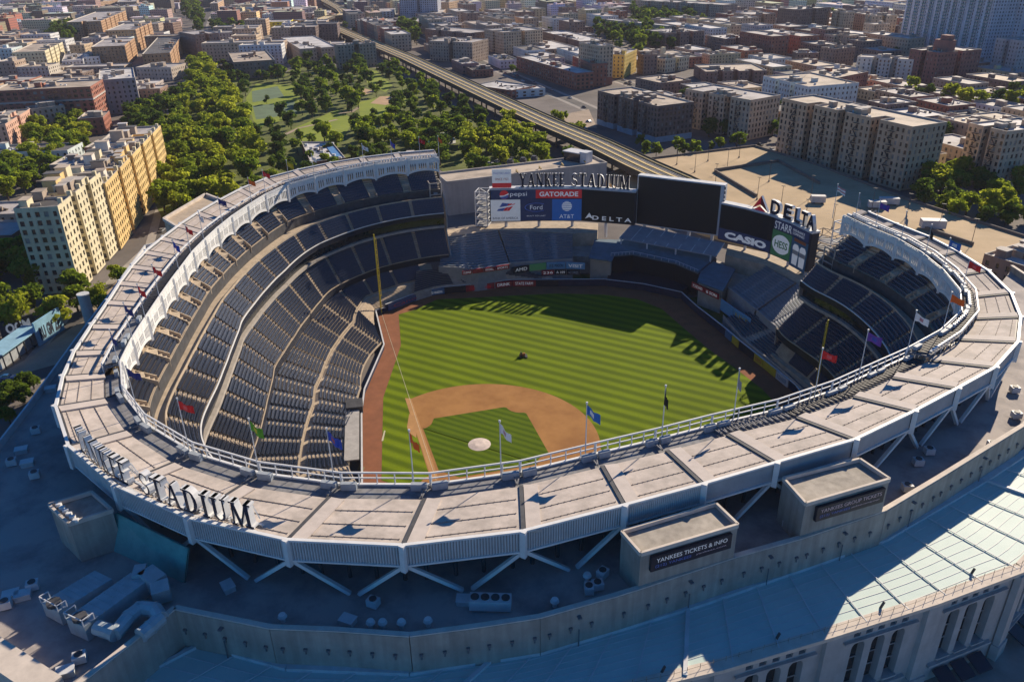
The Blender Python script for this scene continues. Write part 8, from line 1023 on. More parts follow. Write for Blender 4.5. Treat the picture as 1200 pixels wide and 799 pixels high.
slab('side_block', [(-19.31, 125.37, 8.0), (-11.91, 126.29, 8.0), (-15.65, 139.88, 8.0), (-23.69, 138.91, 8.0)], 0, 8.4, mat('block_beige', (0.40, 0.36, 0.30), 0.8, 0.1, 0.4), outfield)
slab('side_block', [(21.09, 121.28, 8.0), (29.7, 117.73, 8.0), (28.43, 134.17, 8.0), (17.78, 138.49, 8.0)], 0, 8.4, MATS['block_beige'], outfield)
for p4 in ([(-19.2, 123.66, 8.6), (-10.74, 124.21, 8.6), (-16.46, 145.83, 8.6), (-25.29, 142.48, 8.6)], [(21.0, 119.6, 8.6), (30.47, 115.78, 8.6), (28.96, 136.19, 8.6), (16.98, 140.91, 8.6)]):
    slab('side_roof', p4, 8.5, 8.9, MATS['terrace_blue'], outfield)
# bullpens with their fences and sponsor boards
slab('bullpen_floor', [(-39, 109.5), (-27, 116), (-14, 123), (-18, 131), (-31, 125), (-42, 117)], 0.02, .12, mat('bullpen_turf', (0.05, 0.10, 0.02), .9, .15, .4), outfield)
slab('bullpen_floor', [(16, 124), (23.4, 115.6), (31, 109), (38, 119), (30, 126), (22, 131)], 0.02, .12, MATS['bullpen_turf'], outfield)
def board_run(name, pts, z0, z1, m, parent, txts):
    for (a, e, mm, s, tm) in zip(pts[:-1], pts[1:], m, txts[0], txts[1]):
        a, e = Vector((a[0], a[1], 0)), Vector((e[0], e[1], 0)); d = (e-a).normalized(); nr = Vector((d.y, -d.x, 0)); L = (e-a).length
        b = MB(); q_ = [a + d*.15 + nr*.3, e - d*.15 + nr*.3, e - d*.15, a + d*.15]; b.hexa([(*p_.xy, z0) for p_ in q_], [(*p_.xy, z1) for p_ in q_]); o = b.build(name, mm, parent)
        if s: c_ = (a+e)/2 + nr*.34; c_.z = (z0+z1)/2; put_text('lettering', s, c_, d, (0, 0, 1), (z1-z0)*.5, L*.72, tm, o, .01)
M_adred = screen_mat('ad_red', (0.36, 0.03, 0.04)); M_adblue = screen_mat('ad_blue', (0.06, 0.16, 0.30)); M_adwhite = screen_mat('ad_white', (0.45, 0.47, 0.50)); M_adyel = screen_mat('ad_yellow', (0.50, 0.38, 0.03)); M_ltblue = screen_mat('ad_light_blue', (0.12, 0.34, 0.55))
board_run('wall_board', [(-67.2, 70.2), (-63.0, 86.4), (-58.6, 91.2), (-53.0, 95.7), (-45.5, 103), (-41.0, 107.3), (-33.5, 111.3), (-26.6, 115.0)], .15, 2.35, [M_navy2, M_adblue, M_navy, M_adred, M_adred, M_adred, M_navy], outfield, [['Canon', 'delta vacations', '', 'Coca-Cola', 'DRINK', 'STATE FARM', ''], [M_adred, M_print_white, None, M_scrred, M_print_white, M_print_white, None]])
board_run('wall_board', [(35.9, 102.5), (38.8, 99.6), (41.7, 96.5), (47.5, 91), (50.8, 88.0), (55.3, 83.6), (59.5, 79.6)], .15, 2.4, [M_adblue, M_adyel, M_navy, M_adyel, M_adyel, M_adwhite], outfield, [['', '', '', 'TOYOTA', '', 'BUDWEISER'], [None, None, None, M_adred, None, M_adblue]])
board_run('deck_board', [(-52.93, 93.72, 7.6), (-50.63, 96.63, 7.6), (-47.67, 99.63, 7.6), (-44.99, 102.58, 7.6), (-41.51, 106.59, 7.6)], 7.0, 8.5, [M_adred, M_adred, M_adred, M_adred], outfield, [['STUBHUB', '', 'MODELL', 'SPORTS'], [M_print_white]*4])
board_run('deck_board', [(-40.3, 106.79, 6.0), (-36.41, 111.45, 6.0), (-32.02, 115.95, 6.0), (-26.06, 119.41, 6.0), (-19.58, 121.77, 6.0)], 5.2, 7.6, [M_navy, M_scrgreen, M_ltblue, M_ltblue], outfield, [['AMD', '', 'W.B. MASON', 'VISIT'], [M_print_white, None, M_navy, M_print_white]])
board_run('deck_board', [(-33.15, 114.22, 4.0), (-29.24, 117.1, 4.0), (-25.49, 118.99, 4.0), (-21.05, 120.79, 4.0)], 3.2, 5.0, [M_adred, M_navy, M_navy], outfield, [['236', 'A 109', 'SCORES'], [M_print_white, M_print_white, M_adwhite]])
board_run('deck_board', [(18.57, 122.41, 6.5), (23.78, 119.45, 6.5), (29.49, 116.16, 6.5)], 5.6, 7.5, [M_adred, M_adred], outfield, [['PC RICHARD', '& SON'], [M_print_white, M_print_white]])
board_run('deck_board', [(30.37, 115.69, 4.5), (35.87, 110.51, 4.5), (42.53, 104.98, 4.5)], 2.6, 6.3, [M_ltblue, M_ltblue], outfield, [['', 'NYS'], [None, M_adyel]])
# solid mass under the bleachers and boards so no gap opens to the street
slab('stand_core', [(-44, 121), (-31, 126.5), (-18, 132.5), (-15, 136), (-13, 150), (-33, 147), (-60, 130), (-74, 112), (-60, 112)], 0.0, 6.6, M_concg, outfield)
slab('stand_core', [(18, 134), (30, 127), (38, 119), (60, 96), (66, 104), (54, 128), (38, 143), (18, 150)], 0.0, 5.6, M_concg, outfield)
# foul poles
M_pole = mat('pole_yellow', (0.62, 0.48, 0.04), 0.5, 0.08, 1.0)
for x, y, lb in ((-68.5, 68.5, 'tall yellow foul pole in left field'), (67.7, 67.7, 'tall yellow foul pole in right field seen against the blue seats')):
    t = tag(empty('foul_pole', (x, y, 0)), lb, 'foul pole', 'yellow foul poles'); b = MB(); b.tube((x, y, 0), (x, y, 27.0), .26, .2, n=10); b.build('pole', M_pole, t)
    b = MB(); s = -1 if x < 0 else 1
    for k in range(12): b.bar((x, y, 6 + 1.75*k), (x + s*.55*-.7, y + .55*.7, 6 + 1.75*k), .16)
    b.bar((x + s*-.39, y+.39, 5.8), (x + s*-.39, y+.39, 26), .1); b.build('foul_screen', M_pole, t)
# ---------------------------------------------------------------- the mower
t = tag(empty('mower', (-12.5, 62.6, 0)), 'small dark ride on mower working on the outfield grass', 'mower')
b = MB(); b.box((0, 0, .5), 1.9, 1.1, .6); b.box((.6, 0, 1.0), .9, .9, .55); bo = b.build('body', mat('mower_orange', (.30, .10, .03), .5, .1, 1), t)
b = MB(); b.box((-.4, 0, 1.1), .5, .6, .2); b.box((-.65, 0, 1.2), .12, .6, .6); b.build('seat', M_dark, t)
for x, y, r in ((.7, .65, .35), (.7, -.65, .35), (-.7, .7, .5), (-.7, -.7, .5)): b = MB(); b.tube((x, y-.14, r), (x, y+.14, r), r, n=12); b.build('wheel', M_dark, t)
for y in (-.95, 0, .95): b = MB(); b.box((1.5, y, .12), .8, .85, .35); b.build('cutter_deck', M_dark, t)
b = MB(); b.bar((-.8, -.5, 1.1), (-.8, -.5, 2.2), .08); b.bar((-.8, .5, 1.1), (-.8, .5, 2.2), .08); b.bar((-.8, -.5, 2.2), (-.8, .5, 2.2), .08); b.build('roll_bar', M_dark, t)
b = MB(); b.box((-.35, 0, 1.3), .35, .45, .6); b.tube((-.3, 0, 1.9), (-.3, 0, 2.15), .14, .1, n=8); tag(b.build('driver', mat('driver_shirt', (.05, .06, .12), .8, .1, 2), t)); 
for ch in t.children: ch.location = (0, 0, 0)
t.rotation_euler.z = .6; t.scale = (.75, .75, .75)
# ---------------------------------------------------------------- flags round the rim
FL = [(478,571,'orange','orange flag above home plate'),(587,547,'white','white pennant with dark crest in front of the infield grass'),(690,533,'bluewhite','blue and white flag over the clay at the right of the infield'),(781,508,'black','limp black flag over the outfield grass'),(864,484,'grey','furled grey flag near the outfield letter shadows'),(945,452,'red','red flag low over the right field seats by the foul pole'),(1003,432,'violet','purple and blue flag over the right field seats'),(1058,408,'white','white flag with pink print over the right upper deck'),(1097,385,'orange','orange flag at the right bend of the rim'),(1136,345,'red','bright red flag at the far right bend of the rim'),(372,577,'blue','blue and red flag hanging over the walkway of the left field seats'),(280,560,'green','green and yellow flag over the left lower seats'),(208,524,'red','red flag over the concourse of the left stand'),(158,478,'navy','navy flag over the front rows of the left upper deck'),(138,432,'navy','dark navy flag at the left bend of the rim'),(142,400,'navy','navy flag nearest the street corner on the left rim'),(164,375,'red','red flag third up from the left bend'),(180,350,'red','second red flag up the left rim'),(196,318,'blue','blue flag with shadow on the left canopy'),(212,298,'red','small red flag before the canopy box on the left rim'),(230,282,'white','white flag on the left rim near the avenue trees'),(252,262,'navy','navy flag on the left rim near the avenue trees'),(292,238,'orange','orange flag on the far left rim against the trees'),(309,228,'red','dark red flag on the far left rim against the trees'),(333,214,'yellow','yellow flag on the far rim against dark trees'),(361,205,'white','white flag beside the playground building on the far rim'),(421,192,'white','striped white flag on the far rim'),(454,186,'blue','blue flag on the far rim below the park'),(489,183,'red','red flag at the far rim by the swimming pool'),(511,180,'orange','orange flag at the end of the far rim by the pool'),(993,246,'us','red and white striped flag at the right end of the rim'),(1020,258,'grey','bare pole flag second from the right rim end'),(1049,268,'violet','purple flag on the right rim before the parking deck'),(1077,282,'grey','thin grey flag on the right rim'),(1106,300,'black','dark flag hanging on the right rim'),(1126,318,'bluewhite','blue and white flag on the right rim by the brown building')]
FC = {'orange': (.75, .13, .015), 'white': (.72, .70, .68), 'bluewhite': (.03, .14, .42), 'black': (.015, .015, .015), 'grey': (.25, .25, .26), 'red': (.60, .02, .02), 'violet': (.13, .05, .30), 'blue': (.03, .07, .40), 'green': (.10, .30, .02), 'navy': (.02, .03, .16), 'yellow': (.50, .38, .02), 'us': (.60, .25, .26)}
FB = FLAGPOS
for (x, y, c_, lb), base in zip(FL, FB):
    ph = phi_of(base); pb = P1(ph, .1, 38.8)
    t = tag(empty('flag', pb), lb, 'flag', 'flags round the stadium rim'); b = MB(); b.tube(pb, (pb[0], pb[1], 48.2), .10, .07, n=6); b.tube((pb[0], pb[1], 48.2), (pb[0], pb[1], 48.5), .16, n=6); b.build('flagpole', M_steel, t)
    rnd = random.Random(sum(map(ord, lb))); limp = c_ in ('black', 'grey'); L = 1.0 if limp else 2.4; H_ = 1.55; n = 12; ang = rnd.uniform(-.5, .3) if not limp else -1.0
    dx, dy = math.cos(ang), math.sin(ang); V = []; F_ = []; mi = []
    for i in range(n+1):
        u = i/n; wv = .28*math.sin(u*7+rnd.random()) * u**.6; dr = (1.7 if limp else .9) * u**1.3
        for j in range(5):
            v = j/4; V.append((pb[0]+dx*L*u-dy*wv*(1+.3*v), pb[1]+dy*L*u+dx*wv, 48.0 - dr - H_*v*(1-.25*u*(c_ in ('red', 'white', 'navy', 'orange'))) - .1*math.sin(u*5+v*2)))
    for i in range(n):
        for j in range(4): F_.append((i*5+j, i*5+j+1, (i+1)*5+j+1, (i+1)*5+j)); mi.append(1 if (c_ == 'us' and j % 2) or (c_ in ('bluewhite', 'blue', 'green') and 3 <= i < 8 and j in (1, 2) ) or (c_ in ('white', 'violet', 'red') and 4 <= i < 8 and j in (1, 2)) else 0)
    alt = {'us': (.8, .78, .76), 'bluewhite': (.65, .68, .7), 'blue': (.35, .08, .1), 'green': (.5, .40, .03), 'white': (.45, .2, .22), 'violet': (.05, .08, .35), 'red': (.66, .10, .10)}.get(c_, FC[c_])
    np_mesh('flag_cloth', V, F_, [mat('cloth_'+c_, FC[c_], .8, .08, 1.5), mat('cloth_print_'+c_, alt, .8, .08, 1.5)], t, mi)
# ---------------------------------------------------------------- city buildings
WC = {'cream': (.56, .46, .31), 'gold': (.56, .37, .16), 'redbrick': (.27, .11, .075), 'greybrick': (.32, .29, .28), 'creambrown': (.34, .28, .23), 'pink': (.46, .28, .21), 'white': (.62, .60, .58), 'greycream': (.42, .38, .32), 'darkgold': (.34, .21, .12), 'whitebrown': (.42, .36, .31), 'brown': (.24, .16, .125), 'yellow': (.70, .46, .03), 'orange': (.52, .31, .16), 'darkbrown': (.15, .11, .10), 'tanbrown': (.33, .25, .19), 'pinkgrey': (.40, .35, .34), 'bluewhite': (.46, .53, .58), 'bluegrey': (.30, .31, .36), 'orangebrown': (.42, .29, .19), 'redwhite': (.36, .18, .15), 'tan': (.43, .33, .23), 'mustard': (.54, .38, .10), 'creamyellow': (.52, .42, .24), 'darkbrown2': (.145, .105, .09), 'tanwarm': (.41, .30, .20), 'whitetan': (.52, .48, .42), 'darkred': (.20, .095, .08), 'tower': (.50, .49, .53)}
WC = {k_: tuple(min(.72, x_*1.38) for x_ in v_) for k_, v_ in WC.items()}
def wmat(c): return mat('wall_' + c, WC[c], .85, .10, .12, streak=.15)
RC = {'silver': (.44, .41, .40), 'white': (.60, .58, .57), 'tan': (.48, .40, .32), 'dark': (.13, .125, .125)}
def rmat(c): return mat('roof_' + c, RC[c], .8, .2, .09, col2=tuple(x*.62 for x in RC[c]), thr=(.38, .56))
M_coping = mat('roof_coping', (.46, .42, .38), .8, .1, .3)
M_tank = mat('tank_wood', (.10, .08, .07), .9, .2, 1.0)
M_bulk = mat('bulkhead_wall', (.38, .31, .25), .85, .12, .3)
M_iron = mat('fire_stair_iron', (.04, .04, .045), .7, .1, 1.0)
def inset(poly, d):
    n = len(poly); out_ = []
    for i in range(n):
        p0, p1, p2 = np.array(poly[i-1]), np.array(poly[i]), np.array(poly[(i+1) % n])
        a = (p1-p0)/np.linalg.norm(p1-p0); c = (p2-p1)/np.linalg.norm(p2-p1)
        na, nc = np.array([-a[1], a[0]]), np.array([-c[1], c[0]]); k = 1 + na@nc
        out_.append(tuple(p1 + (na+nc)*d/max(.3, k)))
    return out_
CAMP = np.array([87.2, -117.7])
def facade_mesh(poly, h, floors, bay, ww, wh, z0=0.0, simple=False):
    """wall quads with recessed window openings on the faces that can be seen; returns walls V,F and panes V,F"""
    W, G = [], []
    n = len(poly)
    for i in range(n):
        a, e = np.array(poly[i], float), np.array(poly[(i+1) % n], float); d = e-a; L = np.linalg.norm(d)
        if L < .05: continue
        d /= L; nr = np.array([d[1], -d[0]]); mid = (a+e)/2
        vis = (CAMP-mid) @ nr > -.35*np.linalg.norm(CAMP-mid)
        def q(s, z, k=0.0): s, z = np.broadcast_arrays(np.asarray(s, float), np.asarray(z, float)); xy = a + d*s[..., None] - nr*k; return np.concatenate([xy, z[..., None]], -1)
        zt = h - 1.3
        if not vis or L < 2.6:
            W.append(np.stack([q(0, z0), q(L, z0), q(L, h), q(0, h)])[None]); continue
        nb = max(1, int(round((L-.6)/bay))); cw = L/nb; fh = (zt-z0)/floors
        ii, jj = np.meshgrid(np.arange(nb), np.arange(floors), indexing='ij'); ii = ii.ravel(); jj = jj.ravel()
        s0, s1 = ii*cw, (ii+1)*cw; zb, zt2 = z0+jj*fh, z0+(jj+1)*fh
        w = np.minimum(ww, cw*.6) * np.where((ii % 3) == 1, .8, 1.0); sc = (s0+s1)/2; l, r = sc-w/2, sc+w/2; b0 = zb+fh*.28; b1 = b0+np.minimum(wh, fh*.6)
        def quad(p0, p1, p2, p3): return np.stack([p0, p1, p2, p3], 1)
        W += [quad(q(s0, zb), q(l, zb), q(l, zt2), q(s0, zt2)), quad(q(r, zb), q(s1, zb), q(s1, zt2), q(r, zt2)), quad(q(l, zb), q(r, zb), q(r, b0), q(l, b0)), quad(q(l, b1), q(r, b1), q(r, zt2), q(l, zt2))]
        k = .28
        W += [quad(q(l, b0), q(l, b1), q(l, b1, k), q(l, b0, k))[:, ::-1], quad(q(r, b0), q(r, b1), q(r, b1, k), q(r, b0, k)), quad(q(l, b0), q(r, b0), q(r, b0, k), q(l, b0, k))[:, ::-1], quad(q(l, b1), q(r, b1), q(r, b1, k), q(l, b1, k))]
        # proud sill
        if not simple: W += [quad(q(l-.12, b0-.16, -.10), q(r+.12, b0-.16, -.10), q(r+.12, b0, -.10), q(l-.12, b0, -.10)), quad(q(l-.12, b0, -.10), q(r+.12, b0, -.10), q(r+.12, b0, .02), q(l-.12, b0, .02))]
        G.append(quad(q(l, b0, k), q(r, b0, k), q(r, b1, k), q(l, b1, k)))
        W.append(np.stack([q(0, zt), q(L, zt), q(L, h), q(0, h)])[None])
    W = np.concatenate([np.asarray(x).reshape(-1, 4, 3) for x in W]); G = np.concatenate([np.asarray(x).reshape(-1, 4, 3) for x in G]) if G else np.zeros((0, 4, 3))
    return W, G
def building(name, label, poly, h, col, roof, floors=None, bay=3.3, ww=1.25, wh=1.7, seed=0, group=None, tank=0, extras=2, far=False, cat='building', redfoot=0, bluefoot=0, band=0, chimney=0, hut=0):
    rnd = random.Random(seed*7+3); c0 = np.mean(np.array(poly), 0); t = tag(empty(name, (c0[0], c0[1], 0)), label, cat, group)
    floors = floors or max(1, int(round((h-1.2)/3.1)))
    W, G = facade_mesh(poly, h, floors, bay, ww, wh, simple=far)
    off = np.array([0, 0, 0.0])
    wl = np_mesh('wall', W.reshape(-1, 3), np.arange(len(W)*4).reshape(-1, 4), wmat(col), t)
    if len(G): tag(np_mesh('glazing', G.reshape(-1, 3), np.arange(len(G)*4).reshape(-1, 4), [M_glass, M_blind], t, (RNG.random(len(G)) < .16).astype(int)), kind='stuff')
    ins = inset(poly, .38); zr_ = h - .85; b = MB()
    n = len(poly)
    b.face([(x, y, zr_) for x, y in ins]); rf = b.build('roof', rmat(roof), t)
    b = MB()
    for i in range(n):
        p0, p1, i0, i1 = poly[i], poly[(i+1) % n], ins[i], ins[(i+1) % n]
        b.face([(*p0, h), (*p1, h), (*i1, h), (*i0, h)]); b.face([(*i0, h), (*i1, h), (*i1, zr_), (*i0, zr_)])
    b.build('parapet', M_coping, rf)
    xs = np.array(ins); c_ = xs.mean(0); e1 = np.array(poly[1]) - np.array(poly[0]); ang = math.atan2(e1[1], e1[0])
    size = math.sqrt(abs(sum(poly[i][0]*poly[(i+1) % n][1]-poly[(i+1) % n][0]*poly[i][1] for i in range(n))/2))
    def spot(k=.55):
        i = rnd.randrange(len(xs)); u, v = sorted((rnd.random(), rnd.random())); q_ = c_ + (xs[i]-c_)*u + (xs[(i+1) % len(xs)]-xs[i])*(u-v if False else (1-v)*u); return c_ + (q_-c_)*k
    for k in range(extras):
        s = spot(.8); b = MB(); w, d_, hh = rnd.uniform(2.5, 4.5), rnd.uniform(2.5, 5), rnd.uniform(2.2, 3.4); b.box((s[0], s[1], zr_), w, d_, hh, ang); bo = b.build('bulkhead', M_bulk if rnd.random() < .6 else wmat(col), rf)
        b = MB(); b.box((s[0], s[1], zr_+hh), w+.4, d_+.4, .18, ang); b.build('bulkhead_cap', M_coping, rf)
    if not far:
        b = MB()
        for k in range(4 + extras):
            s = spot(1.0); b.box((s[0], s[1], zr_), rnd.uniform(.8, 1.8), rnd.uniform(.8, 1.6), rnd.uniform(.6, 1.3), ang)
        b.build('roof_unit', M_steel if rnd.random() < .5 else M_tank, rf)
        b = MB()
        for k in range(max(2, extras-3)):
            s0, s1 = spot(.9), spot(.9); b.bar((s0[0], s0[1], zr_+.25), (s1[0], s1[1], zr_+.25), .3, .5)
        b.build('party_wall', M_coping, rf)
        b = MB()
        for k in range(3): s = spot(1.0); b.box((s[0], s[1], zr_), .7, .7, rnd.uniform(1.5, 2.6), ang)
        b.build('chimney', M_bulk, rf)
    for k in range(tank):
        s = spot(.7); b = MB(); z = zr_+1.6
        for x, y in ((-1, -1), (1, -1), (1, 1), (-1, 1)): b.bar((s[0]+x, s[1]+y, zr_), (s[0]+x, s[1]+y, z), .2)
        b.tube((s[0], s[1], z), (s[0], s[1], z+3.2), 1.8, 1.75, n=12); b.tube((s[0], s[1], z+3.2), (s[0], s[1], z+4.3), 1.9, .1, n=12); b.build('water_tank', M_tank, rf)
    if chimney:
        s = c_; b = MB(); b.box((s[0]-4, s[1], zr_), 3.2, 3.2, 9, ang); b.build('chimney_tower', wmat(col), rf)
    if hut:
        b = MB(); b.box((c_[0], c_[1], zr_), 14, 8, 8.5, ang); b.build('roof_tower', wmat(col), rf); b = MB(); b.box((c_[0]+1, c_[1], zr_+8.5), 8, 6, 3.5, ang); b.build('roof_tower', wmat(col), rf)
    if redfoot or bluefoot or band:
        z0, z1, m_ = (0, h*.2, wmat('redbrick')) if redfoot else ((0, 3.4, mat('blue_shop_front', (.30, .42, .50), .7, .12, .5)) if bluefoot else (h*.66, h*.66+1.0, M_coping))
        b = MB(); o_ = inset(poly, -.12)
        for i in range(n): b.hexa([(*o_[i], z0), (*o_[(i+1) % n], z0), (*ins[(i+1) % n], z0), (*ins[i], z0)], [(*o_[i], z1), (*o_[(i+1) % n], z1), (*ins[(i+1) % n], z1), (*ins[i], z1)])
        b.build('foot_band' if not band else 'stone_band', m_, t)
    return t
def notched(poly, n0, n1):
    """cut n0 light courts into the first edge and n1 into the second edge of a rectangle (counterclockwise)"""
    out_ = []
    for i in range(4):
        a, e = np.array(poly[i]), np.array(poly[(i+1) % 4]); k = n0 if i == 0 else n1 if i == 1 else 0
        out_.append(tuple(a))
        if k:
            d = e-a; L = np.linalg.norm(d); d /= L; nin = np.array([-d[1], d[0]]); seg = L/(k+1); w = min(5.0, seg*.36); dep = min(9.0, w*1.9)
            for j in range(1, k+1):
                s = seg*j
                for ss, dd in ((s-w/2, 0), (s-w/2, dep), (s+w/2, dep), (s+w/2, 0)): out_.append(tuple(a + d*ss + nin*dd))
    return out_
BUILT = []
for k, (nm, lb, rect, h, col, n0, n1, roof, opt) in enumerate(BUILDINGS):
    dist = math.hypot(rect[1][0]-87.2, rect[1][1]--117.7); far = dist > 950
    opt = dict(opt); opt.pop('depth', None)
    if col in ('tan', 'tanwarm', 'cream', 'gold', 'darkbrown2') and not far: opt.update(bay=2.9, ww=1.45, wh=1.95)
    if nm in ('school_building',): opt.update(bay=4.2, ww=2.4, wh=2.2)
    if nm in ('warehouse', 'store_building', 'depot_building'): opt.update(bay=6.0, ww=3.0, wh=1.6)
    b_ = building(nm, lb, notched(rect, n0, n1), h, col, roof, seed=k, far=far, extras=0 if nm in ('warehouse', 'store_building', 'depot_building') else (9 if dist < 620 else 5 if not far else 3), **opt); BUILT.append(b_)
# huts, chimneys and little towers along the roofs of the two long houses on the left
for bi, n_ in ((0, 5), (1, 13)):
    r_ = [np.array(p_) for p_ in BUILDINGS[bi][2]]; h = BUILDINGS[bi][3]; rn = random.Random(bi+2); rf = [c_ for c_ in BUILT[bi].children if c_.name.startswith('roof')][0]; an = math.atan2(*(r_[2]-r_[1])[::-1])
    for k in range(n_):
        u = (k+.5)/n_; v = rn.uniform(.2, .85); q_ = r_[1] + (r_[2]-r_[1])*u + (r_[0]-r_[1])*v; w, d_, hh = rn.uniform(2.5, 5), rn.uniform(2.5, 6), rn.uniform(2.4, 5); m_ = rn.choice([M_bulk, wmat('cream'), wmat('gold'), wmat('whitetan')])
        b = MB(); b.box((q_[0], q_[1], h-.8), w, d_, hh, an); b.build('bulkhead', m_, rf); b = MB(); b.box((q_[0], q_[1], h-.8+hh), w+.4, d_+.4, .22, an); b.build('bulkhead_cap', rmat(rn.choice(['white', 'dark', 'tan'])), rf)
        q_ = r_[1] + (r_[2]-r_[1])*u + (r_[0]-r_[1])*.04; b = MB(); b.box((q_[0], q_[1], h-.4), 1.3, 1.3, 2.0, an); b.build('roof_turret', wmat('cream'), rf)
        q_ = r_[1] + (r_[2]-r_[1])*u + (r_[0]-r_[1])*.5; b = MB(); e_ = q_ + (r_[0]-r_[1])*.3; b.bar((q_[0], q_[1], h-.3), (e_[0], e_[1], h-.3), .3, .9); b.build('party_wall', M_coping, rf)
# fire stairs on the nearer apartment fronts
def fire_stair(parent, a, e, t_, floors, h):
    a, e = Vector((*a, 0)), Vector((*e, 0)); d = (e-a).normalized(); nr = Vector((d.y, -d.x, 0)); c = a + (e-a)*t_; b = MB(); fh = (h-1.3)/floors
    for f in range(1, floors):
        z = f*fh+.5; p0, p1 = c - d*1.8 + nr*.15, c + d*1.8 + nr*.15
        b.hexa([(*p0.xy, z), (*p1.xy, z), (*(p1+nr*1.1).xy, z), (*(p0+nr*1.1).xy, z)][::-1], [(*p0.xy, z+.1), (*p1.xy, z+.1), (*(p1+nr*1.1).xy, z+.1), (*(p0+nr*1.1).xy, z+.1)][::-1])
        b.bar((*(p0+nr*1.1).xy, z+1), (*(p1+nr*1.1).xy, z+1), .1); s = 1 if f % 2 else -1
        if f < floors-1: q0, q1 = c - d*(1.4*s) + nr*.8, c + d*(1.4*s) + nr*.8; b.bar((*q0.xy, z), (*q1.xy, z+fh), .45, .15)
    b.build('fire_stair', M_iron, parent)
for bi, edges in FIRES.items():
    for (a, e, t_, fl, h) in edges: fire_stair(BUILT[bi], a, e, t_, fl, h)
# twin white towers
for lb, (a, bb, c, d), fl in TOWERS:
    t = building('apartment_tower', lb, [a, bb, c, d], 78.0, 'tower', 'white', floors=26, bay=3.0, ww=1.3, wh=1.5, extras=2)
    A, B = Vector((*a, 0)), Vector((*bb, 0)); dd = (B-A).normalized(); L = (B-A).length; nr = Vector((dd.y, -dd.x, 0)); n = max(2, int(L/11)); pb = MB(); bb_ = MB()
    for k in range(n):
        c0 = A + dd*(L*(k+.5)/n)
        if fl:
            for f in range(1, 26):
                z = f*2.95; p0, p1 = c0 - dd*2.6, c0 + dd*2.6; q_ = [p0 + nr*1.5, p1 + nr*1.5, p1 + nr*.02, p0 + nr*.02]
                bb_.hexa([(*x.xy, z) for x in q_], [(*x.xy, z+.18) for x in q_]); bb_.hexa([(*x.xy, z+.18) for x in (q_[0], q_[1], q_[1]-nr*.1, q_[0]-nr*.1)], [(*x.xy, z+1.0) for x in (q_[0], q_[1], q_[1]-nr*.1, q_[0]-nr*.1)])
        c1 = A + dd*(L*k/n) + dd*1.6; pb.hexa([(*x.xy, 0) for x in (c1 - dd*1.4 + nr*1.2, c1 + dd*1.4 + nr*1.2, c1 + dd*1.4, c1 - dd*1.4)], [(*x.xy, 77.5) for x in (c1 - dd*1.4 + nr*1.2, c1 + dd*1.4 + nr*1.2, c1 + dd*1.4, c1 - dd*1.4)]); 
    if fl: bb_.build('balcony', mat('balcony_green', (.20, .30, .28), .7, .15, .5), t)
    pb.build('pier', wmat('tower'), t)
# the many plain blocks between and beyond the ones above: each a building of its own
CN = {'brown': 'brown brick', 'tanbrown': 'dull tan', 'darkbrown': 'dark brown', 'tan': 'tan brick', 'redbrick': 'red brick', 'pinkgrey': 'pinkish grey', 'greycream': 'grey and cream', 'white': 'white', 'orangebrown': 'orange tan', 'darkbrown2': 'very dark brick', 'creamyellow': 'cream yellow', 'bluewhite': 'pale blue'}
RN = {'silver': 'grey roof', 'white': 'bright white roof', 'tan': 'tan roof', 'dark': 'black tar roof'}
def corners(x, y, w, d, ang):
    e1 = np.array([math.cos(math.radians(ang)), math.sin(math.radians(ang))]); e2 = np.array([-e1[1], e1[0]]); o = np.array([x, y], float)
    return [tuple(o), tuple(o+e1*w), tuple(o+e1*w+e2*d), tuple(o+e2*d)]
for k, (x, y, w, d, ang, h, ci, ri) in enumerate(FILLERS):
    col, roof = FILL_COLOURS[ci], FILL_ROOFS[ri]; dist = math.hypot(x-87.2, y--117.7)
    lb = ('low ' if h < 11 else 'mid height ' if h < 17 else 'tall ') + CN[col] + ' building with ' + RN[roof] + (' left of the railway' if ang > 0 else ' right of the railway')
    building('city_building', lb, corners(x, y, w, d, ang), float(h), col, roof, bay=3.6 if dist < 1200 else 4.6, ww=1.4, seed=1000+k, group='plain city blocks, ' + lb, far=dist > 700, extras=1 if dist > 900 else 2)
def far_wall_mat():
    """pale and brown blocks so far off that the windows are only a grid of specks"""
    m = bpy.data.materials.new('far_wall'); m.use_nodes = True; n = m.node_tree.nodes; l = m.node_tree.links; bs = n['Principled BSDF']; bs.inputs['Roughness'].default_value = .85
    uv = n.new('ShaderNodeUVMap'); br = n.new('ShaderNodeTexBrick'); br.offset = 0; br.squash = 1; br.inputs['Scale'].default_value = 1; br.inputs['Brick Width'].default_value = 3.2; br.inputs['Row Height'].default_value = 3.1; br.inputs['Mortar Size'].default_value = .95; br.inputs['Mortar Smooth'].default_value = 0
    l.new(uv.outputs[0], br.inputs['Vector']); at = n.new('ShaderNodeAttribute'); at.attribute_name = 'tint'; br.inputs['Color1'].default_value = (.05, .05, .055, 1); br.inputs['Color2'].default_value = (.09, .085, .08, 1); l.new(at.outputs['Color'], br.inputs['Mortar']); l.new(br.outputs['Color'], bs.inputs['Base Color']); return m
V_, F_, UV_, TI_, MI_ = [], [], [], [], []
rt = np.random.default_rng(5)
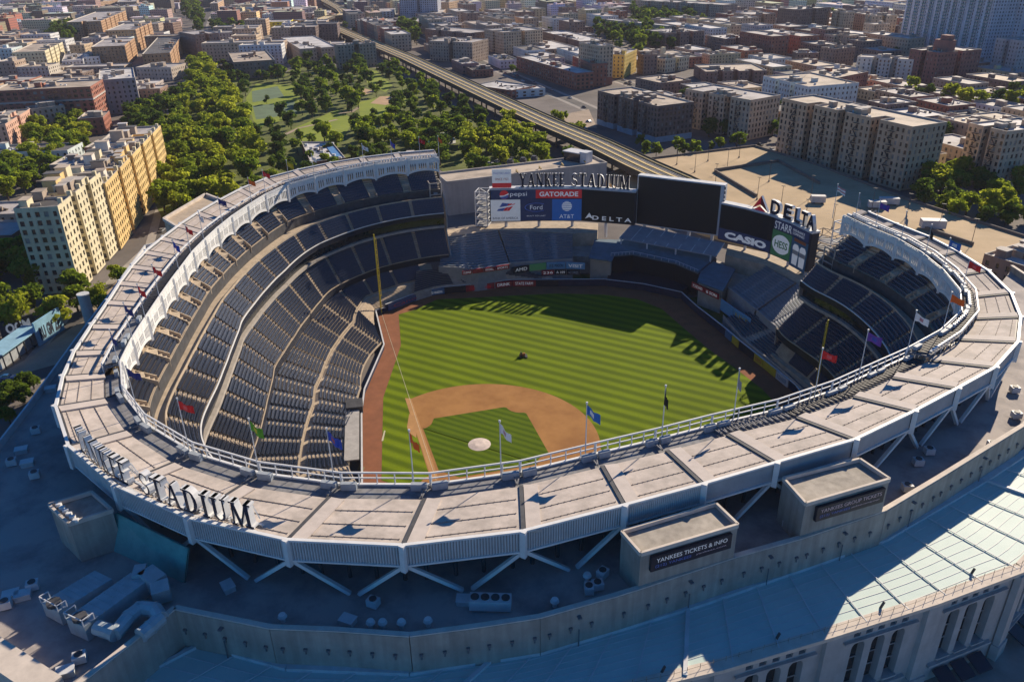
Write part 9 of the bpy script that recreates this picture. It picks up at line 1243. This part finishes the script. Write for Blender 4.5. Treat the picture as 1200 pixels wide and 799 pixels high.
for (x, y, w), ang in [(r_, (-42, 33)[g_]) for g_ in (0, 1) for r_ in FAR_BLOCKS[g_]]:
    d, h, ci, ri = int(rt.integers(18, 25)), float(rt.choice([7, 10, 13, 16, 18, 19, 21, 24])), int(rt.integers(len(FILL_COLOURS))), int(rt.integers(4))
    c = corners(x, y, w, d, ang); b0 = len(V_); V_ += [(*p_, -.3) for p_ in c] + [(*p_, h) for p_ in c]; tint = tuple(v*rt.uniform(.8, 1.15) for v in WC[FILL_COLOURS[ci]]) + (1.0,)
    rtint = tuple(v*rt.uniform(.75, 1.1) for v in RC[FILL_ROOFS[ri]]) + (1.0,)
    for i in range(4):
        L = w if i % 2 == 0 else d; F_.append((b0+i, b0+(i+1) % 4, b0+4+(i+1) % 4, b0+4+i)); UV_ += [(0, 0), (L, 0), (L, h), (0, h)]; TI_ += [tint]*4; MI_.append(0)
    F_.append((b0+4, b0+5, b0+6, b0+7)); UV_ += [(0, 0)]*4; TI_ += [rtint]*4; MI_.append(1)
    for q_ in range(2):
        u, v = rt.uniform(.2, .8, 2); cx_ = c[0][0] + (c[1][0]-c[0][0])*u + (c[3][0]-c[0][0])*v; cy_ = c[0][1] + (c[1][1]-c[0][1])*u + (c[3][1]-c[0][1])*v; b0 = len(V_); s = rt.uniform(1.2, 2.4); hh = rt.uniform(2, 3.5)
        V_ += [(cx_+a*s, cy_+e*s, h+z) for z in (0, hh) for a, e in ((-1, -1), (1, -1), (1, 1), (-1, 1))]
        for i in range(4): F_.append((b0+i, b0+(i+1) % 4, b0+4+(i+1) % 4, b0+4+i)); UV_ += [(0, 0)]*4; TI_ += [tint]*4; MI_.append(1)
        F_.append((b0+4, b0+5, b0+6, b0+7)); UV_ += [(0, 0)]*4; TI_ += [rtint]*4; MI_.append(1)
def tint_mat():
    m = bpy.data.materials.new('far_roof'); m.use_nodes = True; n = m.node_tree.nodes; l = m.node_tree.links; bs = n['Principled BSDF']; bs.inputs['Roughness'].default_value = .85
    at = n.new('ShaderNodeAttribute'); at.attribute_name = 'tint'; g_ = n.new('ShaderNodeNewGeometry'); ns = n.new('ShaderNodeTexNoise'); ns.inputs['Scale'].default_value = .15; l.new(g_.outputs['Position'], ns.inputs['Vector']); mr = n.new('ShaderNodeMapRange'); mr.inputs['To Min'].default_value = .6; mr.inputs['To Max'].default_value = 1.3; l.new(ns.outputs['Fac'], mr.inputs['Value'])
    mm = n.new('ShaderNodeMix'); mm.data_type = 'RGBA'; mm.blend_type = 'MULTIPLY'; mm.inputs['Factor'].default_value = 1; l.new(at.outputs['Color'], mm.inputs['A']); l.new(mr.outputs[0], mm.inputs['B']); l.new(mm.outputs['Result'], bs.inputs['Base Color']); return m
fo = np_mesh('distant_city_blocks', V_, F_, [far_wall_mat(), tint_mat()], None, MI_)
ul = fo.data.uv_layers.new(name='UVMap'); ul.data.foreach_set('uv', np.array(UV_, np.float32).ravel())
ca = fo.data.color_attributes.new('tint', 'FLOAT_COLOR', 'CORNER'); ca.data.foreach_set('color', np.array(TI_, np.float32).ravel())
tag(fo, 'mass of distant city blocks reaching the top edge of the picture', 'city blocks', kind='stuff')

# ---------------------------------------------------------------- roads, parking deck, elevated railway
M_road = mat('road_asphalt', (.105, .098, .095), .9, .15, .05)
M_warm = mat('warm_pavement', (.36, .28, .21), .9, .14, .08)
def ribbon(name, pts, w, z, m, kind='structure'):
    b = MB(); P_ = [Vector((x, y, 0)) for x, y, *_ in pts]
    nrm = []
    for i in range(len(P_)):
        d = (P_[min(i+1, len(P_)-1)] - P_[max(i-1, 0)]).normalized(); nrm.append(Vector((-d.y, d.x, 0))*(w/2))
    for i in range(len(P_)-1): b.face([(*(P_[i]-nrm[i]).xy, z), (*(P_[i+1]-nrm[i+1]).xy, z), (*(P_[i+1]+nrm[i+1]).xy, z), (*(P_[i]+nrm[i]).xy, z)])
    o = b.build(name, m); tag(o, kind=kind); return o
for k, (pts, w) in enumerate(ROADS): ribbon('road', pts, w, -.30 + .012*(k % 8), M_road); ribbon('pavement', pts, w+7, -.325 - .0005*k, M_side)
# parking deck behind right field
M_deckc = mat('parking_deck', (.50, .37, .225), .9, .10, .06, col2=(.38, .28, .165), thr=(.35, .65))
DECK = [(-65.88, 242.41, 3.0), (-57.49, 286.18, 3.0), (-14.97, 338.44, 3.0), (25.1, 309.6, 3.0), (71.46, 264.55, 3.0), (118.87, 229.86, 3.0), (128, 205), (96, 165), (60, 170), (0, 190), (-40, 215)]
b = MB(); b.prism([(p_[0], p_[1]) for p_ in DECK][::-1], -.3, 3.0); pk = b.build('parking_deck', M_deckc); tag(pk, kind='structure')
t = tag(empty('deck_parapet', (-14.97, 338.44, 3.0)), 'low dark parapet round the edge of the tan parking deck', 'parapet')
b = MB(); e_ = [(-66.5, 238.62, 3.0), (-57.49, 286.18, 3.0), (-14.97, 338.44, 3.0), (25.1, 309.6, 3.0), (71.46, 264.55, 3.0), (118.87, 229.86, 3.0)]
for a, e in zip(e_[:-1], e_[1:]): b.bar((a[0], a[1], 3.5), (e[0], e[1], 3.5), .5, 1.1)
b.build('parapet', mat('deck_kerb', (.20, .17, .145), .9, .1, .3), t)
t = tag(empty('ramp_parapet', (-19.58, 277.13, 3.0)), 'angled parapet walls of the ramp in the middle of the parking deck', 'parapet')
b = MB()
for pl in ([(-18.88, 275.64, 3.0), (10.07, 241.92, 3.0)], [(-19.35, 277.24, 3.0), (4.65, 309.56, 3.0), (31.3, 275.6, 3.0)], [(79.33, 227.03, 3.0), (97.9, 214.09, 3.0)]):
    for a, e in zip(pl[:-1], pl[1:]): b.bar((a[0], a[1], 3.7), (e[0], e[1], 3.7), .8, 1.5)
b.build('parapet', MATS['deck_kerb'], t)
b = MB()
for k in range(26):
    for r in range(5):
        a = lerp((-12.38, 271.59, 3.0), (57.49, 223.4, 3.0), k/25); o = (-3 + r*14, 1 + r*12.5); b.box((a[0]+o[0]*.6, a[1]+o[1], 3.012), .14, 5, .01, -.75)
mk = b.build('parking_line', mat('worn_line', (.50, .42, .33), .9, .1, 1.0)); tag(mk, kind='stuff')
def lamp_post():
    t = empty('lamp_post'); b = MB(); b.tube((0, 0, 0), (0, 0, 10), .14, .09, n=6); b.build('pole', M_dark, t); b = MB(); b.box((0, .0, 10), 1.6, .35, .2); b.build('lamp_head', M_dark, t); b = MB(); b.tube((0, 0, 0), (0, 0, .9), .4, n=8); b.build('base', M_conc, t); return t
lp = None
for k, q_ in enumerate([(-40.86, 282.1, 3.0),(-27.87, 271.35, 3.0),(-28.55, 295.83, 3.0),(-12.03, 253.06, 3.0),(-15.24, 284.75, 3.0),(-15.92, 309.9, 3.0),(11.39, 238.14, 3.0),(9.17, 269.9, 3.0),(23.78, 228.7, 3.0),(32.08, 251.15, 3.0),(36.97, 213.26, 3.0),(47.91, 211.46, 3.0),(58.66, 241.79, 3.0),(72.5, 239.52, 3.0),(85.27, 229.97, 3.0),(97.3, 214.85, 3.0)]):
    t = lp if lp is None else copy_tree(lp)
    if lp is None: t = lp = lamp_post()
    t.location = (q_[0], q_[1], 3.0); tag(t, 'thin lamp post standing on the tan parking deck', 'lamp post', 'lamp posts on the parking deck')
for (q_, w, d, h, lb) in [((36.24, 244.52, 3.0),6,3,2.8,'white box trailer parked alone on the parking deck'),((82.89, 228.79, 3.0),9,4,3.2,'blue grey tent trailer on the right part of the parking deck'),((59.94, 247.79, 3.0),7,3,2.6,'dull trailer in the shade at the deck edge'),((63.84, 255.2, 3.0),8,3,2.6,'second trailer in the shade at the deck edge')]:
    t = tag(empty('trailer', (q_[0], q_[1], 3)), lb, 'trailer'); b = MB(); b.box((q_[0], q_[1], 3.6), w, d, h, .35); b.build('box_body', mat('trailer_white', (.52, .52, .52), .6, .1, .6), t); b = MB()
    for sx in (-.3, .3): b.box((q_[0]+w*sx*.95, q_[1]+w*sx*.35, 3), 1.0, d*.9, .7, .35)
    b.build('wheel', M_dark, t)
# elevated railway
M_tie = mat('rail_bed', (.15, .125, .10), .9, .15, .4); M_walk = mat('rail_walk', (.62, .47, .21), .8, .12, .3); M_girder = mat('viaduct_girder', (.075, .06, .045), .8, .15, .4)
t = tag(empty('elevated_railway', (TRACK[2][0], TRACK[2][1], 0)), 'long elevated railway viaduct with tracks running away across the city', 'railway')
def vrib(name, pts, o0, o1, z0, z1, m):
    b = MB(); P_ = [Vector((x, y, 0)) for x, y in pts]; N_ = []
    for i in range(len(P_)): d = (P_[min(i+1, len(P_)-1)] - P_[max(i-1, 0)]).normalized(); N_.append(Vector((-d.y, d.x, 0)))
    for i in range(len(P_)-1):
        q_ = [P_[i]+N_[i]*o0, P_[i+1]+N_[i+1]*o0, P_[i+1]+N_[i+1]*o1, P_[i]+N_[i]*o1]; b.hexa([(*p_.xy, z0) for p_ in q_][::1], [(*p_.xy, z1) for p_ in q_])
    return b.build(name, m, t)
vrib('deck', TRACK, -9, 9, 7.2, 8.4, M_girder)
for o0 in (-6.2, -1.4, 3.6): vrib('rail_bed', TRACK, o0, o0+2.6, 8.4, 8.65, M_tie); vrib('rail', TRACK, o0+.45, o0+.6, 8.65, 8.85, M_steel); vrib('rail', TRACK, o0+2.0, o0+2.15, 8.65, 8.85, M_steel)
for o0 in (-8.9, -3.1, 1.6, 6.9): vrib('walkway', TRACK, o0, o0+1.3, 8.4, 9.0, M_walk)
for o0 in (-9.3, 9.0): vrib('girder', TRACK, o0, o0+.3, 6.4, 9.6, M_girder)
b = MB()
for i in range(len(TRACK)-1):
    a, e = Vector((*TRACK[i], 0)), Vector((*TRACK[i+1], 0)); L = (e-a).length; d = (e-a).normalized(); nr = Vector((-d.y, d.x, 0)); k = 0
    while k < L:
        for s in (-7, 7): p_ = a + d*k + nr*s; b.box((p_.x, p_.y, -.3), .8, .8, 7.6)
        k += 18
b.build('column', M_girder, t)

# ---------------------------------------------------------------- trees
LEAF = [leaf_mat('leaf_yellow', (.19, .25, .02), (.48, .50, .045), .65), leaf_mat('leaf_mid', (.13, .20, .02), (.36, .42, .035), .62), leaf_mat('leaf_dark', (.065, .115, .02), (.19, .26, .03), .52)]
M_bark = mat('bark', (.10, .075, .055), .95, .2, 1.5)
def crown_mesh(seed, R, H, nclump, nleaf, leaf):
    r = np.random.default_rng(seed); cs = []
    for k in range(nclump):
        a = r.uniform(0, 2*math.pi); rad = R*math.sqrt(r.uniform(0, .55)); z = H*r.uniform(.30, .86); s = (1-abs(z/H-.5)*.8)
        cs.append((rad*math.cos(a)*s, rad*math.sin(a)*s, z, R*r.uniform(.28, .52)))
    cs = np.array(cs); pick = r.integers(0, nclump, nleaf); u = r.normal(size=(nleaf, 3)); u /= np.linalg.norm(u, axis=1)[:, None]; u[:, 2] = np.abs(u[:, 2]) * np.where(r.random(nleaf) < .78, 1, -1)
    rad = cs[pick, 3] * (r.random(nleaf) ** .35) * r.uniform(.85, 1.12, nleaf)
    p_ = cs[pick, :3] + u*rad[:, None]*np.array([1, 1, .85])
    nn = u + r.normal(size=(nleaf, 3))*.55; nn /= np.linalg.norm(nn, axis=1)[:, None]
    t1 = np.cross(nn, r.normal(size=(nleaf, 3))); t1 /= np.linalg.norm(t1, axis=1)[:, None]; t2 = np.cross(nn, t1); s = leaf*r.uniform(.55, 1.25, nleaf)[:, None]
    V = np.stack([p_ - t1*s - t2*s*.6, p_ + t1*s*.7 - t2*s*.7, p_ + t1*s + t2*s*.6, p_ - t1*s*.6 + t2*s*.8], 1)
    return V.reshape(-1, 3)
def tree_proto(kind, seed, R, H, m, nleaf=1300, leaf=.55):
    t = empty('tree'); V = crown_mesh(seed, R, H, 15, nleaf, leaf); c = np_mesh('crown', V, np.arange(len(V)).reshape(-1, 4), m, t)
    b = MB(); r = random.Random(seed); b.tube((0, 0, 0), (.1, .1, H*.38), R*.085, R*.055, n=7)
    for k in range(5): a = 2*math.pi*k/5 + r.random(); b.tube((.1, .1, H*(.28+.03*k)), (R*.55*math.cos(a), R*.55*math.sin(a), H*(.55+.06*k)), R*.04, R*.015, n=5)
    b.build('trunk', M_bark, t); return t
PT = {}
for kind in range(3):
    for v in range(3): PT[kind, v] = [tree_proto(kind, 11+kind*10+v, 4.6+.5*v, 11.0+1.2*v, LEAF[kind], 1500), False]
def put_tree(x, y, s, kind, v, rz, lb, gp, z=-.3):
    pr = PT[kind, v]
    if not pr[1]: t = pr[0]; pr[1] = True
    else: t = copy_tree(pr[0])
    t.location = (x, y, z); t.rotation_euler.z = rz; t.scale = (s, s, s*(.9+.2*((x*7+y*3) % 1))); tag(t, lb, 'tree', gp)
RT = random.Random(4); ALLT = []
for lb, gp, rows in TREES:
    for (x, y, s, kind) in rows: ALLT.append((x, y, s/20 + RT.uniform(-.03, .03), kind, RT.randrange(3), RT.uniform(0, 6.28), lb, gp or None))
ALLT.sort(key=lambda r_: math.hypot(r_[0]-87.2, r_[1]--117.7)/r_[2])
for r_ in ALLT[:300]: put_tree(*r_)
LC = [[crown_mesh(40+k*3+v, 4.6+.5*v, 11.0+1.2*v, 11, 380, .95) for v in range(3)] for k in range(3)]
VV, MM = [], []; tb = MB()
for (x, y, s, kind, v, rz, lb, gp) in ALLT[300:]:
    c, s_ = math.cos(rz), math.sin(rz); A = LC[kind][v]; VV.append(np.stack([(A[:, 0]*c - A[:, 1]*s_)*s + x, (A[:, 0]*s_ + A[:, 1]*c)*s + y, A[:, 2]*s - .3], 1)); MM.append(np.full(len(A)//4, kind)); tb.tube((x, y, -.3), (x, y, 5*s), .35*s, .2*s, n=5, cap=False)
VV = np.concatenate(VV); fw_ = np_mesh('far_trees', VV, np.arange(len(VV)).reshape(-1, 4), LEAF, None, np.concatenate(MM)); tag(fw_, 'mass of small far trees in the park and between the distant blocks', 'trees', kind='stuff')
tk = tb.build('trunk', M_bark, fw_); tag(tk, kind='stuff')
for pr in PT.values():
    if not pr[1]:
        for ch in list(pr[0].children): bpy.data.objects.remove(ch)
        bpy.data.objects.remove(pr[0])

# ---------------------------------------------------------------- the park, pool and left street
M_lawn = mat('park_lawn', (.24, .29, .025), .95, .2, .06, col2=(.15, .20, .02)); M_under = mat('park_undergrowth', (.13, .155, .03), .95, .3, .1)
M_court = mat('sport_court', (.13, .19, .11), .9, .15, .1); M_sand = mat('ball_clay', (.46, .31, .19), .95, .1, .1)
sheet('park_ground', PARK[::-1], -.24, M_under)
for k, pl in enumerate(LAWNS): sheet('lawn', pl[::-1], -.21 + .002*k, M_lawn)
for pl in COURTS: sheet('sport_court', pl[::-1], -.185, M_court)
for pl in CLAYS: sheet('ball_clay', pl[::-1], -.18, M_sand)
for pl in PATHS: ribbon('path', pl, 3.0, -.175, M_warm)
for k, pl in enumerate(WARMS): sheet('pavement', pl[::-1], -.17 + .002*k, M_warm)
# pool with slides
t = tag(empty('pool', (-199.11, 289.29, 0.0)), 'teal swimming pool with pale deck beyond the far rim', 'pool'); b = MB(); b.prism([(p_[0], p_[1]) for p_ in ((-211.58, 288.76, 0.0), (-196.39, 309.22, 0.0), (-186.27, 292.66, 0.0), (-197.24, 277.46, 0.0))], -.2, .3); b.build('pool_water', mat('pool_teal', (.05, .40, .33), .2, .1, .3, spec=.5), t)
b = MB(); b.prism([(p_[0], p_[1]) for p_ in ((-202.61, 270.02, 0.0), (-214.47, 290.07, 0.0), (-198.16, 313.94, 0.0), (-179.82, 285.56, 0.0), (-188.38, 271.8, 0.0))], -.25, .1); b.build('pool_deck', mat('pool_paving', (.52, .52, .50), .8, .1, .4), t)
# playground building by the canopy with blue roof paint
b_ = building('park_building', 'low park building with patchy white roof and blue corner beside the canopy', [tuple(p_[:2]) for p_ in PARKB], 6.0, 'redbrick', 'white', floors=1, bay=5, extras=0, seed=5)
PB = [Vector(p_) for p_ in PARKB3]
b = MB()
for k in range(9):
    u, v = (k*.37) % 1, (k*.61) % 1; q_ = PB[0]*(1-u)*(1-v) + PB[1]*u*(1-v) + PB[2]*u*v + PB[3]*(1-u)*v; b.box((q_.x, q_.y, 5.2), 1.8, 1.4, 1.3, .4)
b.build('roof_unit', M_steel, b_)
b = MB(); q_ = [PB[0]*(1-u)*(1-v) + PB[1]*u*(1-v) + PB[2]*u*v + PB[3]*(1-u)*v for u, v in ((.72, .15), (.95, .15), (.95, .75), (.72, .75))]; b.hexa([(p_.x, p_.y, 5.2) for p_ in q_], [(p_.x, p_.y, 5.5) for p_ in q_]); b.build('roof_patch', mat('blue_tarp', (.10, .25, .5), .6, .1, .5), b_)
# flat roofed block beyond the scoreboard
t = tag(empty('roof_block', (-84.52, 201.39, 14.0)), 'long concrete block with flat tan roof behind the left scoreboard', 'building'); p4 = BLOCK
b = MB(); b.prism(p4, -.3, 14.4); b.build('wall', mat('pale_concrete', (.46, .42, .39), .8, .08, .15, streak=.12), t)
b = MB(); b.face([(x, y, 14.42) for x, y in inset(p4, .5)]); b.build('roof', rmat('tan'), t)
b = MB()
for i in range(4): b.bar((*p4[i], 14.8), (*p4[(i+1) % 4], 14.8), .6, 1.0)
b.build('parapet', M_coping, t)
for q_ in ((-97.68, 207.21, 14.4),(-93.76, 212.64, 14.4),(-90.52, 217.79, 14.4)):
    b = MB(); b.box((q_[0], q_[1], 14.4), 3, 2.4, 1.4, .3); b.tube((q_[0], q_[1], 15.8), (q_[0], q_[1], 16.6), 1.2, n=10); b.build('roof_fan', M_dark, t)
for q_ in ((-92.43, 187.71, 14.4),(-87.63, 194.89, 14.4),(-80.97, 204.75, 14.4),(-74.5, 214.7, 14.4),(-68.21, 224.74, 14.4)):
    b = MB(); b.bar((q_[0], q_[1], 15.6), (q_[0]+3, q_[1]-4, 15.6), .5); b.bar((q_[0], q_[1], 14.4), (q_[0], q_[1], 15.6), .4); b.build('roof_beam', mat('ochre_steel', (.42, .30, .12), .7, .1, .5), t)
q_ = (-72.87, 226.14, 14.4); b = MB(); b.box((q_[0], q_[1], 14.4), 9, 6, 4.2, -.2); b.build('roof_hut', M_glass, t); b = MB(); b.box((q_[0], q_[1], 18.6), 10, 7, .4, -.2); b.box((q_[0]+6, q_[1]-1, 14.4), 4, 5, 5, -.2); b.build('hut_cap', M_steel, t)
# canopy box on the left ring and round pillar beyond it
a, e, f, g_ = (-133.42, 42.99, 30.0), (-119.89, 38.31, 30.0), (-131.22, 66.04, 30.0), (-143.56, 69.21, 30.0)
t = tag(empty('corner_block', a), 'tan box shaped block outside the left canopy beside the avenue', 'building'); b = MB(); b.prism([p_[:2] for p_ in (a, e, f, g_)], 0, 29.6); b.build('wall', M_conc, t)
b = MB()
for x, y in ((a, e), (e, f), (f, g_), (g_, a)): b.bar((x[0], x[1], 30), (y[0], y[1], 30), .8, 1.0)
b.build('parapet', M_cap, t)
q_ = (-144.49, 16.57, 0.0); t = tag(empty('round_pillar', (q_[0], q_[1], 0)), 'pale grey round pillar standing outside the left canopy edge', 'pillar'); b = MB(); b.tube((q_[0], q_[1], -.3), (q_[0], q_[1], 11.5), 1.7, n=18); b.build('shaft', mat('pillar_grey', (.42, .44, .46), .6, .08, .5, streak=.1), t); b = MB(); b.tube((q_[0], q_[1], 11.5), (q_[0], q_[1], 11.9), 1.85, n=18); b.build('cap', M_steel, t)
# graffiti shed and mural wall in the left street
t = tag(empty('graffiti_shed', (-151.45, -1.26, 0.0)), 'long low blue white shed with graffiti and posts in the left street', 'shed')
a, e = Vector((-143.03, -13.48, 0.0)), Vector((-151.23, 4.14, 0.0)); d = (e-a).normalized(); nr = Vector((d.y, -d.x, 0)); L = (e-a).length
b = MB(); b.hexa([(*p_.xy, -.2) for p_ in (a, e, e-nr*5, a-nr*5)], [(*p_.xy, 4.2) for p_ in (a, e, e-nr*5, a-nr*5)]); b.build('wall', mat('shed_wall', (.42, .45, .48), .8, .2, .4), t)
b = MB(); b.hexa([(*p_.xy, 4.25) for p_ in (a+nr*1.4, e+nr*1.4, e-nr*5.3, a-nr*5.3)], [(*p_.xy, 4.6) for p_ in (a+nr*1.4, e+nr*1.4, e-nr*5.3, a-nr*5.3)]); b.build('roof', mat('shed_roof_blue', (.28, .48, .60), .6, .1, .4), t)
b = MB()
for k in range(7): p_ = a + d*(L*k/6) + nr*1.2; b.bar((p_.x, p_.y, -.2), (p_.x, p_.y, 4.3), .3)
b.build('post', M_dark, t)
t = tag(empty('mural_wall', (-155.85, 10.02, 0.0)), 'pale blue mural wall with dark painted shapes at the street corner', 'wall')
a, e = Vector((-147.4, 0.84, 0.0)), Vector((-151.86, 12.07, 0.0)); d = (e-a).normalized(); nr = Vector((d.y, -d.x, 0)); L = (e-a).length
b = MB(); b.hexa([(*p_.xy, -.2) for p_ in (a, e, e-nr*.6, a-nr*.6)], [(*p_.xy, 7.5) for p_ in (a, e, e-nr*.6, a-nr*.6)]); mw = b.build('wall', mat('mural_blue', (.25, .46, .60), .8, .14, .35), t)
for k, s in enumerate(('RU', 'GM', 'ZE')): c_ = a + d*(L*(.22+.28*k)) + nr*.03; c_.z = 3.2; put_text('painted_shape', s, c_, d, (0, 0, 1), 4.2, L*.22, mat('mural_black', (.03, .04, .06), .8, .1, 1), mw, .01, .05)
t = tag(empty('graffiti_wall', (-163.46, 3.99, 0.0)), 'dark wall painted with big white letters OGM below the left trees', 'wall')
a, e = Vector((-163.25, -1.39, 0.0)), Vector((-160.45, 8.36, 0.0)); d = (e-a).normalized(); nr = Vector((d.y, -d.x, 0)); L = (e-a).length
b = MB(); b.hexa([(*p_.xy, -.2) for p_ in (a, e, e-nr*.8, a-nr*.8)], [(*p_.xy, 5.0) for p_ in (a, e, e-nr*.8, a-nr*.8)]); gw_ = b.build('wall', mat('graffiti_base', (.07, .08, .10), .8, .2, .4), t)
c_ = (a+e)/2 + nr*.03; c_.z = 2.3; put_text('painted_word', 'OGM', c_, d, (0, 0, 1), 3.4, L*.7, M_print_white, gw_, .01, .04)
# hedge bank below the left parapet
# ---------------------------------------------------------------- cars
def car_proto():
    t = empty('car'); 
    def sec(b, prof, w0, w1, mi=0):
        pass
    b = MB(); b.hexa([(-2.2, -.88, .32), (2.2, -.88, .32), (2.2, .88, .32), (-2.2, .88, .32)], [(-2.15, -.84, .85), (2.1, -.84, .78), (2.1, .84, .78), (-2.15, .84, .85)]); b.hexa([(-2.15, -.84, .85), (2.1, -.84, .78), (2.1, .84, .78), (-2.15, .84, .85)], [(-2.05, -.78, .95), (1.95, -.78, .86), (1.95, .78, .86), (-2.05, .78, .95)]); bd = b.build('body', CARM, t)
    b = MB(); b.hexa([(-1.7, -.76, .93), (.85, -.76, .88), (.85, .76, .88), (-1.7, .76, .93)], [(-1.2, -.62, 1.42), (.15, -.62, 1.42), (.15, .62, 1.42), (-1.2, .62, 1.42)]); b.build('window', M_glass, t)
    b = MB(); b.hexa([(-1.22, -.63, 1.42), (.17, -.63, 1.42), (.17, .63, 1.42), (-1.22, .63, 1.42)], [(-1.1, -.58, 1.48), (.05, -.58, 1.48), (.05, .58, 1.48), (-1.1, .58, 1.48)]); b.build('roof', CARM, t)
    b = MB()
    for x in (-1.35, 1.35):
        for y in (-.8, .8): b.tube((x, y-.1, .32), (x, y+.1, .32), .32, n=10)
    b.build('wheel', M_dark, t); return t
def car_mat():
    m = bpy.data.materials.new('car_paint'); m.use_nodes = True; n = m.node_tree.nodes; l = m.node_tree.links; bs = n['Principled BSDF']; bs.inputs['Roughness'].default_value = .3; bs.inputs['Coat Weight'].default_value = .5
    oi = n.new('ShaderNodeObjectInfo'); l.new(oi.outputs['Color'], bs.inputs['Base Color']); return m
CARM = car_mat(); cp_ = None
CC = {'white': (.62, .62, .62), 'black': (.015, .015, .017), 'grey': (.22, .22, .23), 'silver': (.42, .43, .44), 'red': (.30, .02, .02), 'blue': (.03, .12, .28)}
for (c_, lb, gp, x, y, rz) in [(c_, lb, gp, *r_) for c_, lb, gp, rows in CARS for r_ in rows]:
    if cp_ is None: t = cp_ = car_proto()
    else: t = copy_tree(cp_)
    t.location = (x, y, -.28); t.rotation_euler.z = rz; tag(t, lb, 'car', gp or None)
    for ch in t.children: ch.color = (*CC[c_], 1)
# ---------------------------------------------------------------- haze over the city
b = MB(); b.prism([(-3300, -800), (2000, -800), (2000, 2800), (-3300, 2800)], -1.4, 116.0, bottom=True)
hm = bpy.data.materials.new('haze'); hm.use_nodes = True; hn = hm.node_tree.nodes; hn.clear(); ho = hn.new('ShaderNodeOutputMaterial'); hv = hn.new('ShaderNodeVolumePrincipled')
hv.inputs['Color'].default_value = (.92, .88, 1.0, 1); hv.inputs['Density'].default_value = .00005; hv.inputs['Anisotropy'].default_value = 0.0
hm.node_tree.links.new(hv.outputs[0], ho.inputs['Volume']); tag(b.build('haze', hm), kind='stuff')
